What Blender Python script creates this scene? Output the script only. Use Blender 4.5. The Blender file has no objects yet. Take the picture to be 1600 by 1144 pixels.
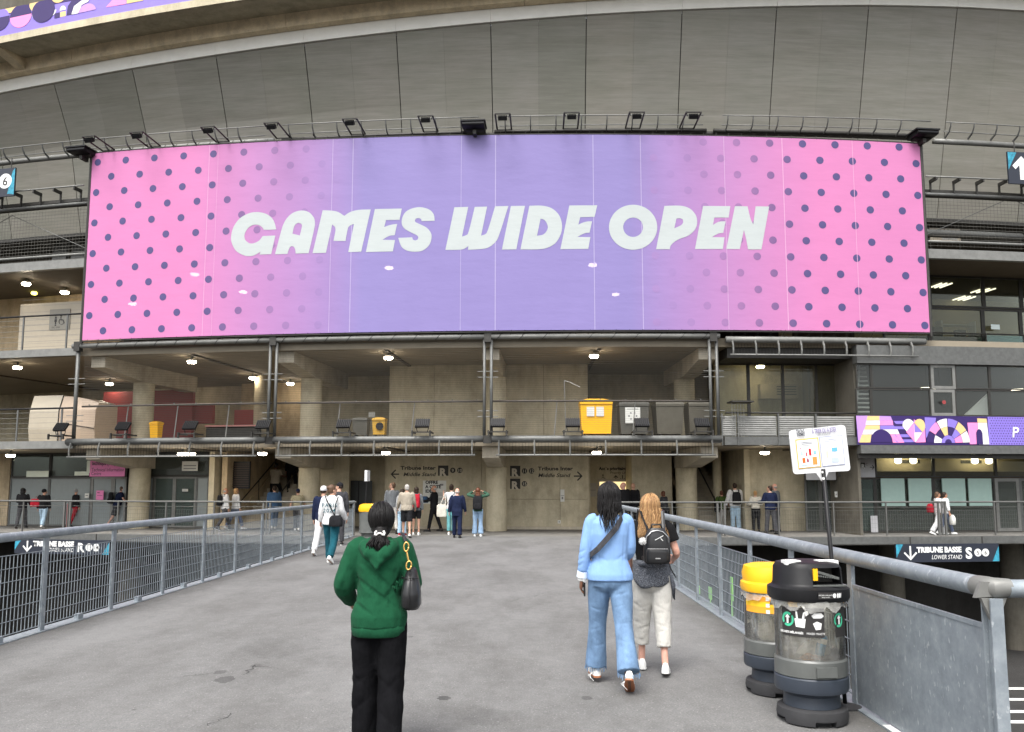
import bpy, bmesh, math, random
from mathutils import Vector, Matrix, Euler
random.seed(11)
sc = bpy.context.scene
COL = sc.collection
# ---------------------------------------------------------------- camera, sky, sun, exposure
FPX, PPX, PPY, EYE = 1300.0, 800.0, 617.0, 1.7
PITCH, YAW = math.radians(6.18), math.atan(15 / 1300.0)
cam = bpy.data.cameras.new('camera'); camo = bpy.data.objects.new('camera', cam); COL.objects.link(camo)
cam.sensor_width = 36; cam.lens = FPX / 1600 * 36; cam.shift_y = (PPY - 572) / 1600.0
cam.clip_start = 0.05; cam.clip_end = 3000
camo.location = (0, 0, EYE); camo.rotation_euler = (math.pi / 2 + PITCH, 0, YAW)
sc.camera = camo
world = bpy.data.worlds.new('World'); sc.world = world; world.use_nodes = True
wn = world.node_tree.nodes; wl = world.node_tree.links; wn.clear()
SUN_EL, SUN_AZ = math.radians(58), math.radians(200)      # behind the camera, a little to the left
sky = wn.new('ShaderNodeTexSky'); sky.sky_type = 'NISHITA'; sky.sun_disc = False
sky.sun_elevation = SUN_EL; sky.sun_rotation = SUN_AZ; sky.air_density = 1.0; sky.dust_density = 4.0
hs = wn.new('ShaderNodeHueSaturation'); hs.inputs['Saturation'].default_value = 0.22   # overcast: the blue is gone
bg = wn.new('ShaderNodeBackground'); bg.inputs['Strength'].default_value = 0.15
wo = wn.new('ShaderNodeOutputWorld')
wl.new(sky.outputs[0], hs.inputs['Color']); wl.new(hs.outputs[0], bg.inputs[0]); wl.new(bg.outputs[0], wo.inputs[0])
sl = bpy.data.lights.new('sun', 'SUN'); sl.energy = 1.2; sl.angle = math.radians(34); sl.color = (1.0, 0.965, 0.91)
so = bpy.data.objects.new('sun', sl); COL.objects.link(so)
sdir = Vector((math.sin(SUN_AZ) * math.cos(SUN_EL), math.cos(SUN_AZ) * math.cos(SUN_EL), math.sin(SUN_EL)))
so.rotation_euler = sdir.to_track_quat('Z', 'Y').to_euler(); so.location = sdir * 60
vs = sc.view_settings; vs.view_transform = 'Standard'; vs.look = 'None'; vs.gamma = 1; vs.use_curve_mapping = False
vs.exposure = 1.3
sc.cycles.use_denoising = True
sc.cycles.max_bounces = 8; sc.cycles.diffuse_bounces = 4; sc.cycles.transparent_max_bounces = 24
sc.cycles.caustics_reflective = False; sc.cycles.caustics_refractive = False
sc.cycles.sample_clamp_indirect = 4

# ---------------------------------------------------------------- placing: pixel of the photo -> point on a surface of the place
SX, SY = 3.1, 128.0                      # centre of the round facade
cp_, sp_, cy_, sy_ = math.cos(PITCH), math.sin(PITCH), math.cos(YAW), math.sin(YAW)
def ray(px, py):
    u, v = px - PPX, PPY - py
    fy, fz = FPX * cp_ - v * sp_, FPX * sp_ + v * cp_
    return u * cy_ - fy * sy_, u * sy_ + fy * cy_, fz
def cyl(px, py, r):                      # -> angle, height on the round facade of radius r
    dx, dy, dz = ray(px, py)
    a = dx * dx + dy * dy; b = -2 * (dx * SX + dy * SY); c = SX * SX + SY * SY - r * r
    t = (-b - math.sqrt(max(0, b * b - 4 * a * c))) / (2 * a)
    return math.atan2(dx * t - SX, SY - dy * t), EYE + dz * t
def onz(px, py, z):
    d = ray(px, py); t = (z - EYE) / d[2]; return d[0] * t, d[1] * t
def ony(px, py, y):
    d = ray(px, py); t = y / d[1]; return Vector((d[0] * t, y, EYE + d[2] * t))
def A(th, r, z):
    return Vector((SX + r * math.sin(th), SY - r * math.cos(th), z))
def TH(px, r=100.0, py=620): return cyl(px, py, r)[0]
def fmat(th, r, z):                      # local frame on the facade: x to the right, y outwards into the building, z up
    return Matrix.Translation(A(th, r, z)) @ Matrix.Rotation(th, 4, 'Z')

# ---------------------------------------------------------------- mesh builder
class MB:
    def __init__(s): s.v = []; s.f = []; s.uv = None
    def add(s, vs, fs):
        o = len(s.v); s.v += [Vector(p) for p in vs]; s.f += [tuple(i + o for i in f) for f in fs]
    def box(s, lo, hi, m=None):
        x0, y0, z0 = lo; x1, y1, z1 = hi
        p = [Vector(q) for q in ((x0,y0,z0),(x1,y0,z0),(x1,y1,z0),(x0,y1,z0),(x0,y0,z1),(x1,y0,z1),(x1,y1,z1),(x0,y1,z1))]
        if m is not None: p = [m @ q for q in p]
        s.add(p, [(0,3,2,1),(4,5,6,7),(0,1,5,4),(1,2,6,5),(2,3,7,6),(3,0,4,7)]); return s
    def bbox(s, c, d, m=None):
        return s.box([c[i]-d[i]/2 for i in range(3)], [c[i]+d[i]/2 for i in range(3)], m)
    def tube(s, pts, r, n=8, cap=True, sq=None):
        pts = [Vector(p) for p in pts]; k = len(pts)
        rs = r if isinstance(r, (list, tuple)) else [r] * k
        vv = []; up = None
        for i in range(k):
            d = (pts[min(i+1,k-1)] - pts[max(i-1,0)])
            d = d.normalized() if d.length > 1e-9 else Vector((0,0,1))
            if up is None:
                up = Vector((0,0,1)) if abs(d.z) < .9 else Vector((0,1,0))
            x = d.cross(up)
            if x.length < 1e-4: x = d.cross(Vector((1,0,0)))
            x.normalize(); y = x.cross(d).normalized(); up = y
            ri = rs[i]; rx, ry = (ri if isinstance(ri, (tuple, list)) else (ri, ri))
            for j in range(n):
                a = 2*math.pi*(j+.5)/n
                vv.append(pts[i] + x*(math.cos(a)*rx) + y*(math.sin(a)*ry))
        ff = []
        for i in range(k-1):
            for j in range(n):
                j2 = (j+1) % n
                ff.append((i*n+j, i*n+j2, (i+1)*n+j2, (i+1)*n+j))
        if cap:
            ff.append(tuple(reversed(range(n)))); ff.append(tuple((k-1)*n+j for j in range(n)))
        s.add(vv, ff); return s
    def bar(s, a, b, r=.01, n=4): return s.tube([a, b], r, n)
    def rings(s, rings, cap=True):       # list of equal-length loops of points
        n = len(rings[0]); vv = [Vector(p) for r in rings for p in r]; ff = []
        for i in range(len(rings)-1):
            for j in range(n):
                j2 = (j+1) % n; ff.append((i*n+j, i*n+j2, (i+1)*n+j2, (i+1)*n+j))
        if cap:
            ff.append(tuple(reversed(range(n)))); ff.append(tuple((len(rings)-1)*n+j for j in range(n)))
        s.add(vv, ff); return s
    def lathe(s, prof, n=20, m=None, cap=True):
        R = []
        for r, z in prof:
            ring = [Vector((r*math.cos(2*math.pi*j/n), r*math.sin(2*math.pi*j/n), z)) for j in range(n)]
            if m is not None: ring = [m @ p for p in ring]
            R.append(ring)
        return s.rings(R, cap)
    def ball(s, c, r, n=10, k=7, m=None):
        c = Vector(c); r = r if isinstance(r, (tuple, list)) else (r, r, r); R = []
        for i in range(k+1):
            t = math.pi*(i+.02)/(k+.04) - math.pi/2; t = max(-1.55, min(1.55, t))
            ring = [Vector((r[0]*math.cos(t)*math.cos(2*math.pi*j/n), r[1]*math.cos(t)*math.sin(2*math.pi*j/n), r[2]*math.sin(t))) for j in range(n)]
            if m is not None: ring = [m @ p for p in ring]
            R.append([c + p for p in ring])
        return s.rings(R)
    def prism(s, poly, m, depth):        # poly: 2d outline in the xy plane of m, extruded along m's -z (away) by depth
        n = len(poly)
        a = [m @ Vector((p[0], p[1], 0)) for p in poly]; b = [m @ Vector((p[0], p[1], -depth)) for p in poly]
        s.add(a + b, [tuple(range(n)), tuple(reversed(range(n, 2*n)))] + [(i, i+n, (i+1) % n + n, (i+1) % n) for i in range(n)]); return s
    def arc(s, t0, t1, prof, n=12, cap=True):   # closed (r,z) outline swept along the facade
        R = []
        for i in range(n+1):
            t = t0 + (t1-t0)*i/n
            R.append([A(t, r, z) for r, z in prof])
        return s.rings(R, cap)
    def mesh(s, name, off=Vector((0,0,0)), smooth=False, fix=True):
        me = bpy.data.meshes.new(name)
        me.from_pydata([tuple(p - off) for p in s.v], [], s.f); me.validate()
        if fix:
            bm = bmesh.new(); bm.from_mesh(me); bmesh.ops.recalc_face_normals(bm, faces=bm.faces); bm.to_mesh(me); bm.free()
        if smooth:
            for p in me.polygons: p.use_smooth = True
            if smooth is not True: me.set_sharp_from_angle(angle=math.radians(smooth))
        return me
def rootloc(o):
    p = Vector((0,0,0))
    while o is not None: p += o.location; o = o.parent
    return p
def link(name, me, mat=None, parent=None):
    o = bpy.data.objects.new(name, me); COL.objects.link(o)
    if mat is not None and len(me.materials) == 0: me.materials.append(mat)
    if parent is not None: o.parent = parent
    return o
def part(name, mb, mat, parent=None, smooth=False, local=False, label=None, kind=None, fix=True):
    off = Vector((0,0,0)) if (local or parent is None) else rootloc(parent)
    o = link(name, mb.mesh(name, off, smooth, fix), mat, parent)
    if label: o['label'] = label
    if kind: o['kind'] = kind
    return o
def thing(name, label, cat, loc=(0,0,0), rz=0.0, group=None):
    o = bpy.data.objects.new(name, None); COL.objects.link(o); o.empty_display_size = .1
    o.location = loc; o.rotation_euler = (0, 0, rz); o['label'] = label; o['category'] = cat
    if group: o['group'] = group
    return o
def tag(o, label, cat, group=None):
    o['label'] = label; o['category'] = cat
    if group: o['group'] = group
    return o
def structure(name, mb, mat, smooth=False):
    o = part(name, mb, mat, None, smooth); o['kind'] = 'structure'; return o
KIDS = {}
def copy_tree(o, parent=None):
    c = o.copy(); COL.objects.link(c)
    if parent is not None: c.parent = parent
    for ch in [x for x in COL.objects if x.parent is o]: copy_tree(ch, c)
    return c
def place(proto, loc, rz, label, group=None, first=False):
    o = proto if first else copy_tree(proto)
    o.location = loc; o.rotation_euler = (0, 0, rz); o['label'] = label
    if group: o['group'] = group
    return o

# ---------------------------------------------------------------- materials
def srgb(r, g, b):
    f = lambda c: (c/255/12.92) if c/255 <= .04045 else ((c/255+.055)/1.055)**2.4
    return (f(r), f(g), f(b))
class NT:
    def __init__(s, name):
        s.m = bpy.data.materials.new(name); s.m.use_nodes = True; s.t = s.m.node_tree; s.n = s.t.nodes; s.l = s.t.links
        s.b = s.n.get('Principled BSDF'); s.out = s.n.get('Material Output')
    def new(s, t, **kw):
        n = s.n.new(t)
        for k, v in kw.items(): setattr(n, k, v)
        return n
    def coord(s, scale=(1,1,1), kind='Object', loc=(0,0,0)):
        tc = s.new('ShaderNodeTexCoord'); mp = s.new('ShaderNodeMapping')
        mp.inputs['Scale'].default_value = scale; mp.inputs['Location'].default_value = loc
        s.l.new(tc.outputs[kind], mp.inputs[0]); return mp.outputs[0]
    def noise(s, vec, scale, detail=4, rough=.6):
        n = s.new('ShaderNodeTexNoise'); n.inputs['Scale'].default_value = scale; n.inputs['Detail'].default_value = detail
        n.inputs['Roughness'].default_value = rough; s.l.new(vec, n.inputs['Vector']); return n.outputs[0]
    def ramp(s, fac, stops, interp='LINEAR'):
        r = s.new('ShaderNodeValToRGB'); r.color_ramp.interpolation = interp
        e = r.color_ramp.elements
        while len(e) < len(stops): e.new(.5)
        for i, (p, c) in enumerate(stops):
            e[i].position = p; e[i].color = (*c, 1) if len(c) == 3 else c
        s.l.new(fac, r.inputs[0]); return r.outputs[0]
    def mix(s, a, b, fac, blend='MIX'):
        m = s.new('ShaderNodeMix', data_type='RGBA', blend_type=blend)
        for sock, v in ((0, fac), (6, a), (7, b)):
            if hasattr(v, 'is_linked') or hasattr(v, 'links'): s.l.new(v, m.inputs[sock])
            else: m.inputs[sock].default_value = v if sock == 0 else (*v, 1)
        return m.outputs[2]
    def math(s, op, a, b=0.0):
        m = s.new('ShaderNodeMath', operation=op)
        for i, v in enumerate((a, b)):
            if hasattr(v, 'links'): s.l.new(v, m.inputs[i])
            else: m.inputs[i].default_value = v
        return m.outputs[0]
    def bump(s, h, strength=.2, dist=.01):
        b = s.new('ShaderNodeBump'); b.inputs['Strength'].default_value = strength; b.inputs['Distance'].default_value = dist
        s.l.new(h, b.inputs['Height']); s.l.new(b.outputs[0], s.b.inputs['Normal'])
    def setc(s, c):
        if hasattr(c, 'links'): s.l.new(c, s.b.inputs['Base Color'])
        else: s.b.inputs['Base Color'].default_value = (*c, 1)
    def pr(s, rough=.6, metal=0.0, spec=.5):
        s.b.inputs['Roughness'].default_value = rough; s.b.inputs['Metallic'].default_value = metal
        s.b.inputs['Specular IOR Level'].default_value = spec
def lerp(a, b, t): return tuple(x+(y-x)*t for x, y in zip(a, b))
def sc3(c, k): return tuple(min(1, x*k) for x in c)
_cache = {}
def pbr(name, c, rough=.6, metal=0.0, var=.18, scale=4.0, bump=.1, bscale=60.0, bdist=.004, stretch=(1,1,1), spec=.4):
    if name in _cache: return _cache[name]
    t = NT(name); v = t.coord(stretch); n = t.noise(v, scale, 5, .65)
    t.setc(t.ramp(n, [(.25, sc3(c, 1-var)), (.75, sc3(c, 1+var))])); t.pr(rough, metal, spec)
    if bump: t.bump(t.noise(v, bscale, 3), bump, bdist)
    _cache[name] = t.m; return t.m
def cloth(name, c, rough=.9, var=.14, wrinkle=.5, weave=.25):
    if name in _cache: return _cache[name]
    t = NT(name); v = t.coord((1,1,.7)); n = t.noise(v, 9, 5, .6); n2 = t.noise(v, 350, 2, .5)
    col = t.ramp(n, [(.3, sc3(c, 1-var)), (.7, sc3(c, 1+var))])
    col = t.mix(col, t.ramp(n2, [(.35, (.72,.72,.72)), (.65, (1,1,1))]), weave, 'MULTIPLY'); t.setc(col)
    t.pr(rough, 0, .06); t.b.inputs['Sheen Weight'].default_value = .03 if max(c) > .05 else 0; t.b.inputs['Sheen Roughness'].default_value = .5
    wv = t.noise(t.coord((1.3,1.3,.55)), 11, 3, .55)
    h = t.math('ADD', t.math('MULTIPLY', wv, 1.0), t.math('MULTIPLY', n2, .03))
    t.bump(h, wrinkle, .05); _cache[name] = t.m; return t.m
def emit(name, c, strength):
    if name in _cache: return _cache[name]
    t = NT(name); t.setc(c); t.b.inputs['Emission Color'].default_value = (*c, 1); t.b.inputs['Emission Strength'].default_value = strength
    _cache[name] = t.m; return t.m
def flat(name, c, rough=.6, metal=0.0, spec=.4):
    if name in _cache: return _cache[name]
    t = NT(name); n = t.noise(t.coord(), 6, 3); t.setc(t.ramp(n, [(.2, sc3(c, .94)), (.8, sc3(c, 1.05))])); t.pr(rough, metal, spec)
    _cache[name] = t.m; return t.m
def glass(name, tint=(.9,.95,.93), trans=.85, rough=.02, ior=1.5):
    if name in _cache: return _cache[name]
    t = NT(name); t.n.remove(t.b)
    fr = t.new('ShaderNodeFresnel'); fr.inputs[0].default_value = ior
    gl = t.new('ShaderNodeBsdfGlossy'); gl.inputs['Roughness'].default_value = rough; gl.inputs[0].default_value = (.9,.92,.92,1)
    tr = t.new('ShaderNodeBsdfTransparent'); tr.inputs[0].default_value = (*tint, 1)
    df = t.new('ShaderNodeBsdfDiffuse'); df.inputs[0].default_value = (*sc3(tint, .5), 1)
    m0 = t.new('ShaderNodeMixShader'); m0.inputs[0].default_value = trans
    t.l.new(df.outputs[0], m0.inputs[1]); t.l.new(tr.outputs[0], m0.inputs[2])
    m1 = t.new('ShaderNodeMixShader')
    nf = t.noise(t.coord((.6,.6,2.2)), 1.2, 3); boost = t.math('MULTIPLY', fr.outputs[0], .55)
    t.l.new(boost, m1.inputs[0]); t.l.new(m0.outputs[0], m1.inputs[1]); t.l.new(gl.outputs[0], m1.inputs[2])
    t.l.new(m1.outputs[0], t.out.inputs[0]); _cache[name] = t.m; return t.m

def concrete(name, c, stain=.35, scale=.55):
    t = NT(name); v = t.coord(); vs_ = t.coord((1.6,1.6,.35))
    n1 = t.noise(v, scale*2.2, 6, .7); n2 = t.noise(vs_, 1.3, 5, .7); n3 = t.noise(v, 26, 4, .7)
    col = t.ramp(n1, [(.28, sc3(c, .72)), (.5, c), (.74, sc3(c, 1.2))])
    col = t.mix(col, t.ramp(n2, [(.34, (.42,.39,.34)), (.58, (1,1,1))]), stain, 'MULTIPLY')
    col = t.mix(col, t.ramp(n3, [(.3, (.78,.77,.74)), (.62, (1.0,1.0,1.0))]), .5, 'MULTIPLY')
    t.setc(col); t.pr(.88, 0, .25); t.bump(t.math('ADD', n3, t.math('MULTIPLY', n1, 1.5)), .3, .012)
    return t.m
M = {}
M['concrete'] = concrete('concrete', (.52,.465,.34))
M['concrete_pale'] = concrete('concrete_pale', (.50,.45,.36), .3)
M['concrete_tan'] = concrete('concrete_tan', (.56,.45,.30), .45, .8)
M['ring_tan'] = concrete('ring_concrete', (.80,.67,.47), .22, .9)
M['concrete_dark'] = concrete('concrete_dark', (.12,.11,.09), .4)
M['void_shade'] = concrete('shade_black_concrete', (.035,.033,.03), .4)  # near-black colour stands in for the deep shade under the concourse
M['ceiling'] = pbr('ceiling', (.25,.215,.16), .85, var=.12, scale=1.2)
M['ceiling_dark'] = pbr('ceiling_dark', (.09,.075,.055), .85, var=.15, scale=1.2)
M['galv'] = None
def galvanised():
    t = NT('galvanised'); v = t.coord(); vo = t.new('ShaderNodeTexVoronoi'); vo.inputs['Scale'].default_value = 34; t.l.new(v, vo.inputs['Vector'])
    n = t.noise(v, 7, 6, .7); n2 = t.noise(t.coord((1,1,.55), loc=(2,1,4)), 26, 3, .6)
    c = t.ramp(n, [(.28, (.205,.235,.26)), (.55, (.285,.32,.345)), (.8, (.38,.41,.43))])
    c = t.mix(c, t.ramp(vo.outputs['Color'], [(0, (.8,.8,.82)), (1, (1,1,1))]), .5, 'MULTIPLY')
    c = t.mix(c, (.55,.58,.6), t.math('MULTIPLY', t.ramp(n2, [(.62, (0,0,0)), (.68, (1,1,1))]), .5))
    t.setc(c); t.pr(.5, .35, .5); t.bump(n, .12, .004); return t.m
M['galv'] = galvanised()
M['steel'] = pbr('steel_grey', (.115,.117,.112), .5, .35, var=.22, scale=7, bump=.08)
M['steel_pale'] = pbr('steel_pale', (.19,.19,.178), .5, .3, var=.2, scale=5, bump=.08)
M['steel_dark'] = pbr('steel_dark', (.04,.038,.034), .5, .3, var=.25, scale=8, bump=.08)
M['black'] = pbr('black_plastic', (.010,.010,.011), .45, 0, spec=.25, var=.2, scale=8, bump=.06)
M['white'] = flat('white_paint', (.74,.74,.72), .55)
M['cream'] = flat('cream_panel', (.38,.335,.26), .5)
M['ink'] = flat('black_ink', (.025,.023,.022), .6)
M['navy_sign'] = flat('navy_sign', (.018,.022,.034), .45)
M['teal'] = pbr('teal_print', (.03,.24,.34), .5, var=.6, scale=9, bump=0)
M['pink_sign'] = flat('pink_sign', (.72,.2,.42), .5)
M['yellow'] = pbr('yellow_plastic', (.86,.45,.012), .38, var=.06, scale=4, bump=.03)
M['red'] = flat('red_panel', (.25,.04,.04), .6)
M['lamp'] = emit('lamp_glow', (1.0, .86, .66), 26)
M['lamp_dim'] = emit('lamp_glow_small', (1.0, .9, .7), 5)
M['strip'] = emit('strip_light', (1.0, .96, .85), 1.4)
M['pane'] = glass('window_glass', (.74,.75,.66), .95)
M['pane_dark'] = glass('window_glass_smoked', (.5,.55,.52), .8)
M['pane_grey'] = glass('window_glass_grey', (.84,.86,.84), .97)
M['pane_green'] = glass('window_glass_green', (.45,.56,.52), .75)
M['frosted'] = flat('frosted_green_glass', (.33,.46,.41), .18, spec=.6)
M['frosted_grey'] = flat('frosted_grey_glass', (.24,.27,.27), .16, spec=.6)
# ================================================================ ground, walkway, stadium
def asphalt(name, base, spots=()):
    t = NT(name); v = t.coord()
    n1 = t.noise(v, .55, 6, .65); n2 = t.noise(v, 60, 3, .7); n3 = t.noise(t.coord((.55,.22,1)), 1.6, 5, .7)
    vo = t.new('ShaderNodeTexVoronoi'); vo.inputs['Scale'].default_value = 130; t.l.new(v, vo.inputs['Vector'])
    c = t.ramp(n1, [(.3, sc3(base, .9)), (.7, sc3(base, 1.07))])
    c = t.mix(c, t.ramp(n3, [(.38, (.70,.69,.68)), (.6, (1,1,1))]), .85, 'MULTIPLY')
    c = t.mix(c, t.ramp(n2, [(.3, (.60,.60,.60)), (.68, (1.04,1.04,1.04))]), .9, 'MULTIPLY')
    c = t.mix(c, t.ramp(vo.outputs['Color'], [(.86, (0,0,0)), (.97, (.25,.25,.24))]), .6, 'ADD')
    n4 = t.noise(t.coord((1,1,1), loc=(3,7,0)), 3.1, 4, .7)
    c = t.mix(c, t.ramp(n4, [(.66, (1,1,1)), (.78, (.58,.56,.55))]), .8, 'MULTIPLY')
    vg = t.new('ShaderNodeTexVoronoi'); vg.inputs['Scale'].default_value = 1.15; t.l.new(v, vg.inputs['Vector'])
    c = t.mix(c, t.ramp(t.math('ADD', vg.outputs['Distance'], t.math('MULTIPLY', t.noise(v, 22, 3), .03)), [(.03, (.45,.45,.45)), (.05, (1,1,1))]), .6, 'MULTIPLY')
    n5 = t.noise(t.coord((1,1,1), loc=(9,2,0)), 7.5, 5, .75)
    c = t.mix(c, t.ramp(n5, [(.3, (.82,.82,.82)), (.7, (1.08,1.08,1.08))]), .8, 'MULTIPLY')
    sx = t.new('ShaderNodeSeparateXYZ'); t.l.new(v, sx.inputs[0])
    e1 = t.math('ABSOLUTE', t.math('ADD', sx.outputs[0], 1.51)); e2 = t.math('ADD', e1, t.math('MULTIPLY', t.noise(v, 2.2, 5, .7), .9))
    c = t.mix(c, t.ramp(t.math('MULTIPLY', e2, .2), [(.80, (1,1,1)), (.93, (.55,.53,.5))]), .8, 'MULTIPLY')
    for (x, y, rx, ry, k) in spots:                       # old stains on the surface
        mp = t.coord((1/rx, 1/ry, 1), loc=(-x/rx, -y/ry, 0))
        nz = t.new('ShaderNodeVectorMath', operation='LENGTH'); t.l.new(mp, nz.inputs[0])
        d = t.math('ADD', nz.outputs['Value'], t.math('MULTIPLY', t.noise(v, 14, 4, .7), .9))
        c = t.mix(c, t.ramp(d, [(.95 , (k,k,k)), (1.35, (1,1,1))]), .9, 'MULTIPLY')
    t.setc(c); t.pr(.9, 0, .25); t.bump(t.math('ADD', n2, t.math('MULTIPLY', vo.outputs['Distance'], .6)), .5, .006)
    return t.m
stains = []
for px, py, rx, k in ((352,1062,.16,.55),(693,1091,.10,.42),(917,1091,.08,.6),(345,1050,.1,.7),(400,1040,.1,.75),(640,995,.07,.65),(180,950,.5,.85),(1100,905,.5,.85),(760,1120,.3,.85),(440,1010,.8,.88)):
    x, y = onz(px, py, 0); stains.append((x, y, rx, rx*1.5, k))
M['asphalt'] = asphalt('asphalt_walkway', (.198,.196,.192), stains)
M['asphalt_low'] = asphalt('asphalt_lower', (.075,.074,.074))
XL, XR = -5.62, 2.60
mb = MB()
edge = []
for i in range(13):
    x = XL-.16 + (XR+.16-(XL-.16))*i/12; edge.append((x, SY-math.sqrt(100.01**2-(x-SX)**2)))
poly = [(XL-.16, -60), (XR+.16, -60)] + list(reversed(edge))
mb.prism(poly, Matrix.Identity(4), .42)
structure('walkway', mb, M['asphalt'])
mb = MB(); mb.box((-700,-700,-4.6), (700,700,-4.4)); structure('lower_ground', mb, M['asphalt_low'])
# cracks in the asphalt: thin dark sheets
mb = MB(); rnd = random.Random(5)
def crack(p0, p1, w, n, j):
    (x0, y0), (x1, y1) = onz(*p0, 0), onz(*p1, 0); L = []
    for i in range(n+1):
        t = i/n; L.append((x0+(x1-x0)*t+rnd.uniform(-j,j)*(0 < i < n), y0+(y1-y0)*t+rnd.uniform(-j,j)*(0 < i < n)))
    for i in range(n):
        (ax, ay), (bx, by) = L[i], L[i+1]; ww = w*rnd.uniform(.4,1); d = Vector((by-ay, ax-bx, 0)); d.normalize(); d *= ww
        mb.add([(ax-d.x,ay-d.y,.004),(ax+d.x,ay+d.y,.004),(bx+d.x,by+d.y,.004),(bx-d.x,by-d.y,.004)], [(0,1,2,3)])
for q in (((380,1055),(398,1040),.006,7,.03),((398,1040),(440,1046),.004,7,.03),((325,1135),(360,1115),.004,8,.03),((270,1060),(345,1052),.003,10,.04),((800,940),(860,925),.003,8,.05)):
    crack(*q)
structure('asphalt_crack', mb, flat('crack', (.03,.03,.03), .95))

S = thing('stadium', 'large round concrete stadium with grey corrugated cladding above three open floors', 'stadium', (0, 28, 0))
W0, W1 = -.36, .30
def slab(name, z0, z1, r0, r1, mat, t0=W0, t1=W1, n=40):
    m = MB(); m.arc(t0, t1, [(r0,z0),(r1,z0),(r1,z1),(r0,z1)], n); return part(name, m, mat, S)
M['floor_conc'] = concrete('concourse_concrete', (.19,.183,.17), .3)
slab('concourse_slab', -.30, 0, 86, 100, M['floor_conc'])
slab('edge_fascia', -.27, -.03, 100.004, 100.03, M['steel'])
slab('threshold_strip', .0, .10, 95.62, 95.72, M['concrete_pale'], TH(606,95.7,800), TH(918,95.7,800), 8)
slab('floor_slab', 3.02, 3.30, 86, 99.75, M['ceiling'])
slab('floor_slab', 6.42, 6.72, 86, 99.75, M['ceiling'])
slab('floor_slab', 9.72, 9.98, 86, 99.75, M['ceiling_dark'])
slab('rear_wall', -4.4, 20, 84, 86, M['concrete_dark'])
slab('basement_wall', -4.4, -.3, 95, 95.3, M['void_shade'])
TPOST = [-.1943, -.1181, -.0425, .0342]
# core wall in panels with recessed joints
def wall_panels(name, pxs, z0, z1, r, mat, th=.25, gap=.012, zs=None):
    zz = zs or [z0, z1]
    for a, b in zip(pxs, pxs[1:]):
        t0, t1 = TH(a, r, 760), TH(b, r, 760); g = gap/2/r
        for c, d in zip(zz, zz[1:]):
            m = MB(); m.arc(t0+g, t1-g, [(r-th,c+gap/2),(r,c+gap/2),(r,d-gap/2),(r-th,d-gap/2)], 2); part(name, m, mat, S)
RW = 95.6
wall_panels('wall_panel', [606, 650, 752], 0, 3.02, RW, M['concrete'], zs=[0, 1.15, 3.02])
wall_panels('wall_panel', [752, 875, 920], 0, 3.02, RW, M['concrete'], zs=[0, 1.15, 3.02])
wall_panels('wall_panel', [606, 677, 762, 850, 920], 3.30, 6.42, RW, M['concrete'])
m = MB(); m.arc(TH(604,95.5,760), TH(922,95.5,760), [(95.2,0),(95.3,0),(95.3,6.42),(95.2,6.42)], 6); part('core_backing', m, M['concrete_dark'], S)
# recessed side walls behind / beside the core
def seg(name, p0, p1, r, z0, z1, mat, th=.2, n=4, py=760):
    m = MB(); m.arc(TH(p0,r,py), TH(p1,r,py), [(r-th,z0),(r,z0),(r,z1),(r-th,z1)], n); return part(name, m, mat, S)
seg('recess_wall', 540, 606, 93.8, 0, 3.02, M['concrete'])
seg('recess_wall', 918, 992, 93.6, 0, 3.02, M['concrete'])
seg('recess_wall', 992, 1050, 95.4, 0, 3.02, M['concrete'])
seg('stair_side_wall', 1168, 1258, 96.8, 0, 3.02, M['concrete'])
seg('return_wall', 500, 545, 95.0, 0, 3.02, M['concrete'])
seg('upper_recess_wall', 480, 606, 92.5, 3.3, 6.42, M['concrete'])
seg('upper_recess_wall', 918, 1120, 92.5, 3.3, 6.42, M['concrete'], py=620)
seg('upper_rear_wall', -500, 480, 90.0, 3.3, 6.42, M['concrete'], n=12)
seg('lift_core_wall', 1120, 1345, 95.5, 3.3, 6.42, M['concrete'])
seg('upper_side_wall', -420, 190, 96.2, 6.72, 9.72, M['concrete_tan'], n=8, py=500)
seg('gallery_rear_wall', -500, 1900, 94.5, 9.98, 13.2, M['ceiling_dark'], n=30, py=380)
def radial(name, px, r0, r1, z0, z1, mat, th=.22, py=760, rr=None):
    t = TH(px, rr or r1, py); f = fmat(t, r1, 0); m = MB(); m.box((-th/2, 0, z0), (th/2, r1-r0, z1), f); return part(name, m, mat, S)
radial('recess_side', 606, 93.6, 95.3, 0, 3.02, M['concrete'])
radial('recess_side', 918, 93.4, 95.3, 0, 3.02, M['concrete'])
radial('recess_side', 992, 92, 95.4, 0, 3.02, M['concrete'])
radial('stair_jamb', 1168, 90, 97.0, 0, 3.02, M['concrete'])
radial('stair_jamb', 330, 92, 97.2, 0, 3.02, M['concrete'])
radial('stair_jamb', 350, 92, 96.8, 0, 3.02, M['concrete_tan'])
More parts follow.
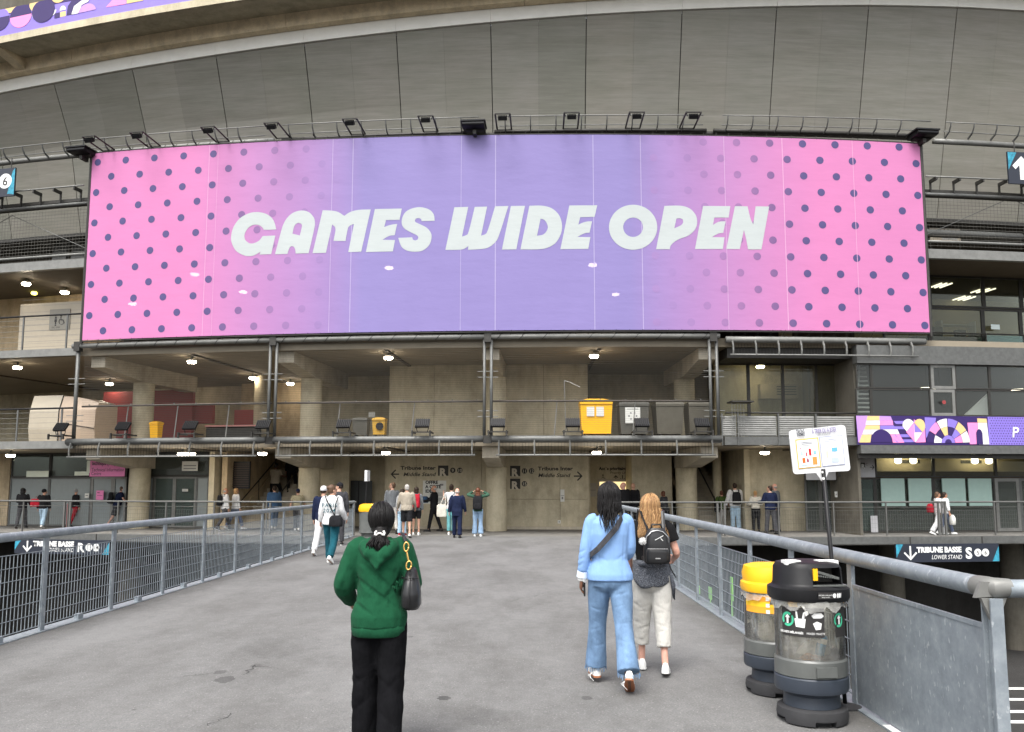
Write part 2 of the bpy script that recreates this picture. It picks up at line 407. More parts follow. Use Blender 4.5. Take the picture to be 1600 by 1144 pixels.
# columns and the corbel beams they carry
def column(t, r, z0, z1, rad, mat):
    m = MB(); p = A(t, r, 0); m.lathe([(rad, z0), (rad, z1)], 28, Matrix.Translation(p)); return part('column', m, mat, S, smooth=40)
for t, rc in ((-.1900,96.7), (-.1157,96.9), (-.0419,96.7), (.0335,95.9)):
    for z0, z1, mt in ((0,2.35,M['concrete']), (3.30,5.75,M['concrete'])):
        column(t, rc, z0, z1, .40, mt)
        m = MB(); f = fmat(t, 99.45, 0)
        m.add([f @ Vector(p) for p in ((-.29,0,z1+.28),(.29,0,z1+.28),(.29,2.3,z1),(-.29,2.3,z1),(.29,6,z1),(-.29,6,z1),
              (-.29,0,z1+.665),(.29,0,z1+.665),(.29,6,z1+.665),(-.29,6,z1+.665))],
              [(0,1,2,3),(3,2,4,5),(0,6,7,1),(1,7,8,4,2),(0,3,5,9,6),(6,9,8,7),(5,4,8,9)])
        part('corbel_beam', m, M['concrete_pale'], S)
column(-.152, 93.6, 3.3, 6.42, .42, M['concrete'])
column(.048, 95.2, 0, 3.02, .17, M['concrete'])
for t in (-.27,-.19,-.115,-.04,.034,.11,.16,.2):
    m = MB(); m.lathe([(.42,-4.4),(.42,-.3)], 20, Matrix.Translation(A(t,97.0,0))); part('basement_column', m, M['concrete_dark'], S, smooth=40)
# ceiling beams of the open floors
for z in (3.02, 6.42):
    for t in (-.27,-.152,-.079,-.004,.07):
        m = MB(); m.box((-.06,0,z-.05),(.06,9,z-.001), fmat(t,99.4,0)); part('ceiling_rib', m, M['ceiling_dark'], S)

# ---- staircases climbing into the stand
def staircase(pl, pr, name_rail, r0=95.9, n=19, rail_mid=False):
    t0, t1 = TH(pl, 96, 790), TH(pr, 96, 790); t = (t0+t1)/2; wd = (t1-t0)*96
    f = fmat(t, r0, 0); m = MB(); tr = .31; rs = 3.3/n
    m.add([f @ Vector(p) for p in ((-wd/2,0,0),(wd/2,0,0),(wd/2,n*tr,3.3-rs),(-wd/2,n*tr,3.3-rs),(-wd/2,n*tr,3.05-rs),(wd/2,n*tr,3.05-rs),(wd/2,.4,0),(-wd/2,.4,0))],
          [(0,1,2,3),(3,2,5,4),(4,5,6,7),(0,3,4,7),(1,6,5,2)])
    st = part('staircase', m, M['concrete_dark'], S)
    for i in range(n):
        m = MB(); m.box((-wd/2+.01, i*tr-.02, i*rs+.004), (wd/2-.01, (i+1)*tr, (i+1)*rs), f); part('step', m, M['concrete_pale'], st)
    for sx in (-1, 1):
        m = MB(); x = sx*(wd/2+.05)
        pts = [(0,0,-.0),(0,0,.55),(0,n*tr,3.85),(0,n*tr,3.0)]
        m.add([f @ Vector((x+d, p[1], p[2])) for d in (-.05,.05) for p in pts], [(0,1,2,3),(7,6,5,4),(0,4,5,1),(1,5,6,2),(2,6,7,3),(3,7,4,0)])
        part('stringer', m, M['concrete_tan'], st)
        m = MB(); m.tube([f @ Vector((x*.92,-.2,.95)), f @ Vector((x*.92,n*tr,4.25))], .025, 6)
        for k in (0,5,10,15): m.tube([f @ Vector((x*.92,k*tr,k*rs)), f @ Vector((x*.92,k*tr,k*rs+.95+.2*rs/tr))], .015, 5)
        part('handrail', m, M['steel_dark'], st)
    if rail_mid:
        m = MB(); m.tube([f @ Vector((0,-.2,.95)), f @ Vector((0,n*tr,4.25))], .03, 6)
        m.tube([f @ Vector((0,0,0)), f @ Vector((0,0,1.0))], .025, 6); part('handrail', m, M['steel_dark'], st)
    return f, wd, tr, rs
ST_L = staircase(372, 482, 'l', rail_mid=True)
ST_R = staircase(1078, 1162, 'r', rail_mid=True)
seg('stair_back_wall', 372, 500, 91.0, 0, 6.4, M['concrete_tan'])
seg('stair_back_wall', 1050, 1170, 90.5, 0, 3.02, M['concrete_tan'])

# ---- left ground floor: glazed fronts and doors
def pane_frame(parent, name, f, w, h, fw=.05, d=.06, mat=None, glassm=None, z=0.0, leafname='pane'):
    """frame of four bars with a pane in it; f: matrix at its lower left corner (x right, y into the building, z up)"""
    m = MB()
    m.box((0,0,z),(w,d,z+fw),f); m.box((0,0,z+h-fw),(w,d,z+h),f)
    m.box((0,0,z+fw),(fw,d,z+h-fw),f); m.box((w-fw,0,z+fw),(w,d,z+h-fw),f)
    fr = part(name, m, mat, parent)
    g = MB(); g.box((fw,d*.4,z+fw),(w-fw,d*.6,z+h-fw),f); part(leafname, g, glassm, fr)
    return fr
def run(pxs, r, z, h, mat, gm, name='glazed_bay', fw=.06, py=770, skip=()):
    out = []
    for i, (a, b) in enumerate(zip(pxs, pxs[1:])):
        if i in skip: continue
        t0, t1 = TH(a, r, py), TH(b, r, py)
        p0, p1 = A(t0,r,0), A(t1,r,0); d = p1-p0; f = Matrix.Translation(p0) @ Matrix.Rotation(math.atan2(d.y,d.x),4,'Z')
        out.append(pane_frame(S, name, f, d.length-.006, h, fw, .07, mat, gm, z))
    return out
LW = 96.2
run([15, 76, 142], LW, 0.02, 1.98, M['steel'], M['frosted_grey'])
run([15, 76, 142], LW, 2.01, 1.0, M['steel_dark'], M['pane_dark'])
run([142, 176, 197], LW, 0.02, 2.0, M['steel_pale'], M['frosted_grey'], 'door_frame', .09)
run([142, 197], LW, 2.03, .98, M['steel_dark'], M['pane_dark'])
run([228, 240], LW, .02, 2.0, M['steel'], M['frosted_grey'])
run([240, 272, 306], LW, .02, 2.0, M['steel_pale'], M['pane_green'], 'door_frame', .07)
run([306, 326], LW, .02, 2.0, M['steel'], M['frosted_grey'])
run([228, 326], LW, 2.03, .98, M['steel_dark'], M['pane_dark'])
seg('side_wall', -260, 14, 96.1, 0, 3.02, M['concrete_tan'])
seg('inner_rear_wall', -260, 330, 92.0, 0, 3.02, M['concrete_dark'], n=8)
# louvre beside the stair
t = TH(372, 96.6, 730); f = fmat(t, 96.3, 0); m = MB()
m.box((-.36,-.02,1.55),(.36,.05,2.62), f); lv = part('louvre', m, M['black'], S)
for i in range(11):
    m = MB(); m.box((-.33,-.07,1.62+i*.088),(.33,-.022,1.655+i*.088), f); part('slat', m, pbr('louvre_brown', (.05,.032,.024), .6), lv)
# right ground floor: dark doors right of the concrete wall
run([1258, 1282, 1308], 97.6, .02, 2.1, M['steel'], M['pane_dark'], 'door_frame', .06)
run([1258, 1308], 97.6, 2.14, .88, M['steel_dark'], M['pane_dark'])
run([1308, 1340], 97.8, .02, 2.1, M['steel_dark'], M['pane_dark'])
seg('inner_rear_wall', 1240, 1420, 94.0, 0, 3.02, M['concrete'], n=4)
# yellow-lit lift behind the recess
p0 = TH(934,93.75,760); f = fmat((TH(934,93.75,760)+TH(984,93.75,760))/2, 93.62, 0); wl_ = (TH(984,93.75,760)-TH(934,93.75,760))*93.6
m = MB(); m.box((-wl_/2,-.03,.02),(-wl_/2+.08,0,1.95),f); m.box((wl_/2-.08,-.03,.02),(wl_/2,0,1.95),f); m.box((-wl_/2+.08,-.03,1.83),(wl_/2-.08,0,1.95),f)
lf = part('lift_door', m, M['cream'], S)
m = MB(); m.box((-wl_/2+.08,-.02,.02),(wl_/2-.08,-.005,1.83),f); part('lit_opening', m, emit('lift_glow', (1.0,.8,.4), .45), lf)

# ---- first floor left: kiosk, red panels
run([1122, 1170, 1224, 1276, 1327], 98.3, 3.36, 2.69, M['steel_dark'], M['pane'], 'glazed_bay', .05, 610)
m = MB(); m.arc(TH(1120,98.3,560), TH(1338,98.3,560), [(98.2,6.06),(99.6,6.06),(99.6,6.42),(98.2,6.42)], 4); part('lintel_beam', m, M['steel_dark'], S)
seg('red_panel', 160, 300, 93.2, 3.3, 5.9, M['red'], py=650)
seg('red_panel', 300, 332, 93.0, 4.4, 5.3, M['red'], py=650)
seg('red_panel', 366, 402, 92.8, 3.3, 5.0, M['red'], py=650)
seg('counter_front', 322, 405, 94.8, 3.3, 4.1, M['steel_dark'], py=670)
m = MB(); m.arc(TH(320,95,660), TH(405,95,660), [(94.5,4.1),(95.0,4.1),(95.0,4.16),(94.5,4.16)], 3); part('counter_top', m, pbr('pink_counter', (.7,.3,.28), .5), S)
# air unit on the wall behind the right bays
f = fmat(TH(1214,95.6,605), 95.5, 0); m = MB(); m.box((-.75,-.32,5.05),(.75,0,5.62),f); au = part('air_unit', m, M['cream'], S)
for i in range(4):
    m = MB(); m.box((-.1,-.335,5.2+i*.1),(.68,-.322,5.24+i*.1),f); part('slat', m, M['steel'], au)
# ================================================================ cladding, ring beam, overhanging gallery
def zrim(t):
    P = ((-.6,15.9),(-.2212,17.6),(-.1142,18.24),(-.0068,18.9),(.101,19.5),(.14,19.66),(.4,20.4))
    for (a, za), (b, zb) in zip(P, P[1:]):
        if t <= b: return za+(zb-za)*(t-a)/(b-a)
    return P[-1][1]
def rclad(z, zt):
    Q = ((9,96.5),(12,97.1),(15.6,97.95),(zt,99.0))
    for (a, ra), (b, rb) in zip(Q, Q[1:]):
        if z <= b: return ra+(rb-ra)*(z-a)/(b-a)
    return 99.0
def cladmat():
    t = NT('corrugated_cladding'); uv = t.new('ShaderNodeUVMap')
    mp = t.new('ShaderNodeMapping'); t.l.new(uv.outputs[0], mp.inputs[0]); v = mp.outputs[0]
    sep = t.new('ShaderNodeSeparateXYZ'); t.l.new(v, sep.inputs[0])
    m1 = t.new('ShaderNodeMapping'); m1.inputs['Scale'].default_value = (.35, 5, 1); t.l.new(v, m1.inputs[0])
    m2 = t.new('ShaderNodeMapping'); m2.inputs['Scale'].default_value = (.12, 1.5, 1); t.l.new(v, m2.inputs[0])
    n1 = t.noise(m1.outputs[0], 2.2, 6, .7); n2 = t.noise(m2.outputs[0], 1.6, 4, .6); n3 = t.noise(v, .5, 4, .6)
    wave = t.math('SINE', t.math('MULTIPLY', sep.outputs[1], 2*math.pi/.062))
    c = t.ramp(n1, [(.3, (.25,.243,.22)), (.5, (.288,.28,.255)), (.72, (.33,.321,.295))])
    c = t.mix(c, t.ramp(n2, [(.32, (.82,.81,.78)), (.6, (1,1,1))]), .7, 'MULTIPLY')
    c = t.mix(c, t.ramp(n3, [(.3, (.86,.88,.82)), (.7, (1.0,.98,.96))]), .8, 'MULTIPLY')
    c = t.mix(c, t.ramp(wave, [(0, (.92,.92,.92)), (1, (1,1,1))]), .4, 'MULTIPLY')
    oi = t.new('ShaderNodeObjectInfo'); c = t.mix(c, t.ramp(oi.outputs['Random'], [(0,(.80,.82,.78)),(.35,(1,.98,.94)),(.7,(.9,.9,.88)),(1,(1.06,1.05,1.02))]), 1.0, 'MULTIPLY')
    t.setc(c); t.pr(.62, .15, .4)
    t.bump(n1, .1, .01); return t.m
M['clad'] = cladmat()
DT = .0357
def clad_panel(t0, t1, zb):
    n, k = 3, 8; V = []; F = []; UV = []
    for layer in (0, -.05):
        for j in range(k+1):
            for i in range(n+1):
                t = t0+(t1-t0)*i/n; zt = zrim(t); z = zb+(zt-zb)*j/k
                V.append(A(t, rclad(z, zt)+layer, z)); UV.append((t*98, z))
    W = n+1; N = W*(k+1)
    for j in range(k):
        for i in range(n):
            a = j*W+i; F.append((a, a+1, a+1+W, a+W)); F.append((N+a, N+a+W, N+a+1+W, N+a+1))
    for i in range(n):
        F.append((i, N+i, N+i+1, i+1)); a = k*W+i; F.append((a, a+1, N+a+1, N+a))
    for j in range(k):
        a = j*W; F.append((a, a+W, N+a+W, N+a)); a = j*W+n; F.append((a, N+a, N+a+W, a+W))
    me = bpy.data.meshes.new('cladding_panel'); off = Vector((0,28,0))
    me.from_pydata([tuple(p-off) for p in V], [], F)
    ul = me.uv_layers.new(name='UVMap')
    for l in me.loops: ul.data[l.index].uv = UV[l.vertex_index]
    link('cladding_panel', me, M['clad'], S)
for k in range(-5, 14):
    a = -.2212 + DT*k
    zb = 12.0
    clad_panel(a+.00017, a+DT/2-.00002, zb); clad_panel(a+DT/2+.00002, a+DT-.00017, zb)
m = MB(); R = []
for i in range(41):
    t = -.42+.84*i/40; zt = zrim(t)-.05
    R.append([A(t,rclad(z,zt)-q,z) for z, q in ((12,.12),(15.6,.12),(zt,.12),(zt,.3),(15.6,.3),(12,.3))])
m.rings(R); part('cladding_backing', m, M['steel_dark'], S)
m = MB(); m.arc(W0-.05,W1, [(95,11.85),(97.3,11.85),(97.3,11.99),(95,11.99)], 30); part('cladding_sill', m, M['steel_dark'], S)
M['cap'] = pbr('pale_cap', (.86,.85,.79), .6, .0, var=.07, scale=1.5, bump=.05)
def ribbon(name, t0, t1, prof, mat, n=4, gap=.0002):
    R = []
    for i in range(n+1):
        t = t0+gap+(t1-t0-2*gap)*i/n; zz = zrim(t); R.append([A(t, r, zz+z) for r, z in prof])
    m = MB(); m.rings(R); return part(name, m, mat, S)
for k in range(-5, 14):
    a = -.2212-.0 + DT*k
    ribbon('cap_panel', a, a+DT, [(98.8,.0),(99.08,.0),(99.05,.52),(98.8,.52)], M['cap'], 4, .00004)
for k in range(-3, 6):
    a = -.30 + .09*k - .0
    ribbon('ring_beam', a, a+.09, [(98.6,.53),(99.35,.53),(99.45,1.02),(98.6,1.02)], M['ring_tan'], 8, .0001)
# overhanging gallery slab above: its underside is the dark strip at the top
def zout(t): return zrim(t)+.86
R = []
for i in range(41):
    t = -.42+.84*i/40; zz = zrim(t)
    R.append([A(t,99.2,zz+1.03), A(t,100.7,zout(t)), A(t,100.76,zout(t)+.02), A(t,100.76,zout(t)+.30), A(t,99.2,zz+1.4)])
m = MB(); m.rings(R); part('gallery_slab', m, M['concrete'], S)
R = []
for i in range(41):
    t = -.42+.84*i/40
    R.append([A(t,100.77,zout(t)), A(t,100.82,zout(t)), A(t,100.82,zout(t)+.28), A(t,100.77,zout(t)+.28)])
m = MB(); m.rings(R); part('gallery_edge', m, M['concrete'], S)
for t in (-.2335,):
    R = []
    m = MB(); f = fmat(t, 100.55, 0); zz = zrim(t); zo = zout(t)
    m.add([f @ Vector(p) for p in ((-.2,0,zo-.02),(.2,0,zo-.02),(.2,1.15,zz+.6),(-.2,1.15,zz+.6),(-.2,0,zo+.1),(.2,0,zo+.1),(.2,1.15,zz+1.05),(-.2,1.15,zz+1.05))],
          [(0,1,2,3),(4,7,6,5),(0,4,5,1),(2,6,7,3),(0,3,7,4),(1,5,6,2)]); part('gallery_rib', m, M['ring_tan'] if t < -.2 else M['concrete_dark'], S)
# upper tiers above the frame: closed wall
m = MB(); R = []
for i in range(41):
    t = -.42+.84*i/40; zz = zrim(t)+1.4
    R.append([A(t,97,zz),A(t,99.2,zz),A(t,99.2,zz+6),A(t,97,zz+6)])
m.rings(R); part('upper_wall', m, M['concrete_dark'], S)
# ================================================================ text and flat print
def text_mesh(body, size, bold=0.0, shear=0.0, align='LEFT', space=1.0):
    cu = bpy.data.curves.new('txt', 'FONT'); cu.body = body; cu.size = size; cu.offset = bold; cu.shear = shear
    cu.align_x = align; cu.resolution_u = 3; cu.space_character = space
    o = bpy.data.objects.new('txt', cu); COL.objects.link(o)
    dg = bpy.context.evaluated_depsgraph_get(); me = bpy.data.meshes.new_from_object(o.evaluated_get(dg))
    bpy.data.objects.remove(o); bpy.data.curves.remove(cu); me.materials.clear(); return me
def text_on(parent, body, f, x, y, size, mat, bold=.0, shear=0.0, align='LEFT', name='lettering', fit=None, off=-.004):
    """f: matrix with x right, z up, -y towards the reader; x, y in its plane"""
    me = text_mesh(body, size, bold, shear, align)
    xs = [v.co.x for v in me.vertices]
    k = 1.0
    if fit and xs: k = fit/(max(xs)-min(xs))
    me.transform(f @ Matrix(((k,0,0,x),(0,0,-1,off),(0,1,0,y),(0,0,0,1))))
    me.transform(Matrix.Translation(-rootloc(parent)))
    me.materials.append(mat); return link(name, me, None, parent)
def smooth_poly(pts, k=4, ang=38):
    n = len(pts); out = []
    P = [Vector((p[0], p[1])) for p in pts]
    sharp = []
    for i in range(n):
        a = P[i]-P[i-1]; b = P[(i+1) % n]-P[i]
        sharp.append(a.length < 1e-9 or b.length < 1e-9 or a.angle(b) > math.radians(ang))
    for i in range(n):
        p1, p2 = P[i], P[(i+1) % n]
        p0 = P[i-1] if not sharp[i] else p1+(p1-p2)*.33
        p3 = P[(i+2) % n] if not sharp[(i+1) % n] else p2+(p2-p1)*.33
        if sharp[i] and sharp[(i+1) % n]: out.append(p1); continue
        for j in range(k):
            t = j/k
            out.append(.5*((2*p1)+(p2-p0)*t+(2*p0-5*p1+4*p2-p3)*t*t+(3*p1-p0-3*p2+p3)*t**3))
    return [(p.x, p.y) for p in out]
def fill_mesh(name, loops, fn):
    """flat print: outlines with holes, fn maps a 2d point to a point in the world"""
    bm = bmesh.new(); ed = []
    for lp in loops:
        vv = [bm.verts.new((p[0], p[1], 0)) for p in lp]
        for i in range(len(vv)): ed.append(bm.edges.new((vv[i], vv[(i+1) % len(vv)])))
    bmesh.ops.triangle_fill(bm, use_beauty=True, use_dissolve=False, edges=ed, normal=(0,0,1))
    for v in bm.verts: v.co = fn(v.co.x, v.co.y)
    me = bpy.data.meshes.new(name); bm.to_mesh(me); bm.free(); return me

# ================================================================ the banner
BT0, BT1, BR = -.19165, .10990, 100.15
BL = (BT1-BT0)*BR
def bz(s): return 13.98-.29*(s/BL)**1.3
def bpt(s, z, off=0.0):
    bulge = .0
    return A(BT0+s/BR, BR+off+bulge, z)
def banner_mat(name, stops, lines=0.0, trans=.011):
    t = NT(name); uv = t.new('ShaderNodeUVMap'); sep = t.new('ShaderNodeSeparateXYZ'); t.l.new(uv.outputs[0], sep.inputs[0])
    c = t.ramp(sep.outputs[0], stops)
    n = t.noise(t.coord((.5,.5,.25)), 1.1, 4, .6)
    c = t.mix(c, t.ramp(n, [(.3, (.93,.93,.94)), (.7, (1,1,1))]), .7, 'MULTIPLY')
    if lines: c = t.mix(c, (.95,.9,.97), lines)
    n2 = t.noise(t.coord((1,1,9)), 1.5, 3, .6); c = t.mix(c, t.ramp(n2, [(.3, (.95,.95,.96)), (.7, (1,1,1))]), .6, 'MULTIPLY')
    t.setc(c); t.pr(.55, 0, .25); t.bump(t.noise(t.coord((.35,.35,.9)), 1.6, 4, .6), .22, .08)
    tr = t.new('ShaderNodeBsdfTransparent'); mx = t.new('ShaderNodeMixShader'); mx.inputs[0].default_value = trans
    t.l.new(t.b.outputs[0], mx.inputs[1]); t.l.new(tr.outputs[0], mx.inputs[2]); t.l.new(mx.outputs[0], t.out.inputs[0])
    return t.m
pink, lav = (.525,.178,.365), (.212,.175,.385)
mid = lambda k: lerp(pink, lav, k)
BST = [(0, pink), (.135, pink), (.215, mid(.42)), (.28, mid(.68)), (.35, lav), (.655, lav), (.745, mid(.58)), (.82, mid(.22)), (.875, pink), (1, pink)]
dk = (.066,.06,.165)
bgc = {0:pink,.16:pink,.2:mid(.35),.24:mid(.52),.28:mid(.68),.32:lav,.70:lav,.745:mid(.58),.78:mid(.4),.82:mid(.22),.86:mid(.1),1:pink}
al = {0:1,.16:.95,.2:.72,.24:.36,.28:.2,.32:.0,.70:.05,.745:.22,.78:.4,.82:.72,.86:.97,1:1}
def bg_at(u):
    for (a, ca), (b, cb) in zip(BST, BST[1:]):
        if u <= b: return lerp(ca, cb, (u-a)/(b-a))
    return pink
BSTD = [(u, lerp(bg_at(u), dk, al[u])) for u in bgc]
BN = thing('banner', 'huge pink and lavender dotted banner lettered GAMES WIDE OPEN hung across the stadium front', 'banner', tuple(A(-.04, BR, 6.93)))
def uvset(me, off):
    ul = me.uv_layers.new(name='UVMap')
    for l in me.loops:
        p = me.vertices[l.vertex_index].co+off; s = (math.atan2(p.x-SX, SY-p.y)-BT0)*BR
        ul.data[l.index].uv = (s/BL, (p.z-6.9)/7)
offB = rootloc(BN)
m = MB(); nx, nz = 120, 10; rb = random.Random(3)
def wav(s, k): return .02*math.sin(s*1.9+1.3*math.sin(s*.7))*(k/nz)*(1-k/nz)*4
for j in range(nz+1):
    for i in range(nx+1):
        s = BL*i/nx; m.v.append(bpt(s, 6.93+(bz(s)-6.93)*j/nz, -.002))
for j in range(nz):
    for i in range(nx):
        a = j*(nx+1)+i; m.f.append((a, a+1, a+nx+2, a+nx+1))
o = part('sheet', m, banner_mat('banner_print', BST), BN, smooth=True); uvset(o.data, offB)
MDOT = banner_mat('banner_dots', BSTD)
for r in range(12):
    s0 = .24 if r % 2 == 0 else .84
    for k in range(26):
        s = s0+1.1675*k; u = s/BL
        if .325 < u < .675 or s > BL-.05: continue
        z = 13.62-.579*r-.085*u
        m = MB(); n = 16; base = len(m.v); m.v.append(bpt(s, z, .0012))
        for q in range(n): m.v.append(bpt(max(.01, s+.135*math.cos(2*math.pi*q/n)), z+.135*math.sin(2*math.pi*q/n), .0012))
        for q in range(n): m.f.append((base, base+1+q, base+1+(q+1) % n))
        o = part('printed_dot', m, MDOT, BN, fix=False); uvset(o.data, offB)
MSEAM = banner_mat('banner_seam', BST, .16)
for px, w in ((322,.02),(336,.012),(517,.02),(549,.03),(720,.02),(774,.035),(928,.03),(1003,.03),(1135,.02),(1227,.03),(1338,.02)):
    s = (cyl(px, 370, BR)[0]-BT0)*BR; m = MB()
    for j in range(9):
        z = 6.94+(bz(s)-6.95)*j/8; m.v += [bpt(s-w/2, z, .003), bpt(s+w/2, z, .003)]
    for j in range(8): m.f.append((2*j, 2*j+1, 2*j+3, 2*j+2))
    o = part('seam', m, MSEAM, BN, fix=False); uvset(o.data, offB)
C7 = {
 'G': [[(290,208),(252,210),(220,210),(212,196),(190,183),(160,184),(130,205),(113,240),(118,268),(140,285),(165,285),(195,270),(215,245),(285,242),(262,345),(197,348),(203,331),(180,346),(150,356),(110,352),(65,325),(42,280),(40,240),(55,190),(90,145),(140,118),(190,112),(240,125),(275,158)]],
 'A': [[(283,346),(318,215),(330,180),(350,145),(385,115),(430,103),(470,112),(497,140),(505,170),(500,210),(470,340),(398,342),(395,318),(385,302),(372,301),(362,315),(352,344)],[(380,232),(421,242),(433,190),(428,176),(412,171),(397,180),(388,197)]],
 'M': [[(492,340),(548,102),(600,104),(635,112),(668,133),(700,112),(745,100),(815,97),(762,332),(690,334),(722,178),(705,184),(692,195),(685,215),(675,272),(608,272),(619,215),(617,195),(601,180),(566,338)]],
 'E': [[(788,334),(838,95),(988,92),(975,155),(900,156),(890,195),(915,186),(940,180),(962,178),(948,240),(925,242),(905,250),(880,266),(950,267),(938,330)]],
 'S': [[(968,255),(1045,252),(1050,265),(1062,270),(1075,265),(1080,252),(1070,240),(1040,225),(1005,205),(988,180),(990,145),(1010,110),(1050,90),(1095,85),(1140,98),(1165,125),(1170,160),(1098,162),(1095,150),(1082,145),(1066,148),(1060,158),(1065,168),(1090,180),(1125,198),(1148,225),(1153,255),(1140,295),(1105,325),(1060,332),(1015,325),(985,302)]],
 'W': [[(1230,322),(1280,85),(1357,83),(1322,248),(1345,240),(1360,218),(1393,83),(1462,81),(1428,243),(1450,236),(1466,212),(1506,80),(1580,78),(1530,235),(1510,275),(1478,303),(1440,316),(1355,321),(1358,300),(1335,315),(1305,321)]]}
C8 = [
 [[(15,320),(65,78),(143,77),(95,319)]],
 [[(118,319),(168,77),(235,76),(290,90),(330,125),(348,175),(345,225),(320,275),(280,305),(225,318)],[(210,243),(230,148),(250,155),(265,175),(270,200),(258,225),(238,239)]],
 [[(340,318),(390,75),(545,74),(530,138),(450,140),(440,182),(465,170),(490,164),(516,163),(502,226),(480,228),(455,238),(435,250),(507,251),(495,316)]],
 [[(744+134*math.cos(a/28*2*math.pi), 196+125*math.sin(a/28*2*math.pi)) for a in range(28)],[(744+55*math.cos(a/20*2*math.pi), 196+54*math.sin(a/20*2*math.pi)) for a in range(20)]],
 [[(872,318),(918,78),(1000,76),(1055,90),(1090,125),(1100,165),(1090,205),(1055,240),(1000,262),(970,280),(952,300),(948,318)],[(973,202),(985,148),(1005,146),(1020,152),(1023,168),(1010,185)]],
 [[(1088,317),(1133,78),(1284,79),(1275,142),(1195,142),(1188,183),(1210,170),(1230,164),(1258,163),(1245,227),(1220,230),(1200,240),(1183,251),(1252,252),(1243,317)]],
 [[(1262,317),(1310,79),(1380,80),(1397,150),(1412,180),(1425,80),(1500,81),(1457,319),(1383,319),(1374,270),(1360,210),(1337,317)]]]
MLET = banner_mat('banner_white', [(0,(.42,.455,.45)),(1,(.42,.455,.45))], 0, .011)
def b_letter(loops, x0):
    LL = []
    for lp in loops:
        L = []
        for x, y in lp:
            th, z = cyl(x0+x/3.5556, 300+y/3.5556, BR+.009); L.append(((th-BT0)*BR, z))
        LL.append(smooth_poly(L))
    me = fill_mesh('letter', LL, lambda s, z: bpt(s, z, .005)-offB); o = link('letter', me, MLET, BN); uvset(me, offB)
for k in 'GAMESW': b_letter(C7[k], 350)
for l in C8: b_letter(l, 780)
m = MB()
for t, sgn in ((BT0-.0006, 1), (BT1+.0006, 1)):
    m = MB(); m.tube([A(t, BR-.02, 6.8), A(t, BR-.02, 14.0)], .05, 6); part('side_mast', m, M['steel_dark'], BN)
if 0: part('side_mast', m, M['steel_dark'], BN); m = MB()
m = MB(); m.tube([bpt(BL*i/40, 6.885, -.02) for i in range(41)], .022, 5); m.tube([bpt(BL*i/40, bz(BL*i/40)+.03, -.02) for i in range(41)], .022, 5)
part('edge_rope', m, M['steel_dark'], BN)
m = MB()
for i in range(68):
    s = BL*(i+.5)/68; m.bar(bpt(s, bz(s)-.02, .002), bpt(s+.05, bz(s)+.17, -.12), .007, 4); m.bar(bpt(s, 6.95, .002), bpt(s-.1, 6.72, -.1), .007, 4)
part('lacing', m, M['steel_dark'], BN, kind='stuff')

# ================================================================ steel tubes, posts and gantries on the front
GL = thing('lighting_gantry', 'grey tube gantry with curved brackets along the first floor edge carrying the floodlights', 'gantry', tuple(A(-.04, 100.1, 2.69)))
def tube_arc(nm, t0, t1, r, z, rad, mat, par, n=None, sm=True):
    n = n or max(4, int((t1-t0)*100/1.2)); m = MB(); m.tube([A(t0+(t1-t0)*i/n, r, z) for i in range(n+1)], rad, 10); return part(nm, m, mat, par, smooth=sm)
edges = [-.1975]+[t for t in TPOST[1:]]; edges[-1] = .0375
for a, b in zip(edges, edges[1:]):
    tube_arc('edge_tube', a+.0015, b-.0015, 100.1, 3.24, .115, M['steel'], GL)
    tube_arc('lower_rail', a+.003, b-.004, 100.25, 2.69, .028, M['steel_pale'], GL)
    k = 7; 
    for i in range(k):
        t = a+.004+(b-a-.009)*i/(k-1)
        m = MB(); f = fmat(t, 100.1, 0)
        m.tube([f @ Vector(p) for p in ((0,-.08,3.17),(0,-.16,3.02),(0,-.17,2.86),(0,-.15,2.69))], [(.028,.07),(.028,.05),(.028,.04),(.028,.035)], 6)
        part('bracket', m, M['steel_pale'], GL)
    m = MB()
    for i in range(int((b-a)*100/.11)):
        t = a+.004+i*.0011
        if t > b-.004: break
        m.bar(A(t,99.95,2.72), A(t,99.95,3.15), .006, 3)
    for z in (2.75, 3.12): m.tube([A(a+.004+(b-a-.008)*i/16, 99.95, z) for i in range(17)], .012, 4)
    part('comb_grille', m, M['steel_dark'], GL, kind='stuff')
UT = thing('upper_tube', 'grey wrapped tube running under the lower edge of the banner', 'tube', tuple(A(-.04, 100.0, 6.75)))
for a, b in zip(edges, edges[1:]):
    tube_arc('tube_length', a+.001, b-.001, 100.0, 6.75, .10, M['steel_pale'], UT)
    m = MB()
    n = int((b-a)*100/.78)
    for i in range(n):
        t = a+.004+i*.0078; m.tube([A(t+.0003*q, 100.0, 6.75)+Vector((math.sin(t)*0,0,0))+fmat(t,0,0).to_3x3() @ Vector((q*.04, -.104*math.cos(q*.9), .104*math.sin(q*.9))) for q in (-1.7,-1,-.3,.4,1.1,1.7)], .009, 4)
    part('wrapped_cord', m, M['black'], UT, kind='stuff')
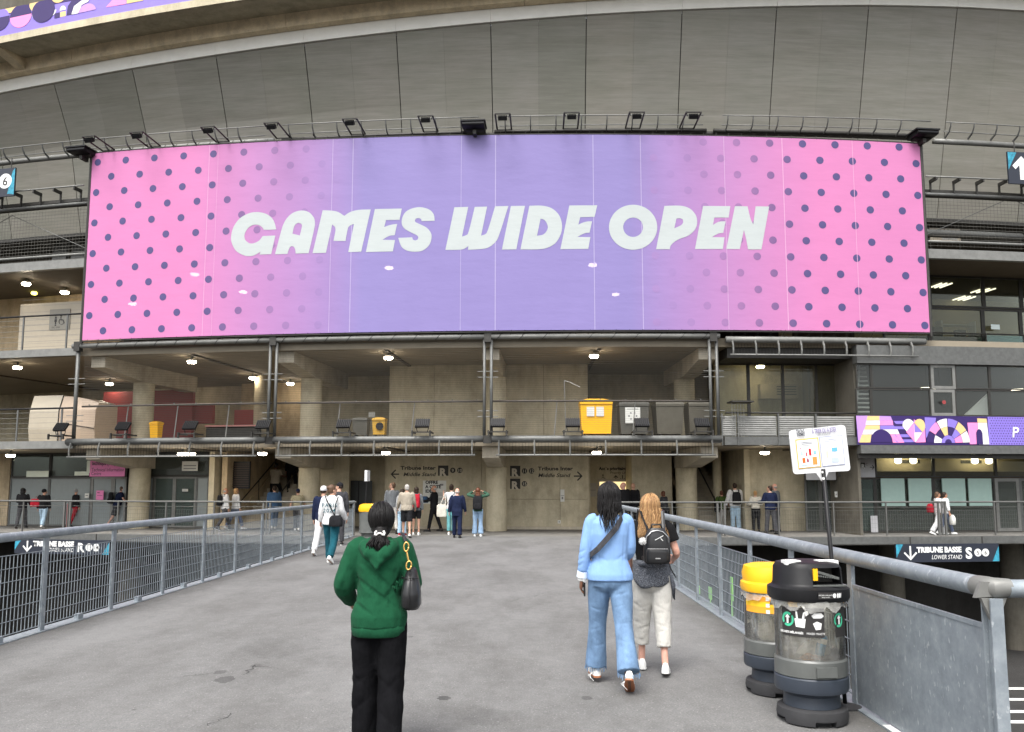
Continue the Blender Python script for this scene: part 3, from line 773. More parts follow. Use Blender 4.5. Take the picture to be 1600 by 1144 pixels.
# lower gantry on the right half of the banner (short comb of brackets)
GR = thing('bracket_gantry', 'grey bracket gantry under the right end of the banner', 'gantry', tuple(A(.07, 100.1, 6.3)))
tube_arc('edge_tube', .0385, .1085, 100.05, 6.62, .11, M['steel_pale'], GR)
tube_arc('lower_rail', .0395, .105, 100.2, 6.08, .028, M['steel_pale'], GR)
for i in range(9):
    t = .0405+.0078*i; f = fmat(t, 100.05, 0); m = MB()
    m.tube([f @ Vector(p) for p in ((0,-.08,6.55),(0,-.17,6.4),(0,-.18,6.22),(0,-.15,6.08))], [(.03,.07),(.03,.05),(.03,.04),(.03,.035)], 6); part('bracket', m, M['steel_pale'], GR)
m = MB()
for i in range(40): m.bar(A(.041+i*.0011,99.9,6.1), A(.041+i*.0011,99.9,6.5), .006, 3)
part('comb_grille', m, M['steel_dark'], GR, kind='stuff')
# mullion posts between the two tubes, with the fine mesh screens they hold
for i, t in enumerate(TPOST):
    p = thing('facade_post', ['slender steel post at the left end of the first floor screens','twin steel post between the left and middle first floor screens','twin steel post at the middle of the front under the letters WIDE','twin steel post at the right end of the first floor screens'][i], 'post', tuple(A(t,99.95,3.3)), 0, 'posts between the two front tubes')
    for d in ((-.0012, .0012) if i else (0,)):
        m = MB(); m.tube([A(t+d,99.98,3.3), A(t+d,99.98,6.7)], .055 if i else .07, 10); part('tube_leg', m, M['steel'], p, smooth=True)
    for z in (4.0,4.2,5.35,5.55):
        m = MB(); m.bar(A(t-.0035,99.98,z), A(t+.0035,99.98,z), .016, 5); part('clamp', m, M['steel_pale'], p)
    m = MB(); m.box((-.12,-.1,6.55),(.12,.1,6.9), fmat(t,100,0)); part('clamp_block', m, M['steel_dark'], p)
    m = MB(); m.box((-.14,-.1,3.1),(.14,.1,3.36), fmat(t,100.05,0)); part('clamp_block', m, M['steel_dark'], p)
MESHW = pbr('mesh_wire', (.12,.115,.1), .6, .2, bump=0)
for i, (a, b) in enumerate(zip(TPOST, TPOST[1:])):
    p = thing('mesh_screen', ['fine wire mesh screen closing the left first floor bay','fine wire mesh screen closing the middle first floor bay','fine wire mesh screen closing the right first floor bay'][i], 'screen', tuple(A((a+b)/2,99.9,3.35)), 0, 'mesh screens of the first floor')
    m = MB()
    for k in range(52):
        z = 3.42+k*.063; m.tube([A(a+.002+(b-a-.004)*q/8,99.9,z) for q in range(9)], .0032, 3, cap=False)
    part('wire_mesh', m, MESHW, p, kind='stuff')
    r = thing('guard_rail', ['brown handrail behind the left mesh screen','brown handrail behind the middle mesh screen','brown handrail behind the right mesh screen'][i], 'handrail', tuple(A((a+b)/2,99.7,3.3)), 0, 'handrails of the first floor bays')
    tube_arc('handrail', a+.001, b-.001, 99.75, 4.55, .035, pbr('rail_brown', (.07,.06,.052), .5, .2), r)
    m = MB()
    for q in range(9):
        t = a+.004+(b-a-.008)*q/8; m.bbox((0,0,4.60),(.03,.05,.03), fmat(t,99.75,0))
    part('clip', m, M['steel_pale'], r)
    for q in (.24,.5,.76) if i == 0 else (.3,.65):
        t = a+(b-a)*q; m = MB(); f = fmat(t,99.6,0); m.tube([f @ Vector((-.05,0,3.3)), f @ Vector((.06,.0,4.53))], .02, 6); part('baluster', m, M['steel_pale'], r)
# left end of the floors beside the screens: edge beams and cable railings
def cable_rail(nm, label, t0, t1, r, z0, h, nposts, mat=None, wires=6):
    p = thing(nm, label, 'railing', tuple(A((t0+t1)/2, r, z0)))
    tube_arc('handrail', t0, t1, r, z0+h, .035, M['black'], p)
    for i in range(nposts):
        t = t0+(t1-t0)*(i+.7)/nposts; m = MB(); m.box((-.03,-.02,z0-.28),(.03,.02,z0+h-.03), fmat(t,r,0)); part('post', m, M['steel'], p)
    m = MB()
    for k in range(wires):
        z = z0+.1+(h-.25)*k/(wires-1); m.tube([A(t0+(t1-t0)*i/10, r, z) for i in range(11)], .007, 4)
    part('cables', m, M['steel_pale'], p, kind='stuff'); return p
for z, lab in ((3.30,'first'),(6.72,'second')):
    m = MB(); m.arc(-.33, -.1955, [(99.76,z-.28),(99.86,z-.28),(99.86,z),(99.76,z)], 12); part('edge_beam', m, M['steel_pale'], S)
m = MB(); m.arc(-.33, -.1935, [(99.76,9.72),(99.95,9.72),(99.95,10.05),(99.76,10.05)], 12); part('edge_beam', m, M['steel_pale'], S)
m = MB(); m.arc(.1105, .24, [(99.76,9.62),(99.95,9.62),(99.95,9.95),(99.76,9.95)], 12); part('edge_beam', m, M['steel_pale'], S)
cable_rail('cable_railing', 'black topped cable railing on the first floor left of the screens', -.33, -.1955, 99.8, 3.30, 1.2, 7)
cable_rail('cable_railing', 'black topped cable railing on the second floor by the toilet sign', -.33, -.1955, 99.8, 6.72, 1.28, 7)
# dark mesh fence of the gallery above the second floor, both sides of the banner
for t0, t1, lab, zt in ((-.33,-.1935,'dark wire fence of the top gallery left of the banner',12.1),(.1105,.24,'dark wire fence of the top gallery right of the banner',11.9)):
    p = thing('gallery_fence', lab, 'fence', tuple(A((t0+t1)/2,99.7,10.0)))
    m = MB()
    for k in range(16): m.tube([A(t0+(t1-t0)*i/10,99.7,10.15+k*.125) for i in range(11)], .007, 3, cap=False)
    n = int((t1-t0)*100/.14)
    for k in range(n): m.bar(A(t0+(t1-t0)*k/n,99.7,10.1), A(t0+(t1-t0)*k/n,99.7,zt), .004, 3)
    part('wire_mesh', m, MESHW, p, kind='stuff')
    tube_arc('lower_tube', t0, t1, 99.95, 10.22, .05, M['steel_pale'], p)
    s0 = t0 if t0 > 0 else t1; sg = 1 if t0 > 0 else -1
    m = MB(); m.bar(A(s0,99.75,10.4), A(s0+sg*.036,99.75,12.0), .012, 5); m.bar(A(s0+sg*.036,99.75,12.0), A(s0+sg*.07,99.75,10.6), .012, 5); part('stay_cable', m, M['steel'], p)
    # sloping ladder beam above
    tube_arc('upper_beam', t0, t1, 99.9, 12.18 if t0 < 0 else 11.95, .07, M['steel'], p)
    tube_arc('upper_rail', t0, t1, 100.3, 12.72 if t0 < 0 else 12.45, .03, M['steel_pale'], p)
    for k in range(10):
        t = s0+sg*(.004+k*.0088); f = fmat(t,99.9,0); z = 12.25 if t0 < 0 else 12.0
        m = MB(); m.box((-.03,-.42,z+.34),(.03,.0,z+.46),f); m.box((-.025,-.06,z),(.025,.0,z+.46),f); part('bracket', m, M['steel_dark'], p)
    m = MB(); m.arc(t0, t1, [(99.3,12.3 if t0<0 else 12.05),(99.85,12.3 if t0<0 else 12.05),(99.85,12.42 if t0<0 else 12.15),(99.3,12.42 if t0<0 else 12.15)], 10); part('walkway_plate', m, M['steel_dark'], p)
tb = thing('service_pipe', 'thick grey pipe behind the fence right of the banner', 'pipe', tuple(A(.13,97.5,11.2)))
tube_arc('pipe_run', .1, .17, 97.4, 11.35, .16, M['steel'], tb)
# two dark stair flights behind the left fence
for i, px in enumerate((88, 118)):
    f = fmat(TH(px, 97, 380), 97, 0); m = MB()
    m.add([f @ Vector(p) for p in ((-.35,0,10),(.35,0,10),(.1,.6,12.2),(-.6,.6,12.2),(-.35,.15,10),(.35,.15,10),(.1,.75,12.2),(-.6,.75,12.2))], [(0,1,2,3),(4,7,6,5),(0,3,7,4),(1,5,6,2),(0,4,5,1),(3,2,6,7)])
    part('sloping_strut', m, M['steel'], S)
# top catwalk above the banner
CW = thing('top_catwalk', 'long ladder like catwalk rail above the banner', 'catwalk', tuple(A(-.04,100,14.1)))
for a, b in ((-.33,-.1205),(-.1175,-.0435),(-.0405,.034),(.0365,.115),(.1165,.26)):
    tube_arc('main_tube', a, b, 99.95, 14.06 if a < .1 else 13.9, .075 if -.2 < a < .1 else .1, M['steel_dark'] if -.2 < a < .1 else M['steel_pale'], CW)
    tube_arc('rail', a+.002, b-.002, 100.4, 14.42, .02, M['steel_pale'], CW)
    tube_arc('rail', a+.002, b-.002, 100.25, 14.14, .018, M['steel_pale'], CW)
    n = int((b-a)/.0088)
    for i in range(n):
        t = a+.004+i*.0088; f = fmat(t,99.95,0); m = MB()
        m.tube([f @ Vector(p) for p in ((0,-.05,14.02),(0,-.3,14.12),(0,-.42,14.3),(0,-.45,14.43))], [(.022,.05),(.022,.04),(.022,.03),(.022,.025)], 5); part('bracket', m, M['steel'], CW)
m = MB(); m.arc(-.1916,.1099,[(99.7,14.0),(99.85,14.0),(99.85,14.08),(99.7,14.08)],30); part('tread_plate', m, M['steel_dark'], CW)

# ---------------------------------------------------------------- floodlights
def floodlight_low():
    r = thing('floodlight', '', 'floodlight')
    m = MB()
    for x in (-.3,.3): m.bbox((x,-.25,.14),(.04,.62,.05)); m.bbox((x,-.52,.1),(.05,.06,.2))
    m.bbox((0,-.42,.15),(.7,.1,.04)); part('arm_frame', m, M['steel_dark'], r, local=True)
    m = MB(); m.tube([(-.17,-.3,.17),(-.2,-.3,.28),(-.2,-.3,.42)], .015, 5); m.tube([(.17,-.3,.17),(.2,-.3,.28),(.2,-.3,.42)], .015, 5); m.tube([(-.17,-.3,.17),(.17,-.3,.17)], .015, 5)
    part('yoke', m, M['black'], r, local=True)
    f = Matrix.Translation((0,-.3,.46)) @ Matrix.Rotation(math.radians(-38),4,'X')
    m = MB(); m.box((-.24,-.03,-.17),(.24,.05,.17),f)
    for i in range(7): m.box((-.21+i*.065,-.07,-.15),(-.19+i*.065,-.028,.15),f)
    h = part('lamp_head', m, M['black'], r, local=True)
    m = MB(); m.box((-.21,.051,-.14),(.21,.056,.14),f); part('lens', m, flat('lens_grey', (.2,.2,.2), .1, spec=.6), h, local=True)
    return r
FL = floodlight_low()
lowpos = [95,192,297,411,537,660,778,895,1003,1097]
ll = ['black floodlight on the tube at its left end, next to the kiosk','black floodlight on the tube under the white kiosk front','black floodlight on the tube below the pink counter','black floodlight just left of the twin post over the stair','black floodlight on the tube below the small yellow bin','black floodlight on the tube left of the middle twin post','black floodlight on the tube right of the middle twin post','black floodlight at the left corner of the big yellow container','black floodlight under the white poster on the grey container','black floodlight at the right end of the tube']
for i, px in enumerate(lowpos):
    t = TH(px, 100.4, 668); place(FL, A(t,100.1,3.30), t, ll[i], 'floodlights on the lower tube', i == 0)
def floodlight_high():
    r = thing('floodlight', '', 'floodlight')
    m = MB()
    for x in (-.25,.25): m.tube([(x,-.05,.02),(x,-1.15,.10)], .03, 5)
    m.bar((-.25,-.05,.02),(.25,-.05,.02),.025,5); m.bar((-.25,-1.15,.10),(.25,-1.15,.10),.025,5); part('arm_frame', m, M['steel_dark'], r, local=True)
    f = Matrix.Translation((0,-1.1,-.02)) @ Matrix.Rotation(math.radians(35),4,'X')
    m = MB(); m.box((-.15,-.08,-.08),(.15,.09,.05),f)
    for i in range(6): m.box((-.14+i*.052,-.06,.05),(-.125+i*.052,.07,.08),f)
    h = part('lamp_head', m, M['black'], r, local=True)
    m = MB(); m.box((-.13,-.06,-.085),(.13,.07,-.0802),f); part('lens', m, flat('lens_grey', (.2,.2,.2), .1), h, local=True)
    m = MB(); m.tube([(-.24,-1.12,.1),(-.21,-1.1,-.02)], .015, 4); m.tube([(.24,-1.12,.1),(.21,-1.1,-.02)], .015, 4); part('yoke', m, M['black'], r, local=True)
    return r
FH = floodlight_high()
hipos = [160,232,340,436,555,670,787,892,991,1077]
hl = ['raised floodlight over the left corner of the banner','raised floodlight over the second dot column, left part of the banner','raised floodlight above the left end of the word GAMES','raised floodlight above the letter A of GAMES','raised floodlight above the letter M of GAMES','raised floodlight above the letter S of GAMES','raised floodlight just right of the black projector box','raised floodlight above the letter D of WIDE','raised floodlight above the letter O of OPEN','raised floodlight above the letter P of OPEN']
for i, px in enumerate(hipos):
    t = TH(px, 100.5, 200); place(FH, A(t,100.05,14.05), t, hl[i], 'floodlights on the top catwalk', i == 0)
def projector():
    r = thing('projector_box', '', 'projector')
    m = MB(); m.box((-.40,-.5,-.05),(.36,.1,.08)); m.box((-.46,-.6,.09),(.40,.14,.14)); m.box((-.25,-.42,.141),(.3,-.1,.20)); m.tube([(-.4,-.52,.02),(.36,-.52,.02)], .07, 8); part('housing', m, M['black'], r, local=True)
    m = MB(); m.box((-.3,-.2,-.1),(.3,.05,.1)); m.box((-.06,-.3,-.25),(.06,.05,-.1)); part('mount', m, M['steel_dark'], r, local=True)
    return r
PJ = projector()
for i, (px, lab) in enumerate(((133,'black projector box at the top left corner of the banner'),(742,'black projector box above the middle of the banner'),(1440,'black projector box at the top right corner of the banner'))):
    t = TH(px,100.3,205); place(PJ, A(t,100.15,14.05-(.12 if i == 0 else .0)-(.18 if i == 2 else 0)), t, lab, 'projector boxes at the banner top', i == 0)

# ---------------------------------------------------------------- ceiling lamps (lit)
def ceiling_lamp():
    r = thing('ceiling_lamp', '', 'lamp')
    m = MB(); m.lathe([(.03,0),(.03,-.1),(.16,-.11),(.17,-.16),(.16,-.17)], 14); part('housing', m, M['steel_pale'], r, local=True, smooth=40)
    m = MB(); m.lathe([(.15,-.171),(.16,-.21),(.13,-.25),(.02,-.262)], 14); part('diffuser', m, M['lamp'], r, local=True, smooth=True)
    return r
CL = ceiling_lamp(); first = True
lamps = [ (300,555,6.42,'lit ceiling lamp of the left bay nearest the banner edge'),(607,547,6.42,'lit ceiling lamp alone in the middle bay'),(928,548,6.42,'lit ceiling lamp in the right bay above the yellow container'),
 (1188,573,6.42,'lit ceiling lamp behind the dark glazed bay right of the screens'),(171,600,6.42,'lit ceiling lamp in the left bay above the kiosk'),(395,591,6.42,'lit ceiling lamp in the left bay close to the twin post'),
 (262,618,6.42,'lit ceiling lamp hanging deep in front of the red panel'),(453,619,6.42,'lit ceiling lamp seen beside the column right of the twin post'),(1077,602,6.42,'lit ceiling lamp at the far right of the screened bays'),(28,562,6.42,'lit ceiling lamp over the kiosk at the left edge of the picture'),
 (42,427,9.72,'lit second floor ceiling lamp at the left edge of the picture'),(101,457,9.72,'lit second floor ceiling lamp above the toilet sign'),
 (17,702,3.02,'lit ground floor ceiling lamp at the left edge of the picture'),(285,693,3.02,'lit ground floor lamp over the green glass doors, left of a pair'),(299,693,3.02,'lit ground floor lamp over the green glass doors, right of a pair'),(410,706,3.02,'lit ground floor lamp above the left staircase'),(603,695,3.02,'lit ground floor lamp above the Middle Stand left arrow'),(932,691,3.02,'lit ground floor lamp left of the lift recess'),(1195,707,3.02,'lit ground floor lamp above the people talking on the right'),
 (608,403,9.72,'second floor lamp glinting through the banner below the letter E'),(926,403,9.72,'second floor lamp glinting through the banner below WIDE'),(305,412,9.72,'second floor lamp glinting through the dots left of GAMES'),(380,456,9.72,'second floor lamp glinting through the banner below the letter G'),(207,475,9.72,'second floor lamp glinting through the lower left of the banner'),(962,460,9.72,'second floor lamp glinting through the banner below the letter O')]
for i, (px, py, z, lab) in enumerate(lamps):
    x, y = onz(px, py, z-.2)
    r = math.hypot(x-SX, SY-y)
    if r > 99.0:
        t = TH(px, 98.9, py); p = A(t, 98.9, z)
    elif r < 91.5:
        t = TH(px, 92.0, py); p = A(t, 92.0, z)
    else: p = Vector((x, y, z))
    place(CL, p, 0, lab, 'round lamps on the ceilings', first); first = False
ex = thing('exit_light', 'small yellow emergency light on the second floor ceiling at the left', 'light', tuple(A(TH(53,97,463),97,9.72)))
m = MB(); m.lathe([(.1,0),(.12,-.08),(.08,-.12),(.01,-.13)], 12); part('glow', m, emit('yellow_glow', (.9,.8,.15), 2.5), ex, local=True)
# ================================================================ glazed front on the right
GT = .0836; GE = .24; GRr = 100.06
def gth(px, py=600): return TH(px, GRr, py)
m = MB(); m.arc(GT, GE, [(99.78,5.84),(100.10,5.84),(100.10,6.46),(99.78,6.46)], 14); part('spandrel_band', m, M['steel'], S)
m = MB(); m.arc(GT, GE, [(99.78,2.76),(100.10,2.76),(100.10,3.04),(99.78,3.04)], 14); part('spandrel_band', m, M['steel'], S)
m = MB(); m.arc(GT, GE, [(99.78,3.045),(100.02,3.045),(100.02,4.05),(99.78,4.05)], 14); part('spandrel_band', m, M['steel_dark'], S)
m = MB(); m.arc(GT, GE, [(99.78,2.6),(99.9,2.6),(99.9,2.755),(99.78,2.755)], 14); part('ceiling_edge', m, M['steel_dark'], S)
m = MB(); m.arc(.0375, GT, [(99.78,3.04),(99.95,3.04),(99.95,3.32),(99.78,3.32)], 5); part('edge_beam', m, M['steel'], S)
RG = 98.4
def gbay(pxa, pxb, z0, z1, gm, fm=None, fw=.045, py=600, r=GRr-.06, nm='glazed_bay'):
    return run([pxa, pxb], r, z0, z1-z0, fm or M['steel_dark'], gm, nm, fw, py)
for a, b in ((1338,1362),(1362,1455),(1455,1493),(1493,1547),(1547,1606),(1606,1680)):
    door = (a == 1455)
    gbay(a, b, 4.06, 4.97, M['pane_grey'], M['steel_pale'] if door else None, .10 if door else .04, 630)
    gbay(a, b, 4.99, 5.83, M['pane_grey'], M['steel_pale'] if door else None, .10 if door else .04, 590)
ZT = cyl(1500, 481, 97.4)[1]; ZH = cyl(1500, 521, 97.6)[1]
for a, b in ((1380,1453),(1453,1537),(1537,1596),(1596,1700)):
    gbay(a, b, 6.73, ZT-.01, M['pane'], None, .07, 510, 97.4); gbay(a, b, ZT+.01, 9.7, M['pane'], None, .07, 460, 97.4)
for a, b in ((1368,1459),(1459,1556),(1556,1650)):
    gbay(a, b, 1.97, 2.9, M['pane'], None, .05, 730, RG)
gbay(1341, 1368, .03, 1.94, M['pane_green'], None, .05, 780, RG)
gbay(1368, 1460, .03, 1.94, M['pane_dark'], M['steel_dark'], .06, 780, RG); gbay(1460, 1556, .03, 1.94, M['pane_dark'], M['steel_dark'], .06, 780, RG)
gbay(1556, 1594, .03, 1.94, M['pane_dark'], M['steel_pale'], .12, 780, RG, nm='door_frame'); gbay(1594, 1660, .03, 1.94, M['pane_dark'], M['steel'], .1, 780, RG, nm='door_frame')
for a, b in ((1378,1415),(1421,1457),(1474,1510),(1515,1551)):
    t0, t1 = TH(a,98.52,790), TH(b,98.52,790)
    m = MB(); m.arc(t0, t1, [(98.48,.95),(98.52,.95),(98.52,1.93),(98.48,1.93)], 2); part('frosted_panel', m, M['frosted'], S)
# rooms behind the glass
wall_cream = flat('room_cream', (.5,.43,.3), .7)
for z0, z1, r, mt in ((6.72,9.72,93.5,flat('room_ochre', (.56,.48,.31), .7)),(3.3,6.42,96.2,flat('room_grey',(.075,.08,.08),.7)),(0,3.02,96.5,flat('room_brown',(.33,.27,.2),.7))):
    m = MB(); m.arc(GT, GE+.05, [(r-.1,z0),(r,z0),(r,z1),(r-.1,z1)], 10); part('room_wall', m, mt, S)
    m = MB(); m.box((-.05,0,z0),(.05,5,z1), fmat(GT+.001,99.7,0)); part('room_side_wall', m, M['concrete_dark'], S)
m = MB(); m.arc(GT+.002, GE, [(96.51,1.55),(96.56,1.55),(96.56,2.5),(96.51,2.5)], 8); part('wall_band', m, flat('brown_band', (.14,.085,.05), .6), S)
m = MB(); m.arc(GT+.002, GE, [(97.4,2.2),(97.5,2.2),(97.5,2.98),(97.4,2.98)], 8); part('bulkhead', m, wall_cream, S)
for px in (1420, 1517):
    m = MB(); m.box((-.42,-.02,2.5),(.42,-.001,2.62), fmat(TH(px,97.5,718),97.5,0)); part('air_grille', m, M['steel_dark'], S)
for i, (px, py) in enumerate(((1462,447),(1470,447),(1478,447),(1527,455),(1536,455),(1545,455),(1500,493),(1508,493),(1516,493))):
    x, y = onz(px, py, 9.66); r = min(97.0, max(94.0, math.hypot(x-SX, SY-y))); t = TH(px, r, py)
    L = thing('strip_lamp', 'office ceiling strip, '+['first of the row by the banner edge','second of the row by the banner edge','third of the row by the banner edge','left one of the row crossing the window mullion','middle one of the row crossing the window mullion','right one of the row crossing the window mullion','left one of the deepest row','middle one of the deepest row','right one of the deepest row'][i], 'lamp', tuple(A(t, r, 9.7)), t, 'strip lamps of the upper right office')
    m = MB(); m.box((-.025,-.38,-.04),(.025,.38,.0)); part('tube_light', m, M['strip'], L, local=True)
for px, py, z, lab in ((1404,681+56,2.95,'left'),(1427,738,2.95,'middle left'),(1442,735,2.95,'middle right'),(1545,733,2.95,'right')):
    pass
for px, lab in ((1404,'downlight in the ground floor room left of its mullion'),(1428,'downlight in the ground floor room nearest its mullion'),(1524,'downlight in the ground floor room right of its mullion'),(1546,'downlight in the ground floor room by the door')):
    t = TH(px, 97.9, 735); L = thing('downlight', 'small warm '+lab, 'lamp', tuple(A(t,97.9,3.02)), 0, 'downlights of the ground floor room')
    m = MB(); m.lathe([(.11,0),(.12,-.5),(.05,-.55)], 12); part('glow', m, M['lamp_dim'], L, local=True)
for px, lab in ((1448,'left'),(1468,'middle'),(1590,'right')):
    t = TH(px, 98.5, 616); L = thing('downlight', 'small lamp behind the grey first floor glass, %s of three' % lab, 'lamp', tuple(A(t,98.5,5.2)), 0, 'lamps behind the grey first floor glass')
    m = MB(); m.box((-.2,-.03,-.03),(.2,.03,.02)); part('glow', m, M['lamp_dim'], L, local=True); m = MB(); m.bar((0,0,.02),(0,0,1.22),.008,4); part('cord', m, M['steel_dark'], L, local=True)
# white treads and triangle added behind the glass to stand in for its reflections
ins = thing('stair_reflection', 'white treads imitating a stair reflection in the first floor glass at its left end', 'reflection', tuple(A(TH(1350,98.6,620),98.6,3.3)))
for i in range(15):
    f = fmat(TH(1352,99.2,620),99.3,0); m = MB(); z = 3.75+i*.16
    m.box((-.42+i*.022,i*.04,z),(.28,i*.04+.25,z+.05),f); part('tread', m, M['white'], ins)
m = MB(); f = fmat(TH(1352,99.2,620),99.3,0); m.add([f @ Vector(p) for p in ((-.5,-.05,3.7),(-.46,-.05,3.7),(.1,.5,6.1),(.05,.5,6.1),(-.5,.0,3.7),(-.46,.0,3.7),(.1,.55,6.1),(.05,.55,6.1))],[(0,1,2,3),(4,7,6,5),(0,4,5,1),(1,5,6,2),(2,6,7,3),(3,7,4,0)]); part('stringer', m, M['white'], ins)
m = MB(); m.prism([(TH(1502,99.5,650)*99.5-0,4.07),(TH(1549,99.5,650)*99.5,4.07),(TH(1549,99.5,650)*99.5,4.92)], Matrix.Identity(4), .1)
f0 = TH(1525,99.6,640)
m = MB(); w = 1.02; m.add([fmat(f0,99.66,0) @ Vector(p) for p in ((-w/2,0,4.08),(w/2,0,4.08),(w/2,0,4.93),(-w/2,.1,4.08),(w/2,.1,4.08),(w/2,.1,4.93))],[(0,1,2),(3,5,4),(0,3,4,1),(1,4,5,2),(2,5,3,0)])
gw = thing('sky_reflection', 'white triangle imitating a sky reflection in the first floor glass right of the door', 'panel', tuple(A(f0,99.6,4.08))); part('panel', m, M['white'], gw)  # added triangle in place of bright sky mirrored in the pane
rs_ = thing('red_sticker', 'small round red sticker on the dark first floor glass door', 'sticker', tuple(A(TH(1475,100.08,630),100.08,4.5)))
m = MB(); m.lathe([(.07,0),(.07,.006)], 14, fmat(TH(1475,100.07,630),100.075,4.52) @ Matrix.Rotation(math.pi/2,4,'X')); part('disc', m, M['red'], rs_)
# handrail in front of the upper right office and a glass balustrade
gr = thing('office_rail', 'dark rail across the upper right office windows with a glass balustrade', 'railing', tuple(A(.13,100.2,6.6)))
tube_arc('handrail', .1085, GE, 97.6, ZH, .03, M['steel_dark'], gr)
m = MB(); m.arc(TH(1541,97.6,530), GE, [(97.58,6.74),(97.6,6.74),(97.6,ZH-.04),(97.58,ZH-.04)], 6); part('glass_balustrade', m, glass('balustrade_glass',(.55,.72,.68),.72), gr)
for px in (1541,1600): 
    m = MB(); m.box((-.02,-.02,6.73),(.02,.02,ZH), fmat(TH(px,97.6,530),97.6,0)); part('post', m, M['steel_dark'], gr)
# dark office desks and shelf seen through the glass
dsk = thing('office_desk', 'dark green desk with clutter behind the upper right windows', 'desk', tuple(A(TH(1500,96.2,530),96.2,6.72)))
m = MB(); m.box((-2.2,-.4,.7),(1.6,.4,.76)); m.box((-2.2,-.38,0),(-2.1,.38,.7)); m.box((1.5,-.38,0),(1.6,.38,.7)); m.box((-2.1,.3,.05),(1.5,.34,.7)); part('desk_body', m, flat('desk_green',(.03,.05,.045),.5), dsk, local=True); dsk.rotation_euler[2] = TH(1500,96.2,530)
m = MB(); m.box((-.2,-.1,.76),(.2,.1,1.1)); m.box((.5,-.2,.76),(.9,.2,.95)); m.box((-1.2,-.1,.76),(-.8,.1,1.2)); part('clutter', m, M['black'], dsk, local=True)
bk = thing('rack', 'pale rack with white shelves and red boxes in the upper right office', 'shelf', tuple(A(TH(1493,95.0,520),95.0,6.72)), TH(1493,95.0,520))
m = MB()
for k in range(4): m.box((-.75,-.2,.5+k*.34),(.75,.2,.54+k*.34))
m.box((.72,-.22,0),(.78,.22,1.7)); m.box((-.78,-.22,0),(-.72,.22,1.7)); part('shelf', m, M['white'], bk, local=True)
m = MB(); m.box((.1,-.1,.9),(.5,.1,1.1)); m.box((-.4,-.1,.55),(-.1,.1,.75)); part('box', m, M['red'], bk, local=True)

# ---------------------------------------------------------------- printed strips: shapes kept in layers 3 mm apart
def strip(parent, r, t0, t1, z0f, z1f):
    """returns fn(u,v,layer): u in metres from the left end, v 0..1"""
    off = rootloc(parent)
    def fn(u, v, layer=0):
        t = t0+u/r; z0, z1 = z0f(t), z1f(t); return A(t, r+.004*layer, z0+(z1-z0)*v)-off
    def shape(poly, mat, layer, name='printed_shape', holes=()):
        P = []
        n = len(poly)
        me = fill_mesh(name, [poly]+list(holes), lambda a, b: fn(a, b, layer)); return link(name, me, mat, parent)
    return fn, shape
pr = {k: flat('print_'+k, c, .5) for k, c in dict(navy=(.028,.012,.10), pink=(.80,.24,.50), violet=(.22,.16,.56), lilac=(.45,.25,.60), white=(.74,.72,.72), sand=(.70,.50,.22)).items()}
ar = lambda cx, cy, rx, ry, a0, a1, n=14: [(cx+rx*math.cos(math.radians(a0+(a1-a0)*i/n)), cy+ry*math.sin(math.radians(a0+(a1-a0)*i/n))) for i in range(n+1)]
rt_ = TH(1338.5, 100.05, 670)
ST = thing('printed_strip', 'purple and pink patterned strip with heart and arches on the right glazed front', 'banner', tuple(A(.11,100.05,3.05)))
fn, shp = strip(ST, 100.05, rt_, GE, lambda t: 3.06, lambda t: 4.04)
Lw = 4.72        # metres of the patterned part; then the dotted part
m = MB()
for i in range(13):
    t = rt_+(GE-rt_)*i/12; m.v += [A(t,100.046,3.055), A(t,100.046,4.045)]
for i in range(12): m.f.append((2*i,2*i+2,2*i+3,2*i+1))
part('backing', m, pr['navy'], ST, fix=False)
X = lambda p: (p-1338.5)/(1555-1338.5)*Lw
def px2(pts): return [(X(a), 1-(b-651)/44.0) for a, b in pts]   # crop pixels of the photo -> strip
c3 = lambda x, y: (1320+x/5.714, 540+y/5.714)
def cpoly(pts):
    out = []
    for x, y in pts:
        a, b = c3(x, y); top = 650.5+ (a-1338)*.013; out.append((X(a), max(.005, min(.995, 1-(b-top)/42.3))))
    return out
shp(cpoly([(105,632),(210,632),(190,720),(125,850),(115,857)]), pr['lilac'], 1)
shp(cpoly([(210,636),(320,636),(320,672),(200,672)]), pr['sand'], 1); shp(cpoly([(320,636),(425,640),(440,676),(320,676)]), pr['lilac'], 1)
shp(cpoly([(198,674),(320,674),(320,712),(185,712)]), pr['white'], 1); shp(cpoly([(320,677),(442,677),(445,714),(320,714)]), pr['pink'], 1)
shp(cpoly([(190,715),(320,715),(320,748),(175,748)]), pr['sand'], 1); shp(cpoly([(322,716),(448,716),(475,748),(322,748)]), pr['violet'], 1)
shp(cpoly([(172,750),(482,750),(500,790),(155,790)]), pr['white'], 1); shp(cpoly([(150,792),(240,792),(225,857),(122,857)]), pr['sand'], 1)
shp(cpoly([(410,792),(500,792),(540,862),(435,862)]), pr['pink'], 1)
for y in (680,725,792,835): shp(cpoly([(450,y),(640,y),(650,y+24),(470,y+24)]), pr['violet'], 1)
shp(cpoly([(228,857)]+[(330-102*math.cos(math.pi*i/14), 857-108*math.sin(math.pi*i/14)) for i in range(1,14)]+[(432,857)]), pr['navy'], 2)
shp(cpoly([(640,665),(740,740),(740,860),(645,862)]), pr['pink'], 1)
shp(cpoly([(645,860),(532,728)]+[(585-54*math.cos(math.pi*i/8), 715-52*math.sin(math.pi*i/8)) for i in range(0,9)]+[(640,690)]), pr['white'], 3)
shp(cpoly([(637,690),(637,860),(560,772)]), pr['pink'], 4)
shp(cpoly([(640,690)]+[(690-52*math.cos(math.pi*i/8), 715-52*math.sin(math.pi*i/8)) for i in range(0,9)]+[(742,740),(715,775)]), pr['sand'], 3)
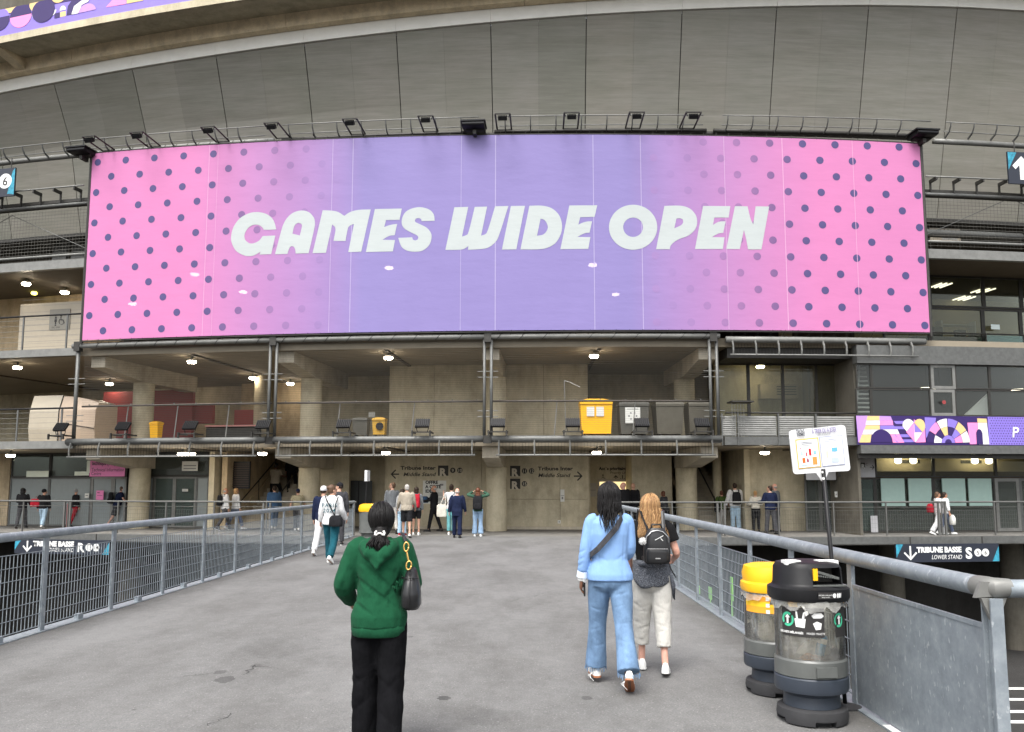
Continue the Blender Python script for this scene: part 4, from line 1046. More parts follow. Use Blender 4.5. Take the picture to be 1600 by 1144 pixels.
shp(cpoly([(640,700),(712,775),(640,775)]), pr['violet'], 4); shp(cpoly([(640,778),(712,778),(645,858)]), pr['white'], 4)
shp(cpoly([(742,650),(850,655),(840,700),(790,760),(745,830)]), pr['violet'], 2)
cx, cy = 955, 868
def wedge(r0, r1, a0, a1, mat, ly):
    P = [(cx+r1*math.cos(math.radians(a)), cy-r1*math.sin(math.radians(a))) for a in [a0+(a1-a0)*i/6 for i in range(7)]]+[(cx+r0*math.cos(math.radians(a)), cy-r0*math.sin(math.radians(a))) for a in [a1+(a0-a1)*i/6 for i in range(7)]]
    shp(cpoly(P), mat, ly)
for i, (k1, k2) in enumerate((('white','pink'),('sand','violet'),('violet','navy'),('white','sand'),('pink','navy'),('navy','white'))):
    wedge(138, 205, i*30+1, i*30+29, pr[k1], 3); wedge(66, 136, i*30+1, i*30+29, pr[k2], 3)
wedge(33, 65, 0, 180, pr['violet'], 3); wedge(1, 32, 0, 180, pr['navy'], 4)
shp(cpoly([(1148,698),(1245,698),(1250,880),(1160,880)]), pr['pink'], 1); shp(cpoly([(1245,662),(1335,665),(1340,698),(1247,698)]), pr['sand'], 1)
shp(cpoly([(1248,700),(1338,700),(1348,883),(1250,883)]), pr['white'], 1)
shp(cpoly([(1225,880),(1225,785),(1238,760),(1255,752),(1273,760),(1287,785),(1287,882)]), pr['navy'], 3)
for i in range(24): shp([(Lw+.02+i*.42,.005),(Lw+.02+i*.42+.42,.005),(Lw+.02+i*.42+.42,.995),(Lw+.02+i*.42,.995)], pr['violet'], 1)
m = MB(); off = rootloc(ST)
for j in range(11):
    for i in range(60):
        u = Lw+.1+i*.095+(j % 2)*.047; v = .05+j*.09
        q = [fn(u+.022*math.cos(a*math.pi/3), v+.022*math.sin(a*math.pi/3), 2) for a in range(6)]; m.add(q, [(0,1,2,3,4,5)])
part('printed_dots', m, pr['navy'], ST, local=True, kind='stuff', fix=False)
tP = TH(1582, 100.05, 678); text_on(ST, 'P', fmat(tP,100.07,0), -.05, 3.34, .5, M['white'], .008, .12)
# strip on the upper gallery, top left
UP = thing('printed_strip', 'purple patterned strip with circles on the gallery edge at the top left', 'banner', tuple(A(-.19,100.8,18.2)))
fu, su = strip(UP, 100.8, -.40, 0, lambda t: zout(t)+.29, lambda t: zout(t)+1.12)
def upx(pts):
    out = []
    for x, y in pts:
        th, z = cyl(x/5.0, y/5.0, 100.8); out.append(((th+.40)*100.8, max(.0,min(1.3,(z-zout(th)-.29)/.83))))
    return out
su([(0,0),(40,0),(40,1),(0,1)][0:1]+[(x*2.0,0) for x in range(1,20)]+[(x*2.0,1) for x in range(19,-1,-1)], pr['violet'], 0)
su([(x*2.0,1.0) for x in range(0,20)]+[(x*2.0,1.28) for x in range(19,-1,-1)], pr['navy'], 0)
def blob(cx, cy, rx, ry, a0, a1, mat, ly, rot=0):
    sg = abs(a1-a0) < 360; P = []
    for i in range(19 if sg else 20):
        a = math.radians(a0+(a1-a0)*i/(18 if sg else 20)); P.append((cx+rx*math.cos(a), cy-ry*math.sin(a)-(rx*math.cos(a))*.22))
    su(upx(P), mat, ly)
for bx_, by_ in ((40,60),(250,50),(420,-20)): blob(bx_+40, by_-20, 60, 62, 0, 360, pr['sand'], 1)
blob(-5,155,82,88,0,360,pr['navy'],2); blob(-5,155,82,88,10,170,pr['violet'],3)
blob(163,125,84,90,0,180,pr['navy'],2); blob(163,125,84,90,180,360,pr['pink'],2)
blob(345,95,96,62,180,360,pr['white'],1); blob(340,85,90,90,0,360,pr['navy'],3)
su(upx([(425,105),(468,96),(468,138),(425,146)]), pr['navy'], 1); su(upx([(470,96),(515,86),(515,125),(470,135)]), pr['sand'], 1)
blob(492,80,24,34,0,180,pr['white'],2)
su(upx([(520,122),(530,50),(560,5),(610,-20),(650,-20),(600,40),(575,112)]), pr['navy'], 2); su(upx([(560,115),(580,50),(640,5),(700,-10),(690,15),(640,40),(610,106)]), pr['white'], 3)
blob(680,90,70,60,0,180,pr['lilac'],2); su(upx([(830,58),(880,0),(985,-10),(985,32)]), pr['pink'], 2); su(upx([(990,30),(990,-10),(1120,-25),(1120,5)]), pr['sand'], 2)

# ================================================================ railings
def rail_fence(nm, label, base, hgt, hr, posts, panels, mat, postsize, meshz, pitch, nh, wr, extra_rail=(), base_plate=0.0):
    """base: polyline of floor points; posts: list of (point, angle); panels: list of (a, b)"""
    p = thing(nm, label, 'railing', tuple(base[len(base)//2]))
    m = MB(); m.tube([Vector(q)+Vector((0,0,hgt)) for q in base], hr, 12); part('handrail', m, mat, p, smooth=40)
    for z, r in extra_rail:
        m = MB(); m.tube([Vector(q)+Vector((0,0,z)) for q in base], r, 6); part('mid_rail', m, mat, p)
    for q, a in posts:
        m = MB(); f = Matrix.Translation(q) @ Matrix.Rotation(a,4,'Z'); w, d, zl = postsize
        m.box((-w/2,-d/2,zl),(w/2,d/2,hgt-hr*.6), f)
        if w > .05:
            for zz in (.12, .3, .7): m.bbox((0,-d/2-.004,zz),(.022,.01,.022), f)
        part('post', m, mat, p)
    z0, z1 = meshz
    for a, b in panels:
        a, b = Vector(a), Vector(b); d = b-a; n = max(2, int(d.length/pitch)); m = MB()
        for k in range(n+1):
            q = a+d*k/n; m.bar(q+Vector((0,0,z0)), q+Vector((0,0,z1)), wr, 4)
        for k in range(nh):
            z = z0+(z1-z0)*k/(nh-1); m.bar(a+Vector((0,0,z)), b+Vector((0,0,z)), wr*(1.5 if k in (0,nh-1) else 1.15), 4)
        part('mesh_panel', m, mat, p)
    return p
RH = 1.13
# left side of the walkway
ly = [9.9+1.65*k for k in range(-9, 11)]+[27.95]
base = [Vector((XL, y, 0)) for y in (-20, -5, 2, 8, 12, 16, 20, 24, 28.0)]
LR = rail_fence('walkway_railing', 'long galvanised mesh railing along the left side of the walkway', base, RH, .05, [(Vector((XL,y,0)), math.pi/2) for y in ly], [(Vector((XL,a+.05,0)),Vector((XL,b-.05,0))) for a, b in zip(ly, ly[1:])], M['galv'], (.085,.03,0), (.07,.93), .068, 7, .0043)
m = MB(); m.box((XL-.13,-20,-.3),(XL+.06,28.1,.012)); part('base_plate', m, M['galv'], LR)
for a, b in zip(ly, ly[1:]):
    m = MB(); m.bbox((XL,(a+b)/2,.045),(.06,.12,.07)); part('foot_clamp', m, M['galv'], LR)
# right side of the walkway
ry = [6.72+1.465*k for k in range(0, 15)]+[27.9]
base = [Vector((XR, y, 0)) for y in (27.9, 24, 20, 16, 12, 9, 7, 5.2, 4.84)]
RR = rail_fence('walkway_railing', 'galvanised railing on the right of the walkway ending in a solid steel plate', base, RH, .056, [(Vector((XR,y,0)), math.pi/2) for y in ry], [(Vector((XR,a+.05,0)),Vector((XR,b-.05,0))) for a, b in zip(ry, ry[1:])], M['galv'], (.085,.03,0), (.07,.90), .068, 7, .0045)
m = MB(); m.box((XR-.006,4.80,.03),(XR+.006,6.67,.92)); m.box((XR-.012,4.80,.90),(XR+.012,6.67,.925)); part('steel_plate', m, M['galv'], RR)
m = MB(); m.box((XR-.035,4.68,0),(XR+.035,4.692,RH-.05)); m.box((XR-.035,4.768,0),(XR+.035,4.78,RH-.05)); m.box((XR-.008,4.692,0),(XR+.008,4.768,RH-.05)); part('end_post', m, M['galv'], RR)
m = MB(); m.tube([(XR,4.87,RH),(XR,4.77,RH),(XR+.02,4.73,RH),(XR+.1,4.72,RH+.005)], [.058,.062,.06,.05], 12); m.prism([(-.10,.0),(.26,.03),(.26,.07),(-.06,.09)], Matrix.Translation((XR,4.71,RH-.05)) @ Matrix.Rotation(math.pi/2,4,'X'), .03); m.prism([(-.07,0),(.07,0),(.02,-.12),(-.02,-.12)], Matrix.Translation((XR,4.705,RH-.05)) @ Matrix.Rotation(math.pi/2,4,'X'), .03); part('corner_bracket', m, M['steel_pale'], RR, smooth=35)
m = MB(); m.tube([(XR+.08,4.72,RH),(XR+5,4.72,RH)], .05, 12); part('handrail', m, M['galv'], RR, smooth=40)
m = MB(); m.box((XR-.06,-8,-.3),(XR+.14,28.1,.012)); part('base_plate', m, M['galv'], RR)
m = MB()
for y0 in (5.25, 5.9): m.box((XR-.055,y0,.0121),(XR+.0,y0+.22,.0165))
part('white_mark', m, M['white'], RR)
for z, zz in ((-4.38,0),):
    for i, (px, py) in enumerate(((1600,1093),(1600,1112),(1600,1128),(1596,1076))):
        x, y = onz(px, py, -4.39); m = MB(); m.box((x-1.1,y-.12,-4.392),(x+8,y+.12,-4.386)); structure('road_marking', m, M['white'])
M['rail_grey'] = pbr('rail_grey', (.115,.115,.108), .5, .2, var=.15, bump=.05)
# railings of the concourse edge
def conc_rail(label, pxs, ref_py, extra, tend):
    ts = [TH(p, 99.88, ref_py) for p in pxs]; n = 30; t0, t1 = tend
    base = [A(t0+(t1-t0)*i/n, 99.88, 0) for i in range(n+1)]
    ts = [t for t in ts if t0 <= t <= t1]
    P = rail_fence('concourse_railing', label, base, 1.12, .032, [(A(t,99.9,0), t) for t in ts], [(A(a+.0006,99.9,0), A(b-.0006,99.9,0)) for a, b in zip(ts, ts[1:])], M['rail_grey'], (.035,.05,-.28), (.12,.84), .085, 6, .0024, extra_rail=((.95,.008),))
    for t in extra:
        m = MB()
        for d in (-.0012,.0012): m.box((-.03,-.03,-.28),(.03,.03,1.09), fmat(t+d,99.96,0))
        part('double_post', m, M['rail_grey'], P)
tl = TH(556, 99.9, 800); tr = TH(968, 99.9, 800)
conc_rail('grey concourse railing left of the walkway, people walking behind it', [-190,-110,-40,37,107,185,260,335,417,470,520,554], 800, [TH(107,99.9,800), TH(418,99.9,800)], (-.30, tl))
conc_rail('grey concourse railing right of the walkway, in front of the glazed front', [969,1010,1050,1127,1216,1302,1384,1470,1553,1640,1720], 800, [TH(1126,99.9,800), TH(1470,99.9,800)], (tr, .21))
# parapet of louvred metal on the first floor right
pp = thing('metal_parapet', 'grey louvred metal parapet on the first floor right of the screens', 'parapet', tuple(A(.06,99.9,3.3)))
xs = [1128,1153,1216,1275,1338]
for a, b in zip(xs, xs[1:]):
    t0, t1 = TH(a,99.95,670), TH(b,99.95,670)-.0004
    m = MB(); m.arc(t0,t1,[(99.88,3.34),(99.92,3.34),(99.92,4.02),(99.88,4.02)],2); q = part('infill', m, M['steel_pale'], pp)
    m = MB()
    for k in range(9): m.arc(t0+.0003,t1-.0003,[(99.921,3.38+k*.072),(99.945,3.385+k*.072),(99.921,3.44+k*.072)],1)
    part('louvre_blades', m, M['steel_pale'], q)
    m = MB(); m.box((-.02,-.05,3.02),(.02,.03,4.1), fmat(t0,99.95,0)); part('post', m, M['steel'], pp)
tube_arc('top_rail', .038, GT, 99.93, 4.13, .03, M['steel_dark'], pp)
# small platform cage by the right end of the tube
cg = thing('cage', 'small wire cage under a dark plate beside the right end of the tube', 'cage', tuple(A(.0395,100.1,3.3)))
m = MB(); f = fmat(.0405,100.1,0); m.box((-.15,-.3,4.45),(.6,.3,4.5),f); part('plate', m, M['steel_dark'], cg)
m = MB()
for k in range(5): m.bar(f @ Vector((-.1+k*.1,-.1,3.3)), f @ Vector((-.1+k*.1,-.1,4.45)), .008, 4)
for k in range(6): m.bar(f @ Vector((-.1,-.1,3.4+k*.2)), f @ Vector((.35,-.1,3.4+k*.2)), .008, 4)
part('wires', m, M['steel_pale'], cg)
# ================================================================ signs
def sign_board(label, t, r, x0, x1, z0, z1, mat, th=.08, frame=None, nm='hanging_sign'):
    s = thing(nm, label, 'sign', tuple(A(t, r, z0)))
    m = MB(); m.box((x0,-th,z0),(x1,0,z1), fmat(t,r,0)); part('board', m, mat, s); return s, fmat(t, r+th, 0)
def arrow(parent, f, x, y, L, w, ang, mat, off=-.004, hd=.5):
    pts = [(-w/2,-L/2),(w/2,-L/2),(w/2,L/2-w*1.6),(w/2,L/2-w*.2)]
    me = None
    M2 = f @ Matrix.Translation((x,off,y)) @ Matrix.Rotation(math.pi/2,4,'X') @ Matrix.Rotation(ang,4,'Z')
    m = MB(); m.prism([(-w/2,-L/2),(w/2,-L/2),(w/2,L/2-w),(-w/2,L/2-w)], M2, .003)
    for s in (-1,1):
        h = L*hd; m.prism([(0,L/2),(0,L/2-w*1.42),(s*(h-w*.7),L/2-h-w*.7),(s*h,L/2-h)] , M2 @ Matrix.Translation((0,0,.0005*s+.001)), .003)
    return part('arrow', m, mat, parent)
def disc_no(parent, f, x, y, r, txt, mdisc, mtxt, size):
    m = MB(); m.lathe([(r,0),(r,.003)], 22, f @ Matrix.Translation((x,-.003,y)) @ Matrix.Rotation(math.pi/2,4,'X')); part('number_disc', m, mdisc, parent)
    text_on(parent, txt, f, x, y-size*.36, size, mtxt, .012*size, 0, 'CENTER', off=-.010)
def fm(px, py, r): t, z = cyl(px, py, r); return t, z
def lower_sign(px0, px1, py0, py1, letter, nums, label):
    r = 100.2; ta, z1 = fm(px0, py0, r); tb, z0 = fm(px1, py1, r); t = (ta+tb)/2; w = (tb-ta)*r/2; 
    s, f = sign_board(label, t, r, -w, w, z0, z1, M['navy_sign'])
    h = z1-z0
    for sx in (-1,1):
        m = MB(); m.add([f @ Vector(p) for p in ((sx*w*.995,-.002,z0+h*(.02 if sx>0 else .98)),(sx*w*.995,-.002,z0+h*(.85 if sx>0 else .25)),(sx*w*.86,-.002,z0+h*(.02 if sx>0 else .98)))], [(0,1,2)])
        part('teal_corner', m, M['teal'], s, fix=False)
    k = w/1.75
    arrow(s, f, -1.27*k, z0+h*.5, h*.78, .055, math.pi, M['white'])
    text_on(s, 'TRIBUNE BASSE', f, -1.05*k, z0+h*.54, .24, M['white'], .012, 0, fit=1.52*k)
    text_on(s, 'LOWER STAND', f, -.57*k, z0+h*.16, .2, M['white'], .0, .22, fit=1.03*k)
    text_on(s, letter, f, .60*k, z0+h*.2, h*.82, M['white'], .02)
    for i, n in enumerate(nums): disc_no(s, f, (1.02+.26*i)*k, z0+h*.5, .122*k, n, M['white'], M['ink'], .175*k)
    m = MB(); m.bar(f @ Vector((-w*.7,.05,z1)), f @ Vector((-w*.7,.05,-.02)), .02, 6); m.bar(f @ Vector((w*.7,.05,z1)), f @ Vector((w*.7,.05,-.02)), .02, 6); part('hanger', m, M['steel_dark'], s)
    return s
lower_sign(1397,1559,850,877,'S',('5','6'),'dark wayfinding sign reading TRIBUNE BASSE LOWER STAND S 5 6')
lower_sign(27,173,842,867,'R',('13','14'),'dark wayfinding sign reading TRIBUNE BASSE LOWER STAND R 13 14')
paper0 = flat('pale_print', (.55,.5,.4), .6)
# painted wayfinding on the core wall
def wall_sign(label, px): return thing('wall_sign', label, 'sign', tuple(A(TH(px,RW,740),RW+.01,1.6)))
def wf(px, py, r=RW): t, z = cyl(px, py, r); return fmat(t, r+.003, 0), z
def ink_text(s, body, px0, px1, py, size, bold=0, shear=0, r=RW, mat=None):
    (ta, z), (tb, _) = cyl(px0, py, r), cyl(px1, py, r); text_on(s, body, fmat((ta+tb)/2, r+.003, 0), -(tb-ta)*r/2, z, size, mat or M['ink'], bold, shear, fit=(tb-ta)*r)
def r_box(s, px0, px1, py0, py1, r=RW):
    (ta, z1), (tb, z0) = cyl(px0, py0, r), cyl(px1, py1, r); f = fmat((ta+tb)/2, r+.003, 0); w = (tb-ta)*r/2
    m = MB(); m.box((-w,-.003,z0),(w,0,z1), f); part('letter_box', m, M['ink'], s)
    text_on(s, 'R', f, -.02, z0+.0, (z1-z0)*1.02, paper0, .02, 0, 'CENTER', off=-.008)
ws = wall_sign('painted wall lettering Tribune Inter Middle Stand R 9 10 with a left arrow', 665)
f, z = wf(617, 741); arrow(ws, f, 0, z, .34, .05, math.pi/2, M['ink'], hd=.55)
ink_text(ws, 'Tribune Inter', 626, 681, 734, .2, .006); ink_text(ws, 'Middle Stand', 630, 681, 744, .2, .004, .22)
r_box(ws, 684.5, 700.5, 727.5, 743.5)
for px, n in ((707.5,'9'),(718.5,'10')): f, z = wf(px, 735); disc_no(ws, f, 0, z, .105, n, M['ink'], paper0, .17)
ws = wall_sign('painted wall lettering R 11 12 R 15 Tribune Inter Middle Stand with a right arrow', 850)
r_box(ws, 797, 813, 728, 744); r_box(ws, 797, 813, 748, 764)
for px, py, n in ((819.5,736,'11'),(830.5,736,'12'),(819.5,756,'15')): f, z = wf(px, py); disc_no(ws, f, 0, z, .105, n, M['ink'], paper0, .17)
ink_text(ws, 'Tribune Inter', 840.5, 895.5, 735, .2, .006); ink_text(ws, 'Middle Stand', 840.5, 891, 745.5, .2, .004, .22)
f, z = wf(903.5, 744); arrow(ws, f, 0, z, .34, .05, -math.pi/2, M['ink'], hd=.55)
r3 = 93.6
ws = thing('wall_sign', 'painted lettering Accès prioritaire Priority Lift with wheelchair symbol over the lit lift', 'sign', tuple(A(TH(957,r3,740),r3+.01,1.9)))
ink_text(ws, 'Accès prioritaire', 936, 979, 734.5, .18, .008, 0, r3); ink_text(ws, 'Priority Lift', 953, 979, 740.5, .15, 0, .2, r3)
f, z = wf(968, 747, r3); arrow(ws, f, -.15, z, .24, .035, 0, M['ink'], hd=.4); arrow(ws, f, .12, z, .24, .035, math.pi, M['ink'], hd=.4)
def wheelchair(parent, f, x, z, h, mat):
    m = MB(); g = f @ Matrix.Translation((x,-.006,z)) @ Matrix.Rotation(math.pi/2,4,'X')
    m.lathe([(.12*h,0),(.12*h,.003)], 12, g @ Matrix.Translation((-.08*h,.86*h,0)))
    L = [(-.08,.72),(-.06,.42),(.2,.40),(.32,.08)]
    for a, b in zip(L, L[1:]): m.bar(g @ Vector((a[0]*h,a[1]*h,.0)), g @ Vector((b[0]*h,b[1]*h,.0)), .055*h, 4)
    W = [(.02+.3*math.cos(a), .27+.3*math.sin(a)) for a in [math.radians(100+i*24) for i in range(11)]]
    for a, b in zip(W, W[1:]): m.bar(g @ Vector((a[0]*h,a[1]*h,0)), g @ Vector((b[0]*h,b[1]*h,0)), .035*h, 4)
    return part('wheelchair_symbol', m, mat, parent)
f, z = wf(943, 751, r3); wheelchair(ws, f, 0, z, .26, M['ink'])
# posters and plates on the core wall
def plate(nm, label, px0, px1, py0, py1, r, mat, lines=(), cat='poster', linemat=None):
    (ta, z1), (tb, z0) = cyl(px0, py0, r), cyl(px1, py1, r); t = (ta+tb)/2; w = (tb-ta)*r/2; f = fmat(t, r+.012, 0)
    s = thing(nm, label, cat, tuple(A(t, r, z0))); m = MB(); m.box((-w,-.001,z0),(w,.011,z1), f); part('board', m, mat, s)
    for (u0,u1,v0,v1,mm) in lines:
        m = MB(); m.box((-w+2*w*u0,-.004,z0+(z1-z0)*v0),(-w+2*w*u1,-.0015,z0+(z1-z0)*v1), f); part('print_block', m, mm, s)
    return s, f, w, z0, z1
paper = flat('paper_white', (.62,.62,.58), .6); grey_ink = flat('grey_ink', (.2,.2,.2), .6)
s, f, w, z0, z1 = plate('poster', 'white poster behind the bald man in black on the core wall', 661, 697, 751, 787.5, RW, paper,
     [(.12,.85,.16+.035*i,.175+.035*i,grey_ink) for i in range(3)]+[(.3,.85,.36+.05*i,.38+.05*i,grey_ink) for i in range(3)]+[(.75,.88,.78,.86,grey_ink)])
text_on(s, 'OFFRE\nA COTÉ\nIDÉAL', f, -w+.1, z0+.75*(z1-z0)+.1, .17, M['ink'], .008, off=-.005)
plate('notice', 'small cream notice on the core wall left of the white poster', 652.5, 659, 769, 777, RW, M['cream'], [(.3,.7,.3,.6,M['red'])], 'notice')
plate('call_box', 'pale switch plates on the core wall right of the painted letters', 875.5, 882, 765, 784, RW, paper, [(.3,.7,.2,.4,grey_ink),(.1,.9,.48,.52,grey_ink)], 'plate')
plate('socket', 'small white socket low on the core wall', 871.5, 876, 813, 818, RW, paper, [(.3,.7,.3,.7,grey_ink)], 'socket')
plate('notice', 'two faint grey notices on the recess wall beside the lift', 921, 932, 755, 776, r3, flat('notice_grey',(.36,.34,.3),.6), [(.1,.9,.46,.5,grey_ink)], 'notice')
plate('metal_cabinet', 'dark grey cabinet in the shaded recess left of the core wall', 540, 581, 751, 800, 94.1, flat('cabinet_grey',(.05,.055,.055),.5), [(.48,.52,.02,.98,M['black'])], 'cabinet')
plate('louvre_sign', 'pale information panel above the green glass doors on the left', 285, 309, 721, 736, 96.4, paper, [(.1,.9,.2,.3,grey_ink),(.1,.9,.5,.6,grey_ink)], 'sign')
plate('door_notice', 'small white notice on the right green glass door', 285, 294, 764, 768, 96.32, paper, [(.2,.8,.4,.6,grey_ink)], 'notice')
plate('door_notice', 'small white notice right of the grey glazing on the left', 133, 139, 771, 778, 96.32, paper, [(.2,.8,.4,.6,grey_ink)], 'notice')
s, f, w, z0, z1 = plate('pink_notice', 'small pink notice with double arrow on the left glass door', 151, 161.5, 766.5, 781, 96.34, M['pink_sign'], [(.15,.45,.72,.8,M['ink']),(.15,.85,.42,.46,M['ink'])], 'notice')
s, f, w, z0, z1 = plate('pink_sign', 'pink sign reading Technical Information Centre above the left glass door', 141.5, 195, 720, 744.5, 97.2, M['pink_sign'], (), 'sign')
text_on(s, 'technique (TIC)', f, -w+.08, z1-.17, .22, M['ink'], .006, off=-.003, fit=w*1.35); text_on(s, 'Technical Information', f, -w+.08, z0+.2, .2, M['ink'], 0, off=-.003, fit=w*1.84); text_on(s, 'Centre', f, -w+.08, z0+.05, .2, M['ink'], 0, off=-.003, fit=w*.55)
m = MB(); m.box((-w*.7,.012,z1-.03),(-w*.7+.03,.05,3.0), f); m.box((w*.7,.012,z1-.03),(w*.7+.03,.05,3.0), f); part('hanger', m, M['steel_dark'], s)
s, f, w, z0, z1 = plate('direction_sign', 'dark direction sign under the first floor slab left of the pink sign', 148.5, 165, 700, 719, 98.6, M['navy_sign'], (), 'sign')
text_on(s, 'Tribune\n- Médias\n- Presse', f, -w+.04, z1-.13, .11, M['white'], 0, off=-.003)
m = MB(); m.box((-w,.012,z1-.02),(w,.05,3.02), f); part('hanger', m, M['steel_dark'], s)
s, f, w, z0, z1 = plate('direction_sign', 'grey sign panel with two dark arrows beside the dark direction sign', 165.5, 178, 702, 721, 98.6, flat('sign_grey',(.14,.13,.115),.6), (), 'sign')
arrow(s, f, -.03, (z0+z1)/2-.05, .2, .03, math.pi, M['ink']); arrow(s, f, .1, (z0+z1)/2+.02, .16, .03, -2.2, M['ink'])
m = MB(); m.box((-w,.012,z1-.02),(w,.05,3.02), f); part('hanger', m, M['steel_dark'], s)
plate('window_poster', 'pale strip of paper in the upper left glazing', 42, 76, 736, 745.5, 96.32, flat('paper_bright',(.78,.84,.72),.6), (), 'paper')
plate('window_poster', 'pale torn strip of paper in the glazing beside the pink sign', 117, 139, 737, 743, 96.32, flat('paper_bright',(.78,.84,.72),.6), (), 'paper')
plate('window_poster', 'tall pale strip of paper at the left edge of the pink sign', 136.5, 141, 720, 739, 96.34, flat('paper_bright',(.78,.84,.72),.6), (), 'paper')
# toilet partition on the second floor left
s, f, w, z0, z1 = plate('partition', 'cream partition of the toilets on the second floor at the left', 33, 126, 476, 548, 98.6, M['cream'], (), 'partition')
m = MB()
for k in range(9): m.box((-w,-.003,z0+.25*k+.1),(w,-.0015,z0+.25*k+.108), f)
part('plank_joints', m, grey_ink, s, kind='stuff')
s, f, w, z0, z1 = plate('toilet_sign', 'grey toilet sign with a person and a wheelchair symbol on the cream partition', 78.5, 108.5, 484, 514, 98.64, flat('sign_grey2',(.2,.19,.16),.5), (), 'sign')
m = MB(); m.ball(f @ Vector((-.17,-.005,z0+.55)), (.035,.006,.035), 8, 5); m.prism([(-.06,.0),(.06,.0),(.04,.2),(-.04,.2)], f @ Matrix.Translation((-.17,-.005,z0+.3)) @ Matrix.Rotation(math.pi/2,4,'X'), .004); m.prism([(-.035,0),(.035,0),(.03,.16),(-.03,.16)], f @ Matrix.Translation((-.17,-.005,z0+.14)) @ Matrix.Rotation(math.pi/2,4,'X'), .004); part('person_symbol', m, M['ink'], s)
wheelchair(s, f, .1, z0+.2, .4, M['ink']); text_on(s, 'WC  PMR', f, -w+.12, z0+.05, .09, M['ink'], 0, .2, off=-.003)
# kiosk on the first floor left
k0, kz = cyl(110, 680, 98.4)
ks = thing('kiosk', 'curved cream kiosk on the first floor at the left, split by a dark line', 'kiosk', tuple(A(k0,98.4,3.3)), k0)
def kiosk_body(x0, x1, mat, nm):
    m = MB(); R = []
    for i in range(9):
        x = x0+(x1-x0)*i/8; u = (x-x0)/(x1-x0); h = 1.75-.28*u**2 if nm == 'front_shell' else 1.8
        R.append([Vector((x,-.55,0)),Vector((x,-.62,.5)),Vector((x,-.6,1.2)),Vector((x,-.42,h)),Vector((x,.6,h)),Vector((x,.6,0))])
    m.rings(R); return part(nm, m, mat, ks, local=True)
kiosk_body(-1.35,-.05, M['cream'], 'rear_shell'); kiosk_body(-.02,1.55, flat('kiosk_shell',(.40,.31,.23),.35), 'front_shell')
m = MB(); m.tube([(-.02,-.625,.72),(.5,-.64,.66),(1.55,-.64,.5)], .014, 5); m.tube([(-.035,-.6,0),(-.035,-.64,.5),(-.035,-.62,1.2),(-.035,-.43,1.78)], .016, 5); part('trim', m, M['black'], ks, local=True)
# second sign pieces at both picture edges
r = 100.6
tb, z1 = cyl(25, 262, r); _, z0 = cyl(23, 306, r); tb2 = tb-1.6/r
s = thing('direction_sign', 'dark hanging sign with the number 6 at the left edge of the picture', 'sign', tuple(A(tb,r,z0))); f = fmat(tb,r,0)
m = MB(); m.box((-2.2,-.02,z0),(0,.04,z1), f); part('board', m, M['navy_sign'], s)
m = MB(); m.add([f @ Vector(p) for p in ((-.3,-.023,z0+.1),(-.01,-.023,z0+.05),(-.01,-.023,z1-.02),(-.12,-.023,z1-.15))], [(0,1,2,3)]); part('teal_wave', m, M['teal'], s, fix=False)
disc_no(s, f @ Matrix.Translation((0,-.021,0)), -.42, (z0+z1)/2+.05, .29, '6', M['white'], M['ink'], .46)
m = MB(); m.bar(f @ Vector((-.2,0,z1)), f @ Vector((-.2,0,13.9)), .02, 5); m.bar(f @ Vector((-2,0,z1)), f @ Vector((-2,0,13.9)), .02, 5); part('hanger', m, M['steel_dark'], s)
ta, z1 = cyl(1573, 237, r); _, z0 = cyl(1577, 287, r); f = fmat(ta,r,0)
s = thing('direction_sign', 'dark hanging sign with a white up arrow at the right edge of the picture', 'sign', tuple(A(ta,r,z0)))
m = MB(); m.box((0,-.02,z0),(2.2,.04,z1), f); part('board', m, M['navy_sign'], s)
m = MB(); m.add([f @ Vector(p) for p in ((.01,-.023,z0+.5),(.35,-.023,z1-.02),(.01,-.023,z1-.02))], [(0,1,2)]); part('teal_wave', m, M['teal'], s, fix=False)
arrow(s, f @ Matrix.Translation((0,-.022,0)), .52, (z0+z1)/2, .86, .17, 0, M['white'], hd=.42)
m = MB(); m.bar(f @ Vector((.3,0,z1)), f @ Vector((.3,0,13.75)), .02, 5); m.bar(f @ Vector((2,0,z1)), f @ Vector((2,0,13.75)), .02, 5); part('hanger', m, M['steel_dark'], s)
# gallery signs on the right
s, f, w, z0, z1 = plate('toilet_sign', 'pale two language toilet sign behind the wire fence right of the banner', 1452, 1501, 356, 378, 97.0, M['cream'], [(.38,.9,.1,.75,flat('sign_mid',(.35,.35,.33),.6))], 'sign')
text_on(s, 'Toilettes', f, -w+2*w*.45, z0+.36, .2, M['navy_sign'], 0, off=-.006, fit=w*.75); text_on(s, 'Restrooms', f, -w+2*w*.45, z0+.12, .2, M['navy_sign'], 0, off=-.006, fit=w*.78)
m = MB(); m.box((-w,.015,9.98),(-w+.05,.06,z1), f); m.box((w-.05,.015,9.98),(w,.06,z1), f); part('leg', m, M['steel_dark'], s)
